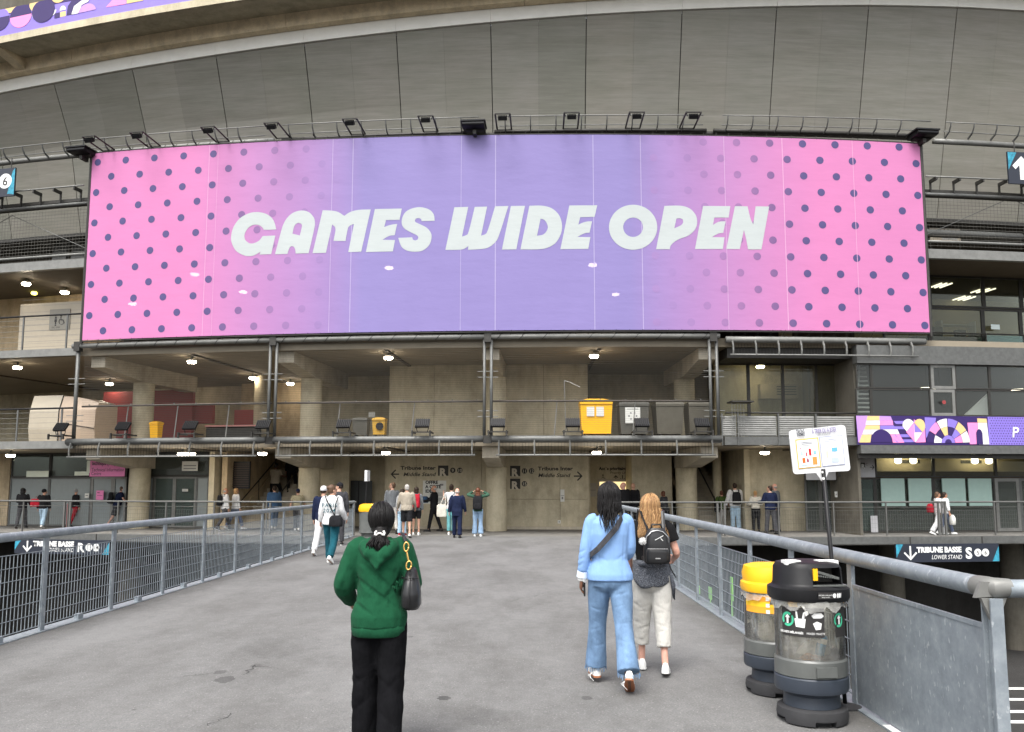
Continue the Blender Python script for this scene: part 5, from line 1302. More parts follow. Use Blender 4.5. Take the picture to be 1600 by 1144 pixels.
# pillar sign R on the right front
s, f, w, z0, z1 = plate('pillar_sign', 'pale panel with a boxed R and a right arrow on the glazed front', 1341, 1367.5, 706, 746, 98.5, flat('panel_pale',(.46,.46,.47),.5), (), 'sign')
m = MB(); m.box((-w+.06,-.005,z0+.32),(-w+.22,-.002,z0+.52), f); part('letter_box', m, M['ink'], s); text_on(s, 'R', f, -w+.14, z0+.33, .2, M['white'], .01, 0, 'CENTER', off=-.008)
text_on(s, 'C', f, -w+.24, z0+.42, .12, M['ink'], 0, 0, off=-.003); arrow(s, f, w-.1, z0+.36, .17, .024, -math.pi/2, M['ink'], hd=.5)
plate('pillar_sign', 'dark panel with a small arrow left of the pale R panel', 1308, 1340.5, 704, 745, 98.4, flat('panel_dark',(.05,.05,.048),.5), (), 'sign')
plate('door_panel', 'pale grey panel over the dark doors behind the speech bubble sign', 1259, 1306, 735, 750, 98.2, flat('panel_pale',(.46,.46,.47),.5), (), 'panel')
plate('door_reader', 'small white reader beside the dark doors on the right', 1304, 1308.5, 768, 777, 98.3, paper, [(.3,.7,.3,.6,grey_ink)], 'reader')
plate('window_note', 'pale note stuck on the upper right office window', 1548, 1562, 507, 515, 97.52, flat('paper_blue',(.62,.72,.72),.5), (), 'note')
plate('low_panel', 'pale grey panel low behind the concourse railing on the right', 1360, 1372, 806, 832, 98.56, flat('panel_pale',(.46,.46,.47),.5), (), 'panel')

# ================================================================ containers on the first floor
def container(label, px0, px1, py0, py1, r, mat, d=.8, lid=True):
    (ta, z1), (tb, _) = cyl(px0, py0, r), cyl(px1, py0, r); t = (ta+tb)/2; w = (tb-ta)*r/2; z0 = 3.3; h = z1-z0
    c = thing('waste_container', label, 'container', tuple(A(t,r,z0)), t, 'containers behind the first floor rail')
    m = MB(); m.rings([[Vector(p) for p in ((-w*.88,0,.16),(w*.88,0,.16),(w*.88,d*.9,.16),(-w*.88,d*.9,.16))],[Vector(p) for p in ((-w*.98,-.06,h*.9),(w*.98,-.06,h*.9),(w*.98,d,h*.9),(-w*.98,d,h*.9))],[Vector(p) for p in ((-w,-.09,h*.9),(w,-.09,h*.9),(w,d+.03,h*.9),(-w,d+.03,h*.9))],[Vector(p) for p in ((-w,-.09,h*.96),(w,-.09,h*.96),(w,d+.03,h*.96),(-w,d+.03,h*.96))]]); part('body', m, mat, c, local=True)
    m = MB(); m.rings([[Vector((x*w*a,d/2+y*(d/2+.06)*a,z)) for x, y in ((-1,-1),(1,-1),(1,1),(-1,1))] for a, z in ((1,h*.962),(.98,h),(.5,h*1.06))]); part('lid', m, mat, c, local=True)
    for x in (-.7,.7):
        for y in (.1,.85):
            m = MB(); m.lathe([(.02,-.03),(.08,-.03),(.08,.03),(.02,.03)], 10, Matrix.Translation((x*w,y*d,.08)) @ Matrix.Rotation(math.pi/2,4,'Y')); part('wheel', m, M['black'], c, local=True)
    return c, w, h
gc = pbr('container_grey', (.075,.072,.06), .45, bump=.05); gs = pbr('container_steel', (.13,.12,.095), .3, .5, bump=.03)
c, w, h = container('big yellow wheeled container with two papers on its front', 906, 957, 626, 668, 99.2, M['yellow'])
for x in (-.4,.25):
    m = MB(); m.box((x*w*.9-.13,-.075,h*.58),(x*w*.9+.13,-.055,h*.83)); part('paper', m, paper, c, local=True)
c, w, h = container('grey container with a white square poster beside the yellow one', 967, 1014, 629, 668, 99.1, gc)
m = MB(); m.box((-.32,-.085,h*.42),(.2,-.07,h*.86)); part('poster', m, paper, c, local=True)
m = MB()
for a in range(6): m.ball((-.06+.13*math.cos(a*1.05),-.088,h*.62+.12*math.sin(a*1.05)),(.035,.004,.03),8,4)
m.box((-.26,-.0885,h*.8),(.14,-.086,h*.82)); part('print_block', m, grey_ink, c, local=True)
container('brushed grey container third from the yellow one', 1024, 1068, 629, 668, 99.1, gs)
container('brushed grey container at the right end behind the rail', 1075, 1108, 629, 668, 99.1, gs)
container('small dark bin with rounded lid near the left column of the middle bay', 551, 575, 654, 680, 99.0, gc, .35)
c, w, h = container('small yellow bin with a black badge in the middle bay', 582, 602, 654, 678, 99.1, pbr('yellow_dull', (.48,.28,.04), .5), .3)
m = MB(); m.lathe([(.14,0),(.14,.01)], 12, Matrix.Translation((.05,-.07,h*.62)) @ Matrix.Rotation(math.pi/2,4,'X')); part('badge', m, M['black'], c, local=True)
plate('paper_notice', 'small white notice above the small dark bin in the middle bay', 576, 586, 644, 652, 95.2, paper, (), 'notice')
c, w, h = container('yellow round top bin on the first floor beside the left column', 235, 248, 660, 684, 97.5, M['yellow'], .3)
pf = thing('pole', 'thin white pole with a sagging cord left of the big yellow container', 'pole', tuple(A(TH(882,99.5,670),99.5,3.3)))
m = MB(); t = TH(882,99.5,650); _, zt = cyl(880,594,99.5); m.tube([A(t+.0005,99.5,3.3),A(t,99.5,zt)], .015, 6); part('pole_shaft', m, M['steel_pale'], pf)
m = MB(); _, z2 = cyl(903,603,99.5); m.tube([A(t,99.5,zt-.02),A(t+.002,99.4,zt-.06),A(t+.0055,99.3,zt-.22)], .008, 4); part('cord', m, M['white'], pf)
# ================================================================ waste stations on the walkway
def clear_plastic(name, tint, trans, rough=.12):
    t = NT(name); t.n.remove(t.b)
    n = t.noise(t.coord((1.5,1.5,.5)), 9, 4, .6)
    tr = t.new('ShaderNodeBsdfTransparent'); tr.inputs[0].default_value = (*tint, 1)
    df = t.new('ShaderNodeBsdfDiffuse'); df.inputs[0].default_value = (*sc3(tint,.8), 1)
    gl = t.new('ShaderNodeBsdfGlossy'); gl.inputs['Roughness'].default_value = rough
    fr = t.new('ShaderNodeFresnel'); fr.inputs[0].default_value = 1.45
    m0 = t.new('ShaderNodeMixShader'); t.l.new(t.ramp(n, [(.3,(trans-.08,)*3),(.7,(trans+.08,)*3)]), m0.inputs[0])
    t.l.new(df.outputs[0], m0.inputs[1]); t.l.new(tr.outputs[0], m0.inputs[2])
    m1 = t.new('ShaderNodeMixShader'); t.l.new(fr.outputs[0], m1.inputs[0]); t.l.new(m0.outputs[0], m1.inputs[1]); t.l.new(gl.outputs[0], m1.inputs[2])
    t.l.new(m1.outputs[0], t.out.inputs[0]); return t.m
M['clear'] = clear_plastic('clear_plastic', (.97,.96,.92), .92, .05)
M['liner'] = clear_plastic('liner_film', (.98,.97,.92), .80, .18)
M['slate'] = pbr('slate_plastic', (.034,.042,.056), .42, bump=.04, var=.12)
M['rubber'] = pbr('rubber_base', (.032,.032,.034), .8, var=.2, bump=.25, bscale=180)
M['grey_band'] = pbr('grey_translucent', (.10,.105,.10), .3, bump=.03)
def boolean_cut(o, mbs):
    for mb in mbs:
        c = part('cutter', mb, None, o.parent, local=True); md = o.modifiers.new('b', 'BOOLEAN'); md.object = c; md.operation = 'DIFFERENCE'; md.solver = 'EXACT'
        dg = bpy.context.evaluated_depsgraph_get(); me = bpy.data.meshes.new_from_object(o.evaluated_get(dg)); o.modifiers.clear(); old = o.data; o.data = me
        bpy.data.objects.remove(c)
def superring(cx, cy, rx, ry, z, n=40, e=2.6, lean=0):
    out = []
    for i in range(n):
        a = 2*math.pi*i/n; c, s_ = math.cos(a), math.sin(a)
        out.append(Vector((cx+rx*math.copysign(abs(c)**(2/e), c), cy+ry*math.copysign(abs(s_)**(2/e), s_), z)))
    return out
def waste_bin(label, loc, rz, lid_mat, sticker, dark):
    b = thing('waste_bin', label, 'bin', loc, rz, 'see-through waste bins of the walkway')
    m = MB(); m.lathe([(.235,0),(.262,.012),(.27,.06),(.262,.105),(.23,.118)], 36); o = part('foot', m, M['rubber'], b, local=True, smooth=35)
    c = [MB().box((-.09,-.4,-.02),(.07,-.17,.045)), MB().box((-.4,-.08,-.02),(-.17,.08,.045)), MB().box((.17,-.08,-.02),(.4,.08,.045))]
    boolean_cut(o, c)
    m = MB(); m.lathe([(.19,.116),(.215,.12),(.21,.2),(.235,.225)], 36); part('neck', m, M['slate'], b, local=True, smooth=35)
    m = MB(); m.lathe([(.23,.22),(.272,.235),(.28,.26),(.278,.335),(.268,.345)], 40); part('lower_ring', m, M['slate'], b, local=True, smooth=35)
    m = MB(); m.lathe([(.264,.345),(.274,.352),(.274,.46),(.262,.475)], 40)
    part('grey_ring', m, M['grey_band'], b, local=True, smooth=35)
    m = MB(); m.bbox((0,-.276,.40),(.16,.02,.07)); part('catch', m, M['grey_band'], b, local=True)
    m = MB(); m.lathe([(.262,.47),(.262,.90)], 48, cap=False); m.lathe([(.258,.90),(.258,.47)], 48, cap=False); part('clear_wall', m, M['clear'], b, local=True, smooth=True)
    rnd = random.Random(int(loc[1]*100)); R = []; n = 46
    for k in range(15):
        z = .36+.555*k/14; ring = []
        for i in range(n):
            a = 2*math.pi*i/n; r = .235+.010*math.sin(i*2.7+k*.35)+rnd.uniform(-.010,.008)-(.05*(1-k/4) if k < 4 else 0)
            ring.append(Vector((r*math.cos(a), r*math.sin(a), z+rnd.uniform(-.008,.008))))
        R.append(ring)
    m = MB(); m.rings(R, cap=False); part('liner', m, M['liner'], b, local=True, smooth=True)
    R = []
    for k in range(4):
        ring = []
        for i in range(n):
            a = 2*math.pi*i/n; r = .270+.006*k+.008*math.sin(i*3.1+k)+rnd.uniform(-.005,.005)
            ring.append(Vector((r*math.cos(a), r*math.sin(a), .915-.022*k+rnd.uniform(-.012,.01)*k)))
        R.append(ring)
    m = MB(); m.rings(R, cap=False); part('liner_skirt', m, M['liner'], b, local=True, smooth=True)
    # hooded lid with a mouth
    if dark:
        RR_ = [superring(0,0,.285,.27,.895), superring(0,0,.298,.285,.92), superring(0,0,.296,.283,.985), superring(0,.005,.262,.25,1.0), superring(0,.01,.252,.24,1.02), superring(0,.01,.247,.235,1.13), superring(0,.01,.225,.215,1.165), superring(0,.01,.17,.16,1.18)]
    else:
        RR_ = [superring(0,0,.275,.265,.895), superring(0,0,.285,.272,.93), superring(0,0,.28,.268,.97), superring(0,.0,.262,.25,.985), superring(0,.0,.268,.255,1.05), superring(0,.0,.25,.235,1.115), superring(0,.0,.18,.17,1.135)]
    m = MB(); m.rings(RR_); lid = part('lid', m, lid_mat, b, local=True, smooth=40)
    if dark:
        boolean_cut(lid, [MB().rings([[Vector((x,y,z)) for x, z in ((-.06,1.015),(.20,1.015),(.185,1.14),(-.06,1.14))] for y in (-.45,-.03)])])
        for p in lid.data.polygons: p.use_smooth = True
        lid.data.set_sharp_from_angle(angle=math.radians(35))
        m = MB(); m.box((-.055,-.05,1.02),(.18,-.035,1.135)); part('inner_flap', m, M['steel_dark'], b, local=True)
        m = MB(); m.box((-.055,-.23,1.05),(-.02,-.20,1.135)); part('yellow_clip', m, M['yellow'], b, local=True)
        m = MB()
        for i in range(9):
            x = -.005+i*.018; m.tube([(x,-.215,1.075-.002*i),(x,-.2,1.105-.005*i)], .006, 4)
        m.tube([(-.03,-.215,1.115),(.16,-.2,1.06)], .012, 5); m.tube([(-.065,-.238,1.012),(.205,-.228,1.012)], .008, 5); part('grip', m, M['grey_band'], b, local=True)
        for x0, x1, y0, y1 in ((-.22,-.10,-.12,-.02),(.04,.2,-.13,-.04)):
            m = MB(); m.rings([[Vector((x,y,z)) for x, y in ((x0,y0),(x1,y0),(x1,y1),(x0,y1))] for z in (1.155,1.187)]); part('top_label', m, M['white'], b, local=True)
    def patch(nm, r, a0, a1, z0, z1, mat, off=0.0):
        m = MB(); n = 12
        for i in range(n+1):
            a = math.radians(a0+(a1-a0)*i/n); m.v += [Vector(((r+off)*math.cos(a),(r+off)*math.sin(a),z0)), Vector(((r+off)*math.cos(a),(r+off)*math.sin(a),z1))]
        for i in range(n): m.f.append((2*i,2*i+2,2*i+3,2*i+1))
        return part(nm, m, mat, b, local=True, fix=False)
    def curved(me, r, a, z):     # flat mesh in x,y -> wrapped on the drum around angle a
        for v in me.vertices:
            q = math.radians(a)+v.co.x/r; v.co = Vector((r*math.cos(q), r*math.sin(q), z+v.co.y))
        return me
    def ctext(txt, size, r, a, z, mat, bold=0):
        me = text_mesh(txt, size, bold, 0, 'CENTER'); curved(me, r, a, z); me.materials.append(mat); link('lettering', me, None, b)
    def cpoly2(P, r, a, z, mat, nm='pictogram'):
        me = fill_mesh(nm, [P], lambda x, y: Vector((x,y,0))); curved(me, r, a, z); me.materials.append(mat); link(nm, me, None, b)
    if dark:
        for ac, half in ((-126,36),(-46,22)):
            patch('sticker', .2655, ac-half, ac+half, .645, .855, M['ink'])
            rr = .268
            o_ = ac-half*.66
            ring = [(.052*math.cos(a*.26),.052*math.sin(a*.26)) for a in range(24)]
            cpoly2(ring, rr, o_, .765, flat('recycle_green',(.05,.42,.24),.5), 'recycle_disc')
            cpoly2([(-.008,-.03),(.008,-.03),(.008,.012),(.022,.012),(0,.036),(-.022,.012),(-.008,.012)], rr+.0015, o_, .765, M['white'], 'recycle_mark')
            cpoly2([(-.042,-.034),(-.034,-.042),(.042,.034),(.034,.042)], rr+.003, o_, .765, M['ink'], 'strike')
            if half > 30:
                cpoly2([(-.03,-.05),(.035,-.055),(.045,.01),(.034,.01),(.04,.06),(.028,.055),(.018,.01),(-.012,.01),(-.018,.06),(-.03,.06),(-.026,.01),(-.04,.01)], rr, ac-3, .765, M['white'])
                cpoly2([(-.045,0),(-.02,.018),(.03,.02),(.05,.0),(.03,-.016),(-.03,-.018)], rr, ac+25, .80, M['white'])
                cpoly2([(-.03,.01),(.0,.025),(.035,.012),(.028,-.03),(-.01,-.036)], rr, ac+24, .735, M['white'])
                cpoly2([(-.01,-.015),(.012,.0),(.004,.022),(-.018,.018)], rr, ac+9, .81, M['white'])
                ctext('DÉCHETS MÉLANGÉS', .021, rr, ac-19, .665, M['white'], .0006); ctext('MIXED WASTE', .021, rr, ac+22, .665, M['white'])
        patch('lid_label', .299, -100, -58, .925, .972, M['ink'])
        ctext('DÉCHETS MÉLANGÉS', .012, .302, -89, .948, M['white']); ctext('MIXED WASTE', .010, .302, -89, .934, M['white'])
        cpoly2([(.017*math.cos(a*.5),.017*math.sin(a*.5)) for a in range(12)], .302, -75, .948, M['white'])
        for a in (-69,-65.5,-62): cpoly2([(-.007,-.017),(.007,-.017),(.009,.01),(.003,.018),(-.008,.012)], .302, a, .948, M['white'])
        patch('lid_label', .3, -168, -150, .93, .972, M['white'])
    else:
        patch('sticker', .2655, -170, -60, .72, .875, flat('amber_sticker',(.85,.38,.03),.5)); patch('sticker_band', .2665, -170, -60, .775, .82, flat('yellow_band',(.9,.55,.02),.5))
        for z in (.79,.845,.735): cpoly2([(-.016,-.016),(.016,-.016),(.016,.016),(-.016,.016)], .268, -118, z, M['white'])
    return b
bx, by = onz(1262, 1131, 0)
WB = waste_bin('black topped see-through mixed waste bin with a blue can inside', (2.115, 6.30, 0), math.radians(6), M['black'], None, True); WB.scale = (.93,.93,.97)
YB = waste_bin('yellow topped see-through recycling bin behind the black topped one', (2.11, 7.13, 0), 0, M['yellow'], None, False); YB.scale = (.93,.93,.92)
can = thing('drink_can', 'blue and white drink can lying inside the black topped bin', 'can', (2.125, 6.14, .485))
m = MB(); q = Matrix.Rotation(math.radians(14),4,'Y'); m.lathe([(.02,0),(.032,.008),(.034,.02),(.034,.13),(.027,.148),(.02,.15)], 18, q); part('can_body', m, pbr('can_blue', (.03,.25,.5), .3, .5), can, local=True, smooth=35)
m = MB(); m.lathe([(.0345,.09),(.0345,.125)], 18, q, cap=False); part('can_band', m, M['white'], can, local=True)
m = MB(); m.lathe([(.021,.1501),(.026,.1495),(.02,.152)], 18, q); part('can_top', m, M['steel_pale'], can, local=True)
bg_ = thing('crumpled_paper', 'crumpled tan food wrapper at the bottom of the black topped bin', 'wrapper', (2.06, 6.16, .39))
def crumple(nm, par, r, mat, seed):
    rnd = random.Random(seed); m = MB(); m.ball((0,0,r*.6), (r,r*.8,r*.6), 14, 9)
    for i, v in enumerate(m.v): m.v[i] = Vector((v.x*rnd.uniform(.75,1.1), v.y*rnd.uniform(.75,1.1), v.z*rnd.uniform(.8,1.1)))
    return part(nm, m, mat, par, local=True)
crumple('wrapper', bg_, .085, flat('wrapper_tan',(.5,.27,.13),.7), 3)
b2 = thing('plastic_bag', 'crumpled dark and white rubbish heap inside the black topped bin', 'rubbish', (2.16, 6.37, .39)); crumple('bag', b2, .13, flat('rubbish_grey',(.5,.5,.48),.6), 9)
b3 = thing('plastic_bag', 'white crumpled rubbish inside the yellow topped bin', 'rubbish', (2.08, 7.11, .38)); crumple('bag', b3, .17, flat('rubbish_pale',(.55,.54,.5),.6), 5)
# speech-bubble sign on its leaning pole
YS = 6.66
sg = thing('sorting_sign', 'white speech bubble sorting sign A TRIER OU A JETER on a leaning black pole', 'sign', (2.33, YS, 0))
SP = lambda px, py, d=0.0: ony(px, py, YS-d)
def flatpoly(nm, pts, mat, d, par=sg, th=0.004):
    off = rootloc(par); P = [SP(a, b, d) for a, b in pts]; n = len(P)
    me = bpy.data.meshes.new(nm); bm = bmesh.new(); vs_ = [bm.verts.new(p-off) for p in P]; f_ = bm.faces.new(vs_)
    ext = bmesh.ops.extrude_face_region(bm, geom=[f_]); bmesh.ops.translate(bm, vec=(0,th,0), verts=[g for g in ext['geom'] if isinstance(g, bmesh.types.BMVert)])
    bmesh.ops.recalc_face_normals(bm, faces=bm.faces); bmesh.ops.triangulate(bm, faces=[f for f in bm.faces if len(f.verts) > 4]); bm.to_mesh(me); bm.free(); return link(nm, me, mat, par)
white_board = flat('board_white', (.62,.625,.63), .45)
flatpoly('board', [(1236,673),(1241,671.5),(1280,668),(1314,664),(1319,665),(1321,668),(1328.5,730),(1328,734),(1325,736),(1294.5,737.5),(1289,752),(1284,752),(1275,739),(1245,741),(1241,740),(1239.5,737),(1233,679),(1233.5,675)], white_board, 0, th=.012)
B2 = lambda u, v: (1233+u*87+ v*7.5, 673-u*8.5+v*67+u*v*0)
def bq(nm, u0, u1, v0, v1, mat, d): return flatpoly(nm, [B2(u0,v0),B2(u1,v0),B2(u1,v1),B2(u0,v1)], mat, d, th=.001)
yl = flat('sign_yellow',(.62,.40,.10),.5); bl = flat('sign_blue_grey',(.33,.35,.48),.5)
bq('panel_frame', .09,.50,.22,.91, yl, .004); bq('panel_sheet', .11,.48,.25,.885, flat('sheet_white',(.84,.84,.83),.4), .007)
bq('panel_frame', .52,.93,.22,.91, bl, .004); bq('panel_sheet', .535,.915,.24,.89, flat('sheet_blue',(.80,.82,.88),.4), .007)
for u0,u1,v0,v1,c in ((.18,.40,.30,.312,(.4,.4,.45)),(.19,.39,.335,.345,(.4,.4,.45)),(.2,.38,.37,.378,(.5,.5,.5)),(.60,.84,.29,.30,(.5,.5,.55)),(.6,.84,.325,.333,(.5,.5,.55)),(.62,.82,.36,.366,(.6,.6,.6)),
    (.31,.35,.46,.62,(.7,.05,.09)),(.255,.275,.54,.63,(.75,.1,.2)),(.39,.44,.52,.6,(.5,.68,.74)),(.16,.2,.5,.6,(.65,.75,.78)),(.18,.23,.66,.78,(.85,.33,.1)),(.26,.29,.68,.77,(.5,.03,.25)),(.36,.44,.66,.84,(.8,.5,.24)),(.15,.28,.82,.84,(.6,.72,.78)),
    (.72,.82,.49,.58,(.35,.62,.78)),(.63,.69,.36+.06,.48,(.72,.73,.74)),(.61,.655,.55,.7,(.85,.76,.66)),(.70,.83,.72,.84,(.66,.7,.75)),(.15,.18,.42,.46,(.8,.55,.6))):
    bq('print_block', u0,u1,v0,v1, flat('print_%d%d%d' % tuple(int(x*99) for x in c), tuple(x*x for x in c), .5), .010)
# writing on the board
pA, pB, pC = SP(*B2(0,0),.012), SP(*B2(1,0),.012), SP(*B2(0,1),.012)
ux = (pB-pA); uz = (pC-pA); LU = ux.length; fB = Matrix.Identity(4); xa = ux.normalized(); za = -(uz.normalized()); ya = za.cross(xa)
for i, v in enumerate((xa, ya, za)):
    for k in range(3): fB[k][i] = v[k]
fB.translation = pA
text_on(sg, 'À TRIER OU À JETER !', fB, LU*.40, -uz.length*.125, .05, flat('violet_ink',(.16,.12,.3),.6), .0008, 0, fit=LU*.46)
text_on(sg, 'SORT OR DISCARD?', fB, LU*.50, -uz.length*.175, .03, grey_ink, 0, 0, fit=LU*.22)
text_on(sg, 'TRIONS', fB, LU*.12, -uz.length*.10, .05, M['navy_sign'], .001, 0, fit=LU*.15); text_on(sg, 'ENSEMBLE', fB, LU*.13, -uz.length*.15, .03, M['navy_sign'], .0005, 0, fit=LU*.14)
m = MB(); a, b = SP(1284.5,733), SP(1299,884); a.y -= .012; b.y -= .012; c_ = a+(b-a)*(a.z/(a.z-b.z)); m.tube([a-Vector((0,.012,0)), c_], .016, 8); part('pole', m, M['black'], sg, smooth=True)
m = MB(); m.lathe([(.12,0),(.12,.012),(.03,.03)], 16, Matrix.Translation(c_)); part('pole_foot', m, M['rubber'], sg)
m = MB(); m.bar(SP(1283.5,738,.03), SP(1287,737.5,.03), .012, 4); m.bar(SP(1284.5,748,.03), SP(1288,747.5,.03), .012, 4); part('cable_tie', m, M['white'], sg)
# second station far along the left railing
x, y = onz(567, 842, 0)
s2 = thing('sorting_sign', 'thin sorting sign seen edge-on on a black pole at the far left of the walkway', 'sign', (x, y, 0))
z1 = ony(573, 735, y).z; zb = ony(573, 752, y).z; xt = ony(573.5, 752, y).x
m = MB(); m.tube([(x,y,0),(xt,y,zb+.1)], .02, 6); part('pole', m, M['black'], s2)
m = MB(); m.box((xt-.035,y-.25,zb),(xt+.045,y+.25,z1)); part('board', m, white_board, s2)
x2, y2 = onz(580, 841, 0)
yb2 = thing('waste_bin', 'yellow topped bin far along the left railing, half hidden by the woman in green', 'bin', (-4.75, 25.9, 0), 0)
m = MB(); m.lathe([(.26,0),(.26,.1),(.2,.12),(.2,.2),(.28,.24),(.26,.36),(.26,.88)], 24); part('drum', m, M['grey_band'], yb2, local=True, smooth=35)
m = MB(); m.rings([superring(0,0,.27,.26,.88,24), superring(0,0,.29,.28,.95,24), superring(0,0,.26,.25,1.08,24), superring(0,0,.17,.16,1.12,24)]); part('lid', m, M['yellow'], yb2, local=True, smooth=40)
# bright green sign pieces hung low outside the right railing
for px, py, w, h, lab in ((1135,920,.05,.30,'taller lime green plate beyond the right railing'),(1102,927,.09,.17,'lower lime green plate beyond the right railing, further away'),(1085,921,.07,.12,'smallest lime green plate beyond the right railing')):
    q = ony(px, py, {1135:11.05,1102:12.3,1085:13.1}[px]); g = thing('green_plate', lab, 'plate', (XR+.12, q.y, 0), 0, 'lime green plates outside the right railing')
    m = MB(); m.box((0,-w,q.z-h/2),(.012,w,q.z+h/2)); m.box((0,-.02,.0),(.012,.02,q.z-h/2)); part('plate', m, flat('lime',(.3,.72,.12),.5), g, local=True)
# ================================================================ people
def union(name, mbs, mat, parent, voxel=.014, smooth=3, disp=0.0, dscale=.1, sm=.5):
    m = MB()
    for b in mbs: m.add(b.v, b.f)
    me = m.mesh(name); o = link(name, me, None, None)
    md = o.modifiers.new('r', 'REMESH'); md.mode = 'VOXEL'; md.voxel_size = voxel
    if smooth: s = o.modifiers.new('s', 'SMOOTH'); s.iterations = smooth; s.factor = sm
    if disp:
        key = 'wr%.3f' % dscale; tx = bpy.data.textures.get(key) or bpy.data.textures.new(key, 'CLOUDS'); tx.noise_scale = dscale; tx.noise_depth = 1
        d = o.modifiers.new('d', 'DISPLACE'); d.texture = tx; d.strength = disp; d.mid_level = .5; d.texture_coords = 'LOCAL'
    dg = bpy.context.evaluated_depsgraph_get(); me2 = bpy.data.meshes.new_from_object(o.evaluated_get(dg)); bpy.data.objects.remove(o); bpy.data.meshes.remove(me)
    me2.name = name; me2.materials.clear(); me2.materials.append(mat)
    for p in me2.polygons: p.use_smooth = True
    return link(name, me2, None, parent)
def skinmat(name, c):
    if name in _cache: return _cache[name]
    t = NT(name); n = t.noise(t.coord(), 18, 4, .6); t.setc(t.ramp(n, [(.3, sc3(c, .88)), (.7, sc3(c, 1.1))])); t.pr(.52, 0, .4)
    t.b.inputs['Subsurface Weight'].default_value = .06; t.bump(t.noise(t.coord(), 160, 2), .06, .002); _cache[name] = t.m; return t.m
def hairmat(name, c, k=.45):
    if name in _cache: return _cache[name]
    t = NT(name); n = t.noise(t.coord((1,1,.06)), 170, 4, .65); n2 = t.noise(t.coord((1,1,.4)), 9, 3, .6)
    col = t.ramp(n, [(.28, sc3(c, 1-k)), (.72, sc3(c, 1+k))]); col = t.mix(col, t.ramp(n2, [(.3,(.75,.75,.75)),(.7,(1,1,1))]), .8, 'MULTIPLY')
    t.setc(col); t.pr(.45, 0, .22 if max(c) < .05 else .35); t.bump(n, .6, .006); _cache[name] = t.m; return t.m
SK = {'light': skinmat('skin_light', (.52,.30,.21)), 'tan': skinmat('skin_tan', (.42,.22,.14)), 'brown': skinmat('skin_brown', (.16,.075,.045)), 'pink': skinmat('skin_pink', (.60,.33,.25))}
HA = {'black': hairmat('hair_black', (.010,.009,.009), .35), 'dark': hairmat('hair_dark', (.03,.019,.013)), 'brown': hairmat('hair_brown', (.10,.055,.03)), 'blonde': hairmat('hair_blonde', (.44,.26,.115), .5), 'grey': hairmat('hair_grey', (.42,.4,.37)), 'auburn': hairmat('hair_auburn', (.11,.035,.015))}
class Pose:
    """joints in metres for a person of height h, facing +y; angles in degrees"""
    def __init__(s, h, arms=((0,8,12),(0,8,12)), legs=((4,4),(-4,4)), female=False, lean=0, spread=0.0, heel=(0,0), inward=(0,0), tilt=0):
        k = h/1.75; s.k = k; s.h = h; R = math.radians
        s.sw = (.165 if female else .19)*k; s.hw = .09*k
        s.fem = female; s.lean = R(lean)
        s.hip = []; s.knee = []; s.ank = []; s.toe = []; s.heel = []
        for i, sg in enumerate((-1,1)):
            a, b = R(legs[i][0]), R(legs[i][1]); H = Vector((sg*s.hw, 0, .93*k)); o = sg*(.03+spread)
            K = H+Vector((o*.5, math.sin(a), -math.cos(a)))*.44*k; An = K+Vector((o*.5, math.sin(a-b), -math.cos(a-b)))*.415*k
            ph = R(heel[i]); f = Vector((sg*.12, math.cos(ph), -math.sin(ph))).normalized()
            up = Vector((0, math.sin(ph), math.cos(ph)))
            s.hip.append(H); s.knee.append(K); s.ank.append(An); s.toe.append(An+f*.17*k-up*.055*k); s.heel.append(An-f*.065*k-up*.055*k)
        low = min(min(t.z, q.z) for t, q in zip(s.toe, s.heel))-.022*k
        d = Vector((0,0,-low))
        for L in (s.hip, s.knee, s.ank, s.toe, s.heel):
            for i in range(2): L[i] = L[i]+d
        s.d = d; s.pel = Vector((0,0,.93*k))+d
        s.sh = []; s.el = []; s.wr = []; s.hd = []
        for i, sg in enumerate((-1,1)):
            f, o, b = [R(x) for x in arms[i][:3]]; iw = inward[i]
            S = s.T(sg*s.sw, -.005*k, 1.425*k)
            u = Vector((sg*math.sin(o), math.sin(f)*math.cos(o), -math.cos(f)*math.cos(o)))
            E_ = S+u*.285*k
            w = Vector((sg*math.sin(o)*.6-sg*iw, math.sin(f+b), -math.cos(f+b))).normalized()
            W = E_+w*.25*k; s.sh.append(S); s.el.append(E_); s.wr.append(W); s.hd.append(w)
        s.neck = s.T(0,-.015*k,1.47*k); s.head = s.T(0,.018*k,1.61*k)
    def T(s, x, y, z):                   # torso point, leaning about the pelvis
        z0 = .93*s.k; v = Vector((x, y+(z-z0)*math.sin(s.lean), z0+(z-z0)*math.cos(s.lean))); return v+s.d
def ringe(P, z, rx, ry, cy=0.0, n=18, e=2.3, cx=0.0):
    out = []
    for i in range(n):
        a = 2*math.pi*i/n; c, q = math.cos(a), math.sin(a)
        out.append(P.T(cx+rx*math.copysign(abs(c)**(2/e), c), cy+ry*math.copysign(abs(q)**(2/e), q), z))
    return out
def taper(mb, pts, rad, n=12):
    P = []; R = []
    for i in range(len(pts)-1):
        for j in range(3):
            t = j/3; P.append(Vector(pts[i]).lerp(Vector(pts[i+1]), t)); R.append(rad[i]+(rad[i+1]-rad[i])*t)
    P.append(Vector(pts[-1])); R.append(rad[-1])
    if len(P) > 4:
        for it in range(2): P = [P[0]]+[(P[i-1]+P[i]*2+P[i+1])/4 for i in range(1,len(P)-1)]+[P[-1]]
    mb.tube(P, R, n); return mb
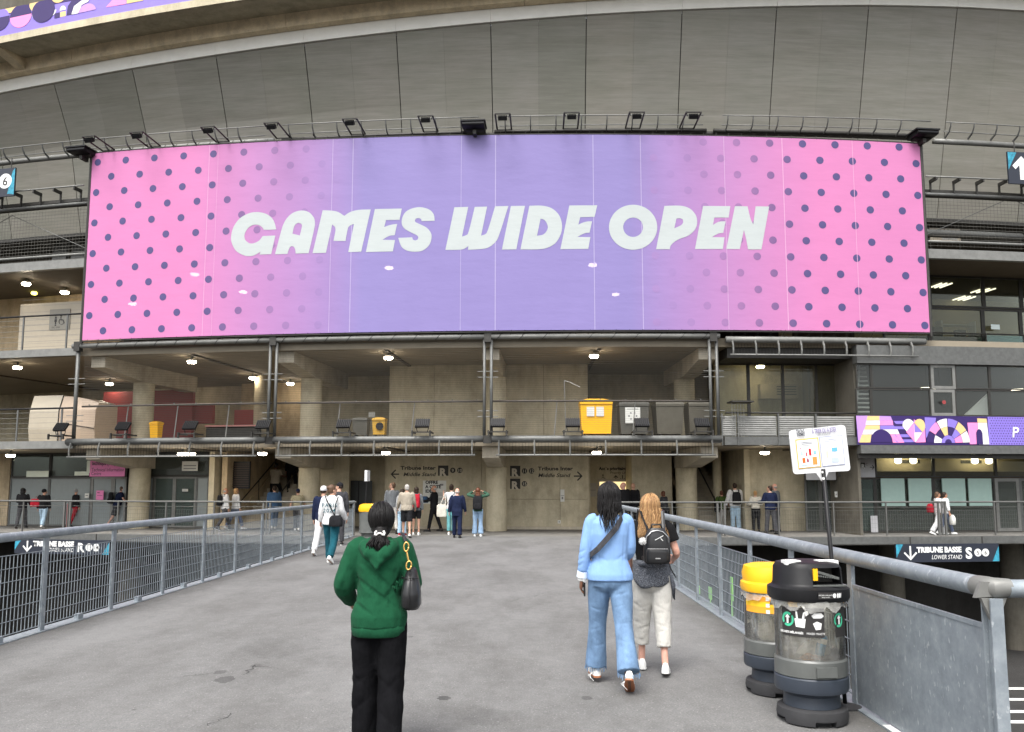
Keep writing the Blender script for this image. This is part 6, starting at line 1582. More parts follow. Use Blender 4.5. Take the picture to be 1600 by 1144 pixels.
def hand(mb, P, i, curl=35, fine=False):
    k = P.k; W = P.wr[i]; w = P.hd[i]; sg = (-1,1)[i]
    side = Vector((0,1,0)) if abs(w.y) < .8 else Vector((0,0,1))
    fw = (side-w*side.dot(w)).normalized(); nrm = w.cross(fw).normalized()*(-sg)    # fw: thumb side, nrm: palm facing the body
    if nrm.x*sg > 0: nrm = -nrm
    c = W+w*.05*k
    mb.rings([[W+w*d*k+fw*(math.cos(a)*r1*k)+nrm*(math.sin(a)*r2*k) for a in [2*math.pi*q/10 for q in range(10)]] for d, r1, r2 in ((-.02,.026,.02),(.02,.034,.018),(.06,.042,.017),(.088,.04,.014))])
    cu = math.radians(curl)
    for q, (off, ln) in enumerate(((.03,.072),(.011,.08),(-.009,.075),(-.028,.058))):
        b = c+w*.035*k+fw*off*k; pts = [b]; ang = .15
        for seg_ in (.45,.32,.23):
            ang += cu*.6; pts.append(pts[-1]+(w*math.cos(ang)+nrm*math.sin(ang))*ln*seg_*k)
        mb.tube(pts, [.0088*k,.0085*k,.0078*k,.006*k], 7)
    tb = W+w*.03*k+fw*.03*k; mb.tube([tb, tb+(fw*.6+w*.7+nrm*.2).normalized()*.04*k, tb+(fw*.35+w*1+nrm*.5).normalized()*.075*k], [.013*k,.011*k,.008*k], 7)
def head_parts(mb, P, turn=0, nod=0):
    k = P.k; c = P.head; Rm = Matrix.Rotation(math.radians(turn),4,'Z') @ Matrix.Rotation(math.radians(nod),4,'X')
    q = lambda x, y, z: c+Rm @ (Vector((x,y,z))*k)
    P.hq = q; P.hm = Matrix.Translation(c) @ Rm
    def el(x, y, z, rx, ry, rz, n=14, kk=9): mb.ball((0,0,0), (rx*k,ry*k,rz*k), n, kk, m=Matrix.Translation(q(x,y,z)) @ Rm)
    mb2 = mb
    def add(x,y,z,rx,ry,rz,n=14,kk=9):
        t = MB(); t.ball((0,0,0),(rx*k,ry*k,rz*k),n,kk); mm = Matrix.Translation(q(x,y,z)) @ Rm
        mb.add([mm @ v for v in t.v], t.f)
    add(0,-.012,.025,.077,.096,.095); add(0,.02,-.035,.062,.075,.078); add(0,.058,-.085,.03,.03,.028)
    mb.tube([q(0,.088,.015), q(0,.113,-.025), q(0,.100,-.036)], [.009*k,.015*k,.012*k], 7)
    add(0,.088,-.062,.024,.014,.012,8,5); add(0,.08,.03,.055,.02,.014,8,5)
    for sg in (-1,1): add(sg*.078,-.012,-.012,.011,.02,.033,8,5); add(sg*.03,.072,-.02,.02,.018,.02,8,5)
    mb.tube([P.T(0,-.02*k,1.42*k), P.T(0,-.005*k,1.50*k), q(0,-.01,-.06)], [.062*k,.054*k,.054*k], 12)
def face_marks(P, body):
    k = P.k; m = MB()
    for sg in (-1,1):
        t = MB(); t.ball((0,0,0),(.012*k,.006*k,.006*k),8,5); mm = Matrix.Translation(P.hq(sg*.031,.089,.005)); m.add([mm @ v for v in t.v], t.f)
        m.tube([P.hq(sg*.016,.098,.024), P.hq(sg*.045,.086,.025)], .004*k, 5)
    part('eyes', m, flat('eye_dark', (.02,.015,.012), .3), body, local=True)
    m = MB(); m.tube([P.hq(-.02,.098,-.06), P.hq(0,.104,-.058), P.hq(.02,.098,-.06)], .004*k, 5); part('mouth', m, flat('lip', (.3,.11,.09), .5), body, local=True)
TORSO = {False: ((.86,.155,.11,0),(.95,.165,.115,0),(1.06,.15,.105,.005),(1.2,.165,.115,.01),(1.32,.178,.115,.005),(1.41,.165,.09,-.005),(1.455,.11,.07,-.012),(1.485,.062,.055,-.015)),
         True: ((.86,.168,.118,-.005),(.95,.162,.115,-.005),(1.08,.125,.092,.0),(1.2,.138,.105,.01),(1.3,.15,.112,.01),(1.40,.142,.085,-.003),(1.45,.095,.065,-.012),(1.485,.055,.05,-.015))}
def torso_mb(P, z0, z1, ex=0.0, ey=None, bag=(), n=20):
    k = P.k; T = TORSO[P.fem]; ey = ex if ey is None else ey
    zs = [z0]+[z for z, *_ in T if z0 < z < z1]+[z1]; R = []
    for z in zs:
        for (a, b) in zip(T, T[1:]):
            if a[0] <= z <= b[0]:
                t = (z-a[0])/(b[0]-a[0]); rx, ry, cy = (a[i]+(b[i]-a[i])*t for i in (1,2,3)); break
        else:
            rx, ry, cy = T[0][1:] if z < T[0][0] else T[-1][1:]
        bx = 0
        for (zb, w, add) in bag: bx += add*math.exp(-((z-zb)/w)**2)
        fz = 1.0 if z < 1.42 else .5
        R.append(ringe(P, z*k, (rx+ex*fz+bx)*k, (ry+ey*fz+bx)*k, cy*k, n))
    return MB().rings(R)
def arm_mb(P, i, r, upto=1.0, n=12, ext=0.0, start=None):
    S, E_, W = P.sh[i], P.el[i], P.wr[i]; k = P.k
    root = S+Vector((-(-1,1)[i]*.05*k, 0, .01*k))
    if upto <= .5: pts = [root, S, S.lerp(E_, upto*2)]; rr = [r[0]*.8, r[0], r[0]*(1-upto)+r[1]*upto*1.1]
    else: pts = [root, S, S.lerp(E_,.5), E_, E_.lerp(W,.5), E_.lerp(W, (upto-.5)*2)]; rr = [r[0]*.85, r[0], (r[0]+r[1])/2, r[1], (r[1]+r[2])/2, r[2]]
    m = MB(); taper(m, pts, [x*k for x in rr], n); return m
def leg_mb(P, i, r, z0=0.0, z1=1.0, n=14, flare=None):
    H, K, An = P.hip[i], P.knee[i], P.ank[i]; k = P.k
    top = H+Vector((0,-.005*k,.02*k))
    if z1 <= .55: pts = [top, H.lerp(K,.35), H.lerp(K, z1*2)]; rr = [r[0], r[0]*.97, r[1]]
    else:
        e = (z1-.5)*2; pts = [top, H.lerp(K,.4), K, K.lerp(An,.45*e), K.lerp(An, e)]; rr = [r[0], r[0]*.92+r[1]*.08, r[1], r[2] if len(r) > 3 else (r[1]+r[2])/2, r[-1]]
    m = MB(); taper(m, pts, [x*k for x in rr], n); return m
def shoe(P, i, par, mat, sole, big=1.0):
    k = P.k*big; A_, T, H = P.ank[i], P.toe[i], P.heel[i]; f = (T-H).normalized(); x = f.cross(Vector((0,0,1))).normalized(); up = x.cross(f).normalized()
    L = (T-H).length; R = []
    for u, w, h in ((-.06,.018,.045),(.0,.032,.075),(.15,.036,.085),(.35,.036,.082),(.55,.041,.06),(.8,.043,.046),(.98,.034,.036),(1.08,.014,.022)):
        c = H+f*L*u; R.append([c+x*(w*k*cx)+up*(h*k*cz-.004*k) for cx, cz in ((-1,0),(1,0),(1.0,.45),(.62,.92),(0,1),(-.62,.92),(-1.0,.45))])
    m = MB(); m.rings(R); o = part('shoe', m, mat, par, local=True, smooth=60)
    R = []
    for u, w in ((-.08,.02),(.0,.036),(.3,.038),(.55,.044),(.8,.046),(1.0,.036),(1.1,.016)):
        c = H+f*L*u; R.append([c+x*(w*k*a)+up*(b*k) for a, b in ((-.95,-.021),(.95,-.021),(1,-.004),(-1,-.004))])
    m = MB(); m.rings(R); part('sole', m, sole, o, local=True)
    return o
def hair_shell(P, style, mat, par, vox):
    k = P.k; q = P.hq; L = []
    def add(x,y,z,rx,ry,rz):
        t = MB(); t.ball((0,0,0),(rx*k,ry*k,rz*k),14,9); mm = P.hm @ Matrix.Translation((x*k,y*k,z*k)); m = MB(); m.add([mm @ v for v in t.v], t.f); L.append(m)
    if style == 'fringe': add(0,-.035,-.005,.080,.082,.052)
    elif style == 'short': add(0,-.028,.038,.084,.094,.092); add(0,-.045,-.01,.078,.07,.07)
    elif style in ('bun','updo'): add(0,-.026,.034,.086,.098,.096); add(0,-.05,-.01,.08,.07,.075); add(0,-.11,.055,.045,.042,.045)
    elif style == 'low': add(0,-.026,.034,.086,.098,.096); add(0,-.05,-.015,.08,.07,.08); add(0,-.1,-.06,.04,.04,.055)
    elif style == 'bob': add(0,-.03,.03,.09,.1,.1); add(0,-.045,-.06,.092,.07,.09)
    elif style == 'long': add(0,-.03,.03,.09,.1,.1); add(0,-.05,-.07,.092,.066,.1); add(0,-.07,-.17,.095,.05,.12)
    elif style == 'curly': add(0,-.03,.03,.1,.11,.105); add(0,-.04,-.07,.11,.085,.11)
    elif style == 'cap':
        add(0,-.02,.045,.087,.102,.09); m = MB(); m.rings([[P.hm @ (Vector((x,y,z))*k) for x, z in ((-.07,.045),(.07,.045),(.07,.057),(-.07,.057))] for y in (.05,.155)]); L.append(m)
    elif style == 'beanie': add(0,-.02,.045,.09,.104,.1); add(0,-.02,.005,.088,.1,.04)
    nm = {'cap':'cap','beanie':'beanie'}.get(style, 'hair')
    o = union(nm, L, mat, par, max(vox*.75,.007), 2, .006 if nm == 'hair' else 0, .04)
    if style in ('cap','beanie'):
        pass
    return o
def person(label, loc, rz, h, skin='light', female=False, hair='short', hairm='dark', capm=None, top=None, sleeve=1.0, top_z=(.88,1.48), ease=.018, arm_r=(.062,.052,.042),
           bottom=None, leg_r=(.1,.075,.06), leg_len=.98, shoe_m=None, sole_m=None, vox=.015, turn=0, nod=0, group='visitors', hands=True, **pose):
    P = Pose(h, female=female, **pose); k = P.k
    t = thing('person', label, 'person', loc, math.radians(rz), group)
    b = MB(); head_parts(b, P, turn, nod); T = torso_mb(P, .86, 1.485, -.012); L = [b, T]
    for i in (0,1):
        a = arm_mb(P, i, (.045,.038,.028)); L.append(a); hm = MB(); hand(hm, P, i); L.append(hm)
        L.append(leg_mb(P, i, (.082,.056,.036,.034)))
        fm_ = MB(); fm_.tube([P.heel[i], P.toe[i]], [.028*k,.026*k], 8); fm_.tube([P.ank[i]+Vector((0,0,.02*k)), P.ank[i]-Vector((0,0,.02*k))], .032*k, 8); L.append(fm_)
    body = union('body', L, SK[skin], t, min(vox,.0125), 2)
    if abs(turn) > 20 or abs(rz) > 50: face_marks(P, body)
    if hair != 'bald': hair_shell(P, hair, capm if hair in ('cap','beanie') else HA[hairm], t, vox)
    if hair == 'cap' : hair_shell(P, 'fringe', HA[hairm], t, vox)
    if top is not None:
        L = [torso_mb(P, top_z[0], top_z[1], ease)]
        if sleeve > 0: L += [arm_mb(P, i, arm_r, sleeve) for i in (0,1)]
        union('top', L, top, t, vox, 3, .014, .09)
    if bottom is not None:
        L = [torso_mb(P, .84, 1.0, ease*.6)]+[leg_mb(P, i, leg_r, 0, leg_len) for i in (0,1)]
        m = MB(); m.ball(P.pel+Vector((0,-.02*k,-.04*k)), (.15*k,.115*k,.1*k), 14, 8); L.append(m)
        union('shorts' if leg_len < .6 else 'trousers', L, bottom, t, vox, 3, .014, .1)
    for i in (0,1): shoe(P, i, t, shoe_m or M['white'], sole_m or M['white'])
    t['_P'] = 0; del t['_P']
    return t, P
def world_of(t): return Matrix.Translation(t.location) @ Matrix.Rotation(t.rotation_euler[2], 4, 'Z')
def carried(nm, label, cat, t, at, group=None):
    """a bag carried by the person t: an Empty at the bag, with the person's heading; at = point in the person's frame"""
    return thing(nm, label, cat, tuple(world_of(t) @ Vector(at)), t.rotation_euler[2], group)
def rbox(w, d, h, e=3.2, n=20, taper_=.85, z0=0):
    R = []
    for z, k in ((0,.86),(.06,.97),(.3,1),(.7,.97),(.9,taper_),(1.0,taper_*.7)):
        R.append([Vector((w/2*k*math.copysign(abs(math.cos(a))**(2/e), math.cos(a)), d/2*k*math.copysign(abs(math.sin(a))**(2/e), math.sin(a)), z0+h*z)) for a in [2*math.pi*i/n for i in range(n)]])
    return MB().rings(R)
def backpack(label, t, P, mat, w=.28, h=.42, d=.15, z=1.0, y=-.2, x=0.0, pocket=True):
    k = P.k; g = carried('backpack', label, 'backpack', t, P.T(x,y*k-.02,z*k))
    part('bag_body', rbox(w,d,h), mat, g, local=True, smooth=50)
    if pocket: 
        q = rbox(w*.8,d*.5,h*.42); 
        for i, v in enumerate(q.v): q.v[i] = v+Vector((0,-d*.42,.02))
        part('pocket', q, mat, g, local=True, smooth=50)
    m = MB()
    for sg in (-1,1):
        pts = [(sg*w*.3,d*.3,h*.9),(sg*.115*k,-y*k*.55,1.46*k-z*k+.02),(sg*.125*k,-y*k+.13*k,1.38*k-z*k),(sg*.13*k,-y*k+.12*k,1.2*k-z*k),(sg*w*.42,d*.2,.08)]
        m.tube(pts, [(.022,.006)]*5, 6)
    part('straps', m, mat, g, local=True); return g
def shoulder_strap(g, t, P, pts, mat, w=.02, nm='strap'):
    off = world_of(g).inverted() @ world_of(t); m = MB(); m.tube([off @ Vector(p) for p in pts], [(w,.006)]*len(pts), 6); return part(nm, m, mat, g, local=True)
C_ = {k: cloth('cloth_'+k, c) for k, c in dict(black=(.018,.018,.02), charcoal=(.05,.05,.055), navy=(.014,.019,.045), white=(.66,.66,.66), grey=(.17,.18,.19), midgrey=(.3,.3,.3), beige=(.34,.30,.24), khaki=(.33,.29,.19), denim=(.13,.19,.29), jeans=(.25,.36,.50), paleblue=(.36,.50,.62), teal=(.012,.075,.10), turquoise=(.16,.42,.44), green=(.04,.09,.06), moss=(.07,.11,.03), red=(.4,.02,.035), cream=(.6,.57,.5), stone=(.42,.40,.37), blue=(.05,.10,.19), dullblue=(.12,.15,.23)).items()}
def at_feet(px, fy): return onz(px, fy, 0)
def stand(label, px, fy, hy, rz=0, hs=1.0, dz=0, **kw):
    x, y = onz(px, fy, dz); h = (ony(px, hy, y).z-dz)*hs; h = max(1.5, min(1.92, h)); return person(label, (x, y, dz), rz, h, **kw)
BLKS = M['black']
WALK_A = dict(legs=((22,6),(-18,14)), heel=(0,22)); WALK_B = dict(legs=((-18,14),(22,6)), heel=(22,0)); ST = dict(legs=((2,2),(-2,2)))
# ---- group in front of the core wall
t, P = stand('man in a grey jacket and light trousers walking left past the core wall', 612, 834, 752, 20, skin='light', hair='short', hairm='brown', top=C_['grey'], bottom=C_['stone'], shoe_m=BLKS, sole_m=BLKS, turn=60, **WALK_A)
t, P = stand('woman with dark shoulder hair, grey top and pale jeans behind the man in beige', 628, 837, 763, -10, female=True, hair='long', hairm='dark', top=C_['midgrey'], bottom=C_['paleblue'], leg_r=(.09,.07,.08), shoe_m=C_['red'], **ST)
t, P = stand('person with dark hair and bare legs carrying the red backpack beside the man in beige', 650, 836, 760, 0, female=True, hair='bob', hairm='dark', top=C_['grey'], bottom=C_['black'], leg_len=.4, **ST)
backpack('red backpack with grey trim next to the man in beige', t, P, C_['red'], .3, .46, .18, .98, -.2)
t, P = stand('white haired man in a beige jacket and black shorts', 635, 840, 756.5, 8, hair='short', hairm='grey', top=C_['beige'], ease=.04, arm_r=(.075,.062,.05), bottom=C_['black'], leg_r=(.11,.1,.1), leg_len=.47, shoe_m=M['white'], sole_m=BLKS, arms=((8,14,30),(8,12,30)), legs=((12,4),(-10,10)), heel=(0,12))
t, P = stand('bald man in black standing side-on before the white poster', 678, 830.5, 757, 78, skin='tan', hair='fringe', hairm='grey', top=C_['black'], bottom=C_['black'], shoe_m=BLKS, sole_m=BLKS, arms=((25,6,60),(35,6,70)), legs=((14,4),(-14,6)), ease=.03, turn=0)
g = carried('helmet_bag', 'dark blue helmet bag held by the bald man in black', 'bag', t, P.wr[1]+Vector((0,.05,-.18)))
part('bag_body', rbox(.3,.24,.24), C_['blue'], g, local=True, smooth=50)
g = carried('badge_card', 'white card held by the bald man in black', 'card', t, P.wr[0]+Vector((-.06,.06,.02))); m = MB(); m.box((-.12,-.006,-.05),(.06,.006,.14)); part('card', m, M['white'], g, local=True)
t, P = stand('woman in a white shirt and turquoise trousers with a cream tote', 705, 836, 756, -6, female=True, hair='updo', hairm='dark', top=C_['white'], sleeve=.3, bottom=C_['turquoise'], leg_r=(.095,.075,.07), leg_len=.92, arms=((30,22,120),(4,8,12)), legs=((8,3),(-8,6)))
g = carried('tote_bag', 'cream canvas tote hanging beside the woman in turquoise trousers', 'bag', t, P.T(-.33,-.02,.62)); part('bag_body', rbox(.36,.1,.42,taper_=.95), C_['cream'], g, local=True, smooth=50)
shoulder_strap(g, t, P, [P.T(-.42,-.02,.95), P.T(-.27,0,1.3), P.T(-.24,0,1.42), P.T(-.2,0,1.1), P.T(-.25,-.02,.95)], C_['cream'], .016)
g = carried('sling_strap', 'thin black shoulder strap across the back of the woman in turquoise trousers', 'strap', t, P.T(0,-.14,1.2)); shoulder_strap(g, t, P, [P.T(.14,-.08,1.47), P.T(.0,-.145,1.28), P.T(-.17,-.12,1.0)], M['black'], .014)
t, P = stand('bald man in a dark navy suit seen from behind', 714, 840.5, 762, 0, skin='pink', hair='fringe', hairm='grey', top=C_['navy'], top_z=(.76,1.48), ease=.035, arm_r=(.078,.066,.055), bottom=C_['navy'], leg_r=(.1,.085,.08), shoe_m=BLKS, sole_m=BLKS, arms=((-6,12,14),(4,12,20)), legs=((10,4),(-8,6)))
t, P = stand('woman in a green top and flared jeans holding both arms up to her face', 746.5, 838, 761.5, 0, female=True, hair='long', hairm='auburn', top=C_['green'], bottom=C_['jeans'], leg_r=(.098,.075,.10), shoe_m=M['white'], arms=((110,58,60),(110,58,60)), inward=(2.4,2.4), spread=.02, legs=((2,2),(-2,2)))
backpack('black backpack on the woman in the green top', t, P, C_['black'], .33, .46, .18, .95, -.2)
# ---- two people on the walkway at the left
t, P = stand('person in a white cap, navy jacket and white trousers ahead of the white jacket', 503.5, 868, 757, -4, hair='cap', capm=C_['white'], hairm='dark', top=C_['navy'], ease=.03, arm_r=(.07,.06,.05), bottom=C_['white'], leg_r=(.095,.075,.07), **WALK_B)
t, P = stand('woman in a white jacket lettered PARIS 2024 and teal trousers on the walkway', 516.5, 880, 755, -6, hs=1.0, female=True, hair='bun', hairm='brown', top=C_['white'], top_z=(.86,1.5), ease=.04, arm_r=(.08,.07,.052), bottom=C_['teal'], leg_r=(.105,.085,.075), vox=.011, shoe_m=M['white'], arms=((4,16,16),(6,12,40)), legs=((16,6),(-12,26)), heel=(0,30), turn=-40)
f = world_of(t) @ Matrix.Translation(P.T(0,-.172*P.k,1.22)) @ Matrix.Rotation(math.radians(5),4,'X')
lt = t
me = text_mesh('PARIS\n2024', .115, .002, 0, 'CENTER', 1.25); me.transform(Matrix.Translation(P.T(-.0,-.168,1.225*P.k+.02)) @ Matrix.Rotation(math.pi/2,4,'X')); me.materials.append(C_['teal'])
o = link('lettering', me, None, t)
g = carried('shoulder_bag', 'black shoulder bag on the hip of the woman in the PARIS 2024 jacket', 'bag', t, P.T(.16,-.19,.82)); part('bag_body', rbox(.30,.14,.24,taper_=.8), C_['black'], g, local=True, smooth=50)
shoulder_strap(g, t, P, [P.T(-.13,-.09,1.49), P.T(-.05,-.165,1.36), P.T(.06,-.17,1.18), P.T(.14,-.19,1.03)], M['black'], .016)
shoulder_strap(g, t, P, [P.T(.16,-.06,1.47), P.T(.14,-.165,1.3), P.T(.13,-.18,1.03)], M['black'], .012)
t, P = stand('person with a dark cap and dark jacket half hidden behind the white jacket', 528, 852, 753, 10, hair='cap', capm=C_['black'], top=C_['charcoal'], bottom=C_['charcoal'], turn=60, shoe_m=BLKS, **ST)
# ---- behind the left concourse railing
t, P = stand('person with long dark curls in a black jacket behind the left railing', 33, 826, 761, 18, skin='brown', hair='curly', hairm='black', top=C_['black'], bottom=C_['charcoal'], leg_r=(.09,.075,.07), shoe_m=BLKS, sole_m=BLKS, arms=((15,8,70),(10,8,40)), turn=-40, **WALK_B)
t, P = stand('person in a beanie and black jacket with pale wide jeans behind the left railing', 66, 826, 763, 10, hair='beanie', capm=C_['black'], top=C_['black'], ease=.03, arm_r=(.075,.065,.05), bottom=C_['paleblue'], leg_r=(.1,.085,.09), turn=-50, **WALK_A)
g = carried('shopping_bag', 'red checked bag carried by the person in the beanie', 'bag', t, P.T(-.3,-.02,.88)); part('bag_body', rbox(.36,.14,.3,taper_=.95), C_['red'], g, local=True, smooth=50); shoulder_strap(g, t, P, [P.T(-.4,-.02,1.1), P.T(-.28,0,1.28), P.T(-.2,-.02,1.1)], C_['red'], .012)
t, P = stand('person in a grey knitted hat, black jacket and red trousers behind the left railing', 116, 823, 764, -35, hair='beanie', capm=C_['midgrey'], top=C_['black'], ease=.03, bottom=C_['red'], leg_r=(.1,.08,.075), shoe_m=BLKS, sole_m=BLKS, legs=((26,6),(-14,10)), heel=(0,20))
m = MB(); pp_ = thing('banner_pole', 'dark red post on the left concourse railing', 'post', tuple(A(TH(107,99.8,800),99.8,0))); m = MB(); m.box((-.05,-.03,0),(.05,.03,1.02)); part('post_body', m, C_['red'], pp_, local=True)
t, P = stand('large man in a navy T-shirt and grey shorts bending forward behind the left railing', 181, 824, 758, -62, skin='pink', hair='short', hairm='brown', top=C_['navy'], sleeve=.3, ease=.06, arm_r=(.08,.07,.05), bottom=C_['charcoal'], leg_r=(.12,.11,.11), leg_len=.5, lean=14, arms=((20,10,20),(26,8,30)), legs=((20,6),(-16,14)), heel=(0,20), shoe_m=BLKS)
backpack('black backpack on the large man behind the left railing', t, P, C_['black'], .3, .46, .2, 1.0, -.24)
t, P = stand('balding man in a white shirt and dark trousers walking with a backpack', 350, 829, 761, -48, skin='tan', hair='fringe', hairm='grey', top=C_['white'], ease=.03, arm_r=(.07,.058,.045), bottom=C_['charcoal'], shoe_m=BLKS, **WALK_A)
backpack('black backpack on the balding man in the white shirt', t, P, C_['black'], .26, .4, .15, 1.02, -.2)
t, P = stand('blonde woman in a white blouse and blue trousers beside the balding man', 367, 828, 761, -40, female=True, hair='bob', hairm='blonde', top=C_['white'], ease=.03, bottom=C_['dullblue'], leg_r=(.095,.075,.07), leg_len=.93, **WALK_B)
t, P = stand('person in a blue denim jacket and jeans at the foot of the left stairs', 427, 827, 757, 22, hair='short', hairm='dark', top=C_['blue'], ease=.05, arm_r=(.08,.07,.055), bottom=C_['denim'], leg_r=(.1,.085,.075), legs=((-20,10),(22,4)), heel=(16,0))
t, P = stand('man in a dark cap, beige T-shirt and dark trousers right of the left stairs', 464, 830, 762, 10, hair='cap', capm=C_['navy'], top=C_['khaki'], sleeve=.33, ease=.035, bottom=C_['charcoal'], leg_r=(.1,.085,.075), arms=((-18,14,10),(20,12,30)), legs=((22,4),(-20,10)), heel=(0,18))
f, wd, tr, rs = ST_L
p = f @ Vector((-.72, 5.2*tr, 5*rs+.004)); t, P = person('person in a pale T-shirt and black trousers climbing the left stairs', tuple(p), -6, 1.76, skin='brown', hair='short', hairm='black', top=C_['beige'], sleeve=.35, ease=.03, bottom=C_['black'], leg_r=(.1,.08,.07), arms=((20,10,40),(30,12,60)), legs=((-4,4),(58,60)), lean=10)
p = f @ Vector((-.42, 8.2*tr, 8*rs+.004)); t, P = person('dark clothed person higher up on the left stairs', tuple(p), 0, 1.74, hair='short', hairm='black', top=C_['black'], ease=.03, bottom=C_['black'], legs=((0,4),(50,55)), lean=8, shoe_m=BLKS, sole_m=BLKS)
f, wd, tr, rs = ST_R
p = f @ Vector((-.5, 6.2*tr, 6*rs+.004)); t, P = person('person in black trousers walking up the right stairs half behind the beam', tuple(p), 0, 1.8, hair='short', hairm='dark', top=C_['beige'], ease=.03, bottom=C_['black'], leg_r=(.1,.085,.08), legs=((18,20),(-8,14)), heel=(0,14), shoe_m=BLKS, sole_m=BLKS)
# ---- by the lift and on the right
t, P = stand('bald man in sunglasses and black suit beside the lit lift', 975, 831, 753, 30, skin='pink', hair='bald', top=C_['black'], ease=.04, arm_r=(.08,.068,.055), bottom=C_['black'], shoe_m=BLKS, sole_m=BLKS, turn=60, **ST)
t, P = stand('bald man in black suit and white collar turned right beside the man in sunglasses', 990, 829, 754, -35, skin='light', hair='bald', top=C_['black'], ease=.04, arm_r=(.08,.068,.055), bottom=C_['black'], shoe_m=BLKS, sole_m=BLKS, turn=-10, **ST)
t, P = stand('small auburn haired person in dark clothes half hidden by the right column', 1041, 829, 766, 40, skin='tan', hair='bob', hairm='auburn', female=True, top=C_['charcoal'], bottom=C_['black'], shoe_m=BLKS, sole_m=BLKS, lean=12, **ST)
t, P = stand('person in a moss green T-shirt with a black bag behind the right railing', 1129, 828, 768, -15, hair='short', hairm='auburn', top=C_['moss'], sleeve=.3, bottom=C_['stone'], arms=((-8,16,18),(14,18,30)), **ST)
backpack('black bag hanging at the side of the person in the moss green T-shirt', t, P, C_['black'], .22, .42, .16, .78, -.14, -.18)
t, P = stand('person in a white hoodie and pale jeans on the stair landing at the right', 1150, 829.5, 754, 0, hair='short', hairm='dark', top=C_['white'], ease=.045, arm_r=(.08,.07,.055), bottom=C_['paleblue'], leg_r=(.1,.085,.08), arms=((4,16,20),(4,16,20)), **ST)
backpack('black backpack on the person in the white hoodie', t, P, C_['black'], .32, .46, .17, .96, -.21)
t, P = stand('blonde woman in a white knit top and black trousers behind the right railing', 1182, 831, 767, 0, female=True, hair='updo', hairm='blonde', top=C_['cream'], ease=.045, arm_r=(.085,.08,.06), top_z=(.98,1.48), bottom=C_['black'], leg_r=(.105,.075,.06), arms=((10,16,80),(10,16,80)), shoe_m=BLKS, sole_m=BLKS, **ST)
t, P = stand('dark haired man in a navy jacket talking behind the right railing', 1205, 835, 758, 16, hair='short', hairm='dark', top=C_['navy'], ease=.04, arm_r=(.08,.07,.055), bottom=C_['charcoal'], leg_r=(.1,.08,.075), arms=((14,14,70),(4,14,20)), shoe_m=BLKS, sole_m=BLKS, spread=.08, turn=30, legs=((6,2),(-8,4)))
t, P = stand('balding man in grey partly behind the man in the navy jacket', 1213, 831, 755, 40, skin='pink', hair='fringe', hairm='grey', top=C_['grey'], ease=.03, bottom=C_['charcoal'], shoe_m=BLKS, sole_m=BLKS, **ST)
t, P = stand('woman in a long white dress with the red bag behind the right railing', 1468, 836, 771, -86, female=True, skin='tan', hair='low', hairm='brown', top=C_['white'], bottom=C_['white'], leg_r=(.1,.09,.1), arms=((0,6,10),(-6,6,10)), **WALK_A)
g = carried('hand_bag', 'red bag hanging behind the woman in the long white dress', 'bag', t, P.T(-.05,-.25,.78)); part('bag_body', rbox(.3,.16,.3,taper_=.7), C_['red'], g, local=True, smooth=50); shoulder_strap(g, t, P, [P.T(-.05,-.2,1.05), P.T(-.1,-.12,1.42), P.T(-.02,-.25,1.05)], C_['black'], .012)
t, P = stand('dark haired woman in a white shirt and dark trousers walking right past the frosted panes', 1479, 836, 771, -88, female=True, skin='tan', hair='low', hairm='dark', top=C_['white'], ease=.04, arm_r=(.08,.075,.06), sleeve=.8, bottom=C_['dullblue'], leg_r=(.095,.075,.065), legs=((24,4),(-20,12)), heel=(0,20))
g = carried('plastic_carrier', 'white plastic carrier bag in the hand of the woman in dark trousers', 'bag', t, P.T(.2,.12,.38)); part('bag_body', rbox(.26,.16,.34,taper_=.6), clear_plastic('carrier',(.8,.8,.74),.2), g, local=True, smooth=50)
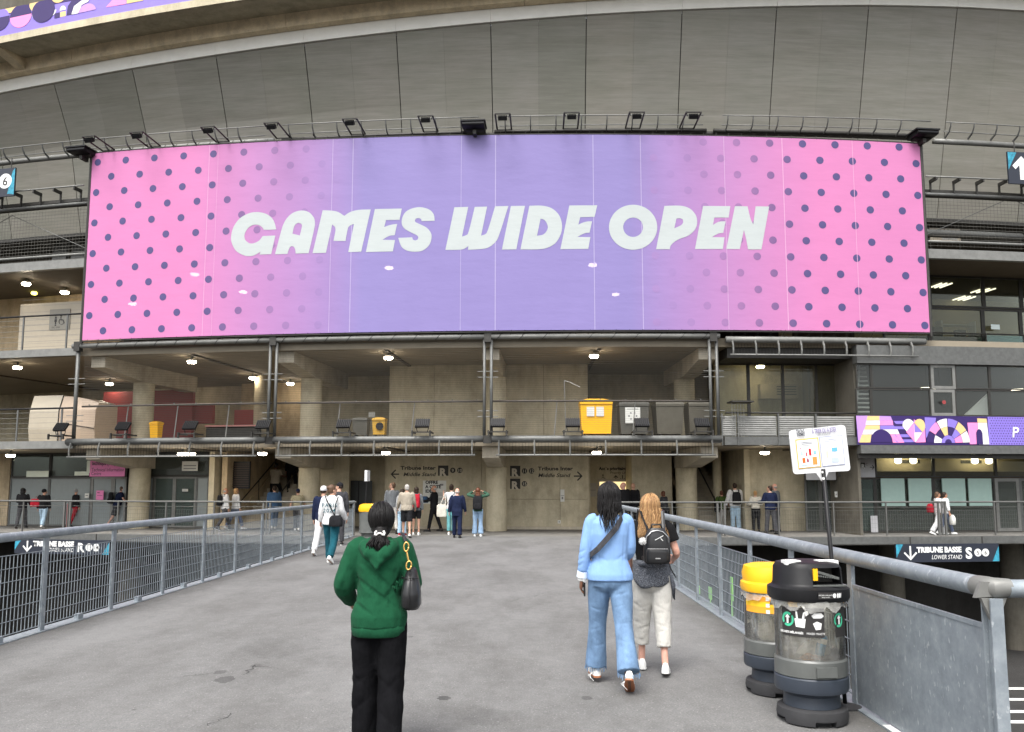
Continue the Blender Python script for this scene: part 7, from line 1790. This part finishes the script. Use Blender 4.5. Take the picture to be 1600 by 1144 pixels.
# ================================================================ the three people close to the camera
def strands(P, name, par, mat, n, length, rad, phi=(150,390), lift=1.06, wav=.006, drift=.3, seed=1, start=(5,60), n_side=4, spread=0.0, gather=None, drop=98):
    """locks that start on the scalp, follow the head and hang down the back; angles: 270 is the back of the head"""
    rnd = random.Random(seed); k = P.k; m = MB(); hm = P.hm
    for i in range(n):
        ph = math.radians(rnd.uniform(*phi)); a0 = rnd.uniform(*start); pts = []; L = rnd.uniform(.86,1.06)*length; jl = rnd.uniform(.98,1.10)
        ph2 = ph+math.radians(rnd.uniform(-8,8))
        for j in range(6):
            a = math.radians(a0+(drop-a0)*j/5); pp = ph+(ph2-ph)*j/5
            pts.append(hm @ (Vector((.086*math.sin(a)*math.cos(pp), -.022+.104*math.sin(a)*math.sin(pp), .03+.104*math.cos(a)))*k*lift*jl))
        p = pts[-1].copy(); nseg = 7; out = Vector((math.cos(ph2)*drift, math.sin(ph2)*drift, 0)); w1 = rnd.uniform(0,6); f1 = rnd.uniform(5,9)
        end = p+out*.06*k; end.z = p.z-L*k
        for j in range(1, nseg+1):
            t = j/nseg; q = p.lerp(end, t); q += Vector((math.sin(w1+f1*t), math.cos(w1*1.3+f1*t*.8), 0))*wav*(.3+t)
            if gather is not None:
                gz, gw = gather; w = math.exp(-((q.z-gz)/gw)**2); q.x += (P.head.x-q.x)*.65*w; q.y += (P.head.y-.115*k-q.y)*.5*w
            back = P.T(0,-.165*k,1.2*k).y
            if q.z < P.T(0,0,1.44*k).z and q.y > back+.01: q.y = q.y+(back-.005-q.y)*min(1,(P.T(0,0,1.44*k).z-q.z)/.1)
            pts.append(q)
        nn = len(pts); r0 = rad*rnd.uniform(.75,1.25)
        m.tube(pts, [r0*(.7 if j == 0 else 1.0 if j < nn-3 else 1-.27*(j-nn+4)) for j in range(nn)], n_side)
    o = part(name, m, mat, par, local=True, smooth=True); return o
def near_cloth(name, c, var=.1, wr=.35, weave=.3): return cloth(name, c, .9, var, wr, weave)
def folds(o, lines, k=1.0):
    """press soft folds into a garment: each line is (a, b, depth, width) in the person's frame, seen from behind (x, z)"""
    for v in o.data.vertices:
        d = 0
        for (ax, az), (bx, bz), dep, w in lines:
            L2 = (bx-ax)**2+(bz-az)**2; t = max(0, min(1, ((v.co.x-ax)*(bx-ax)+(v.co.z-az)*(bz-az))/L2))
            e = ((v.co.x-ax-t*(bx-ax))**2+(v.co.z-az-t*(bz-az))**2)/(w*w)
            if e < 6 and v.normal.y < .2: d += dep*math.exp(-e)*math.sin(math.pi*min(1,max(.12,t*.8+.15)))
        if d: v.co += v.normal*d
# ---------------------------------------------------------------- woman in the green hoodie
Yg = 5.50; xg = ony(592, 1000, Yg).x; hg = ony(592, 789, Yg).z
t, P = person('woman in a dark green hoodie and black trousers, hair in a low knot', (xg, Yg, 0), 2, hg, skin='light', female=True, hair='none' if False else 'bald', vox=.009, group='visitors close to the camera', shoe_m=M['white'], sole_m=M['white'],
              arms=((-4,20,62),(0,15,84)), inward=(.30,.5), legs=((5,3),(-5,16)), heel=(0,16), turn=10)
k = P.k; GH = near_cloth('hoodie_green', (.010,.066,.031), .14, .3); BK = near_cloth('trousers_black', (.006,.006,.007), .25, .3)
L = [torso_mb(P, .868, 1.47, .032, .042, bag=((1.0,.07,.016),))]
L += [arm_mb(P, i, (.084,.078,.056), .97, 16) for i in (0,1)]
for sg in (-1,1): m = MB(); m.ball(P.T(sg*.15*k,0,1.385*k), (.066*k,.07*k,.052*k)); L.append(m)
m = MB(); m.tube([P.T(x*k,y*k,z*k) for x,y,z in ((-.085,.075,1.42),(-.115,.0,1.455),(-.10,-.085,1.44),(-.055,-.14,1.395),(0,-.155,1.36),(.055,-.14,1.395),(.10,-.085,1.44),(.115,.0,1.455),(.085,.075,1.42))], [.03*k,.04*k,.048*k,.05*k,.05*k,.05*k,.048*k,.04*k,.03*k], 12); L.append(m)
m = MB(); m.rings([ringe(P,z*k,rx*k,ry*k,cy*k) for z,rx,ry,cy in ((1.40,.12,.095,-.03),(1.455,.10,.085,-.03),(1.50,.082,.078,-.03))]); L.append(m)
m = MB(); m.tube([P.T(x*k,y*k,z*k) for x,y,z in ((-.05,-.13,1.42),(-.02,-.172,1.34),(0,-.175,1.305),(.02,-.172,1.34),(.05,-.13,1.42))], .034*k, 10); L.append(m)
o = union('hoodie', L, GH, t, .0085, 4, .008, .1)
folds(o, [((-.10,1.20),(.16,.98),-.012,.016),((-.13,1.10),(.15,.90),-.012,.014),((.16,1.12),(.02,.94),-.010,.014),((-.16,.96),(-.02,.88),-.009,.012),((-.17,1.16),(-.12,1.02),-.012,.014),((.18,1.20),(.1,1.02),-.012,.014),((-.06,1.24),(.12,1.13),-.007,.018),((.0,1.28),(.0,1.22),-.006,.012),((-.23,1.1),(-.2,.97),-.008,.012),((-.2,1.2),(-.27,1.0),.006,.016)])
m = MB(); m.rings([ringe(P,z*k,rx*k,ry*k,-.003*k,40,2.4) for z,rx,ry in ((.805,.178,.140),(.815,.189,.150),(.85,.198,.157),(.90,.196,.154))]); part('ribbed_hem', m, GH, o, local=True, smooth=True)
for i in (0,1):
    m = MB(); e, w = P.el[i], P.wr[i]; m.tube([e.lerp(w,.9), e.lerp(w,1.08)], [.05*k,.042*k], 16); part('cuff', m, GH, o, local=True, smooth=40)
L = [torso_mb(P, .80, .98, .02)]+[leg_mb(P, i, (.112,.094,.092,.088), 0, 1.0, 18) for i in (0,1)]
m = MB(); m.ball(P.pel+Vector((0,-.02*k,-.05*k)), (.165*k,.13*k,.11*k), 16, 9); L.append(m)
o = union('trousers', L, BK, t, .009, 4, .012, .09)
z0 = P.knee[0].z
folds(o, [((-.2,z0+.06),(-.06,z0-.04),-.005,.016),((-.19,z0-.04),(-.05,z0+.05),-.004,.015),((.03,z0+.02),(.17,z0-.08),-.006,.016),((.03,z0-.07),(.16,z0+.05),-.005,.014),((.03,z0-.16),(.15,z0-.24),-.005,.014),((-.17,z0-.2),(-.06,z0-.11),-.005,.014),((-.01,.84),(-.03,.55),-.012,.02),((.0,.8),(.01,.66),-.010,.012)])
L = []
def hb(x,y,z,rx,ry,rz):
    q = MB(); q.ball((0,0,0),(rx*k,ry*k,rz*k),16,10); m = MB(); mm = P.hm @ Matrix.Translation((x*k,y*k,z*k)); m.add([mm @ v for v in q.v], q.f); L.append(m)
hb(0,-.026,.03,.085,.101,.099); hb(0,-.045,-.03,.076,.08,.085); hb(-.01,-.115,-.085,.05,.045,.045); hb(-.02,-.13,-.13,.058,.045,.055); hb(-.025,-.135,-.175,.04,.035,.045)
ho = union('hair', L, HA['black'], t, .008, 3, .008, .05)
strands(P, 'hair_strands', ho, HA['black'], 260, .05, .0034, phi=(165,375), lift=1.03, wav=.006, drift=-.5, seed=4, start=(2,70), drop=120)
rnd = random.Random(8); m = MB()
for i in range(70):
    a = rnd.uniform(0, 6.28); c = P.hm @ (Vector((-.02+.05*math.cos(a), -.13+.03*math.sin(a), -.10))*k); e = c+Vector((rnd.uniform(-.05,.04), rnd.uniform(-.035,.02), -rnd.uniform(.06,.13))); mid_ = c.lerp(e,.5)+Vector((rnd.uniform(-.02,.02), -.02, .0)); m.tube([c, mid_, e], [.004,.004,.0015], 4)
part('hair_tail', m, HA['black'], ho, local=True, smooth=True)
m = MB(); c = P.hm @ (Vector((-.012,-.135,-.075))*k)
m.tube([c+Vector((.030*math.cos(a),.010*math.sin(a)-.016,.008*math.sin(a*3)+.006*math.sin(a))) for a in [math.radians(10*i) for i in range(37)]], [.006+.002*math.sin(i*2.3) for i in range(37)], 7); part('scrunchie', m, flat('scrunchie_white',(.75,.74,.70),.7), ho, local=True, smooth=True)
# handbag under her right arm
LEA = pbr('black_leather', (.014,.014,.015), .32, bump=.12, bscale=90); GOLD = flat('gold_metal', (.78,.50,.16), .25, .9)
g = carried('handbag', 'black leather handbag with gold links on the right shoulder of the woman in green', 'bag', t, P.T(.215,-.115,1.015*k))
m = MB(); R = []
for z, w, d, yy in ((-.005,.05,.09,0),(.02,.064,.12,0),(.10,.06,.125,.0),(.17,.048,.105,.01),(.225,.034,.07,.02),(.25,.02,.03,.03)):
    R.append([Vector((w*math.copysign(abs(math.cos(a))**.7, math.cos(a)), yy+d*math.copysign(abs(math.sin(a))**.7, math.sin(a)), z)) for a in [2*math.pi*i/22 for i in range(22)]])
m.rings(R); bb = part('bag_body', m, LEA, g, local=True, smooth=60)
m = MB(); m.tube([(0,-.118,.0),(0,-.135,.08),(0,-.12,.16),(0,-.06,.235)], .006, 6); m.tube([(-.055,-.07,.19),(0,-.10,.195),(.05,-.07,.19)], .004, 5); part('seam', m, LEA, bb, local=True, smooth=True)
def link_ring(c, rx, rz, ang, mat, nm):
    m = MB(); mm = Matrix.Translation(c) @ Matrix.Rotation(ang,4,'Y'); m.tube([mm @ Vector((rx*math.cos(a), 0, rz*math.sin(a))) for a in [2*math.pi*i/20 for i in range(21)]], .0055, 6); part(nm, m, mat, g, local=True, smooth=True)
link_ring(Vector((-.01,-.075,.27)), .016, .027, .15, GOLD, 'gold_link'); link_ring(Vector((-.028,-.07,.385)), .015, .028, .05, GOLD, 'gold_link')
m = MB(); m.tube([(-.012,-.075,.30),(-.018,-.075,.325),(-.024,-.072,.352)], .006, 6); part('gold_chain', m, GOLD, g, local=True)
m = MB(); m.tube([(-.03,-.07,.418),(-.045,-.045,.445),(-.06,.02,.465),(-.06,.09,.43),(-.03,.13,.30),(0,.06,.22)], [(.014,.005)]*6, 6); part('strap', m, LEA, g, local=True)

# ---------------------------------------------------------------- woman in the pale blue blazer
Yb = 7.30; xb = ony(953, 900, Yb).x; hb_ = ony(953, 757, Yb).z-.012
t, P = person('woman in a pale blue blazer and flared light jeans, long black locs', (xb, Yb, 0), 0, hb_, skin='brown', female=True, hair='bald', vox=.009, group='visitors close to the camera', hands=True,
              arms=((-4,11,14),(2,4,66)), inward=(0,.3), legs=((15,4),(-13,16)), heel=(0,34), spread=.035)
k = P.k; BL_ = near_cloth('blazer_blue', (.205,.345,.60), .06, .16, .22); JN = cloth('flared_jeans', (.145,.235,.37), .85, .3, .16, .4)
L = [torso_mb(P, .895, 1.478, .030, .034, bag=((.93,.09,.012),))]+[arm_mb(P, i, (.060,.056,.049), .86 if i == 0 else .95, 16) for i in (0,1)]
for sg in (-1,1): m = MB(); m.ball(P.T(sg*.160*k,-.005*k,1.425*k), (.055*k,.06*k,.036*k)); L.append(m)
m = MB(); m.rings([ringe(P,z*k,rx*k,ry*k,-.02*k) for z,rx,ry in ((1.43,.10,.085),(1.48,.072,.07),(1.515,.066,.066))]); L.append(m)
o = union('blazer', L, BL_, t, .0085, 4, .002, .1)
folds(o, [((-.20,1.36),(-.17,1.15),-.008,.010),((.17,1.36),(.165,1.15),-.009,.010),((.0,1.4),(.0,.92),-.0028,.005),((-.12,1.10),(-.02,1.05),-.004,.012),((.13,1.12),(.03,1.06),-.004,.012),((-.27,1.12),(-.21,1.15),-.006,.010),((-.27,1.06),(-.22,1.09),-.005,.010),((-.28,1.0),(-.23,1.04),-.006,.010),((-.115,1.3),(-.10,.93),-.0022,.006),((.115,1.3),(.10,.93),-.0022,.006),((.09,.98),(.12,.91),-.006,.008)])
m = MB(); e, w = P.el[0], P.wr[0]; a, b = e.lerp(w,.72), e.lerp(w,.93); m.tube([a,a.lerp(b,.5),b], [.049*k,.050*k,.052*k], 18); part('turned_cuff', m, flat('cuff_pale',(.62,.70,.80),.8), o, local=True, smooth=40)
L = [torso_mb(P, .84, 1.0, .008)]+[leg_mb(P, i, (.102,.079,.084,.098), 0, .97, 18) for i in (0,1)]
m = MB(); m.ball(P.pel+Vector((0,-.025*k,-.04*k)), (.158*k,.128*k,.11*k), 16, 9); L.append(m)
o = union('flared_trousers', L, JN, t, .0085, 4, .003, .08)
zk = [P.knee[0].z, P.knee[1].z]
fl = []
for i, sg in enumerate((-1,1)):
    kx = P.knee[i].x
    for q in range(6):
        z = zk[i]+.16-q*.075; fl.append(((kx-.09+.05*((q*7)%3)*.5,z+.05*((q*5)%3)*.5),(kx+.03+.02*(q%3),z-.05+.09*((q*3+i)%2)),-.0022,.008+.004*(q%2)))
fl += [((-.02,.86),(-.03,.66),-.010,.014),((-.13,.80),(-.02,.77),-.006,.010),((.13,.80),(.02,.77),-.006,.010),((0,.93),(0,.8),-.005,.006)]
folds(o, fl)
m = MB(); m.rings([ringe(P,z*k,rx*k,ry*k,-.005*k,30) for z,rx,ry in ((.955,.163,.123),(.985,.155,.118))]); part('waistband', m, JN, o, local=True, smooth=True)
for i in (0,1):
    m = MB(); A0 = P.ank[i]; dn = (P.ank[i]-P.knee[i]).normalized(); rnd = random.Random(i)
    for q in range(46):
        a = 2*math.pi*q/46; c = A0-dn*.022*k+Vector((.094*k*math.cos(a), .096*k*math.sin(a), 0)); m.bar(c, c+dn*rnd.uniform(.02,.05)+Vector((rnd.uniform(-.01,.01),rnd.uniform(-.01,.01),0)), .0022, 3)
    part('frayed_hem', m, JN, o, local=True, kind='stuff')
GUM = flat('gum_sole', (.33,.13,.06), .6)
for ch in [c for c in COL.objects if c.parent is t and c.name.startswith('shoe')]:
    for s_ in [c for c in COL.objects if c.parent is ch]: s_.data.materials.clear(); s_.data.materials.append(GUM)
for i in (0,1):
    m = MB(); rnd = random.Random(20+i); h0 = P.ank[i]
    for q in range(3): m.tube([h0+Vector((-.03,-.05,-.03)), h0+Vector((-.055-.01*q,-.08,-.05)), h0+Vector((-.05+.012*q,-.09,-.075-.01*q))], .0018, 4)
    part('lace', m, M['white'], t, local=True)
L = []; hb(0,-.022,.03,.088,.102,.102); hb(0,-.05,-.02,.082,.08,.08)
ho = union('hair', L, HA['black'], t, .009, 2, .006, .03)
strands(P, 'locs', ho, HA['black'], 300, .19, .0052, phi=(168,372), lift=1.06, wav=.010, drift=.12, seed=12, start=(2,58), n_side=5, gather=(P.T(0,0,1.43*k).z,.05))
strands(P, 'locs', ho, HA['black'], 26, .30, .0055, phi=(225,300), lift=1.10, wav=.014, drift=.1, seed=31, start=(30,60), n_side=5)
# watch, phone, strap
g = carried('wrist_watch', 'white wrist watch on the left wrist of the woman in the blue blazer', 'watch', t, P.wr[0])
w = P.hd[0]; q = w.to_track_quat('Z','Y').to_matrix().to_4x4(); m = MB(); m.lathe([(.033,-.012),(.036,-.01),(.036,.01),(.033,.012)], 20, q); m.lathe([(.003,0),(.02,0),(.02,.01),(.003,.012)], 14, q @ Matrix.Translation((0,-.034,0)) @ Matrix.Rotation(math.pi/2,4,'X')); part('watch_band', m, M['white'], g, local=True, smooth=40)
g = carried('phone', 'dark phone held low in the left hand of the woman in the blue blazer', 'phone', t, P.wr[0]+w*.085+Vector((.032,.01,0)))
m = MB(); m.bbox((0,0,0),(.012,.07,.13)); part('phone_body', m, M['black'], g, local=True)
g = carried('cross_strap', 'black bag strap running diagonally across the blue blazer', 'strap', t, P.T(0,-.16,1.25*k))
yb_ = lambda z: -.165
pts = [P.T(.105*k,.02,1.475*k), P.T(.10*k,-.10*k,1.445*k), P.T(.045*k,-.158*k,1.36*k), P.T(-.04*k,-.168*k,1.265*k), P.T(-.12*k,-.150*k,1.175*k), P.T(-.175*k,-.07*k,1.12*k), P.T(-.175*k,.02*k,1.08*k)]
off = world_of(g).inverted() @ world_of(t); m = MB()
for i in range(len(pts)-1):
    pass
P3 = [off @ p for p in pts]; R = []
for i, p in enumerate(P3):
    d = (P3[min(i+1,len(P3)-1)]-P3[max(i-1,0)]).normalized(); c = P3[i]-(off @ P.T(0,0,1.25*k)); nn = Vector((c.x,c.y,0)).normalized(); s_ = d.cross(nn).normalized(); nn = s_.cross(d)
    R.append([p+s_*.023+nn*.003, p-s_*.023+nn*.003, p-s_*.023-nn*.004, p+s_*.023-nn*.004])
m.rings(R); part('strap', m, C_['charcoal'], g, local=True)

# ---------------------------------------------------------------- woman with long blonde hair
Yl = 7.85; xl = ony(1018, 900, Yl).x; hl_ = ony(1018, 774, Yl).z
t, P = person('woman with long blonde hair, black T-shirt, grey sweater round her waist and cropped trousers', (xl, Yl, 0), -4, hl_, skin='pink', female=True, hair='bald', vox=.009, group='visitors close to the camera',
              arms=((-2,12,40),(-4,19,78)), inward=(.2,.25), legs=((10,4),(-8,10)), heel=(0,10), turn=-8)
k = P.k; TB = near_cloth('tshirt_black', (.013,.013,.014), .2, .35); CR = near_cloth('cropped_cream', (.55,.535,.495), .07, .45); MEL = None
def melange():
    t_ = NT('melange_knit'); v = t_.coord(); n = t_.noise(t_.coord((1,1,1.6)), 120, 3, .7); n2 = t_.noise(v, 8, 3)
    t_.setc(t_.ramp(n, [(.36,(.02,.022,.028)),(.52,(.10,.11,.13)),(.66,(.32,.33,.36))])); t_.pr(.95,0,.1); t_.bump(t_.math('ADD', n, n2), .6, .012); return t_.m
MEL = melange()
L = [torso_mb(P, .93, 1.46, .022, .024)]+[arm_mb(P, i, (.075,.072,.07), .27, 14) for i in (0,1)]
union('tshirt', L, TB, t, .009, 4, .006, .08)
L = [torso_mb(P, .84, 1.0, .012)]+[leg_mb(P, i, (.108,.088,.078,.074), 0, .80, 18) for i in (0,1)]
m = MB(); m.ball(P.pel+Vector((0,-.025*k,-.05*k)), (.162*k,.13*k,.11*k), 16, 9); L.append(m)
o = union('cropped_trousers', L, CR, t, .009, 4, .008, .08)
fl = []
for i in (0,1):
    kx, z = P.knee[i].x, P.knee[i].z
    for q in range(5): fl.append(((kx-.08+.04*(q%2),z+.16-q*.08),(kx+.02+.05*((q+i)%2),z+.09-q*.07+.07*(q%2)),-.0035,.011))
folds(o, fl)
# sweater tied round the waist
R = []; n = 48
for j in range(9):
    u = j/8; ring = []
    for i in range(n):
        a = 2*math.pi*i/n; bk = max(0, -math.sin(a)); sd = math.cos(a)
        z = 1.08-u*(.08+.15*bk+.10*max(0,-sd)*bk+.05*max(0,sd)*bk)
        r = 1+.10*u+.035*math.sin(a*9+1.3)*u+.02*math.sin(a*17)*u
        ring.append(P.T((.158*r+.02)*k*math.cos(a), (.122*r+.024)*k*math.sin(a)-.005*k, z*k))
    R.append(ring)
R2 = [[p+Vector(((p.x-P.pel.x)*-.05,(p.y-P.pel.y)*-.05,.0)) for p in r] for r in reversed(R)]
m = MB(); m.rings(R+R2+[R[0]], cap=False); so_ = part('tied_sweater', m, MEL, t, local=True, smooth=True)
m = MB(); m.rings([[P.T(x*k,y*k,z*k) for x,y,z in q] for q in (((.16,-.08,.98),(.20,-.02,.98),(.19,.03,.98),(.15,.0,.98)),((.19,-.09,.86),(.235,-.03,.85),(.22,.03,.86),(.18,-.0,.86)),((.21,-.07,.72),(.225,-.04,.70),(.22,-.01,.71),(.205,-.04,.72)))]); part('sleeve_end', m, MEL, so_, local=True, smooth=True)
m = MB(); m.tube([P.T(-.15*k,-.0,1.07*k), P.T(-.1*k,-.14*k,1.07*k), P.T(.0,-.16*k,1.06*k), P.T(.1*k,-.14*k,1.07*k), P.T(.15*k,0,1.07*k)], .03*k, 10); part('rolled_waist', m, MEL, so_, local=True, smooth=True)
L = []; hb(0,-.022,.03,.088,.102,.102); hb(0,-.05,-.03,.082,.075,.085); hb(0,-.075,-.14,.07,.035,.10)
ho = union('hair', L, HA['blonde'], t, .009, 3, .006, .05)
strands(P, 'hair_strands', ho, HA['blonde'], 800, .29, .0030, phi=(165,375), lift=1.06, wav=.016, drift=.35, seed=7, start=(2,60))
strands(P, 'hair_strands', ho, hairmat('hair_blonde_dark', (.27,.145,.06), .5), 300, .22, .0030, phi=(180,360), lift=1.07, wav=.014, drift=.25, seed=17, start=(2,50))
strands(P, 'hair_strands', ho, HA['blonde'], 50, .30, .0030, phi=(330,385), lift=1.10, wav=.03, drift=.7, seed=27, start=(5,40))
# lace back of the T-shirt
m = MB()
for i in range(7):
    z = 1.42-.022*i; m.tube([P.T(x*k,-.128*k-.012*abs(math.cos(x*9)),(z+.01*math.sin(x*90+i))*k) for x in [-.10+.02*q for q in range(9)]], .0025, 4)
part('lace_back', m, TB, t, local=True)
# small black backpack
zB = 1.115*k; g = carried('backpack', 'small black backpack with silver zip and white pompom on the blonde woman', 'backpack', t, P.T(.035,-.225*k,zB-.03))
b_ = part('bag_body', rbox(.245,.12,.315,2.6,26,.72), LEA, g, local=True, smooth=60)
q = rbox(.21,.06,.125,2.8,22,.95)
for i, v in enumerate(q.v): q.v[i] = v+Vector((0,-.062,.012))
part('front_pocket', q, LEA, g, local=True, smooth=60)
SIL = flat('zip_silver', (.6,.6,.6), .25, .9)
m = MB(); m.tube([(-.10,-.055,.18),(-.095,-.058,.24),(-.05,-.058,.285),(0,-.058,.297),(.05,-.058,.285),(.095,-.058,.24),(.10,-.055,.18)], .0045, 5); part('zip', m, SIL, b_, local=True, smooth=True)
m = MB(); m.tube([(-.09,-.094,.135),(.09,-.094,.135)], .004, 5); m.bbox((.0,-.096,.05),(.045,.004,.010)); part('zip', m, SIL, b_, local=True)
m = MB(); m.tube([(-.05,0,.30),(-.04,0,.345),(.04,0,.345),(.05,0,.30)], .010, 6); part('top_loop', m, LEA, b_, local=True, smooth=True)
m = MB()
for a, b in (((-.02,.21),(.055,.25)),((.03,.225),(.05,.205))): m.bar((a[0],-.062,a[1]),(b[0],-.062,b[1]),.0035,4)
part('printed_marks', m, M['white'], b_, local=True)
m = MB()
for sg in (-1,1): m.tube([(sg*.07,.05,.29),(sg*.10-.03,.12,.46),(sg*.11-.03,.27,.47),(sg*.13-.03,.36,.30),(sg*.16-.03,.30,.10),(sg*.10,.05,.02)], [(.018,.005)]*6, 6)
m.tube([(.1,.04,.03),(.13,.03,-.06),(.17,.05,-.13)], .006, 5); part('straps', m, LEA, g, local=True)
pm = carried('pompom', 'white fluffy pompom hanging on the small black backpack', 'pompom', t, P.T(-.095,-.285*k,zB+.17)); rnd = random.Random(2); m = MB(); m.ball((0,0,0),.026,10,7)
for i in range(220):
    v = Vector((rnd.gauss(0,1),rnd.gauss(0,1),rnd.gauss(0,1))).normalized(); m.bar(v*.022, v*.037, .0012, 3)
part('fluff', m, M['white'], pm, local=True)
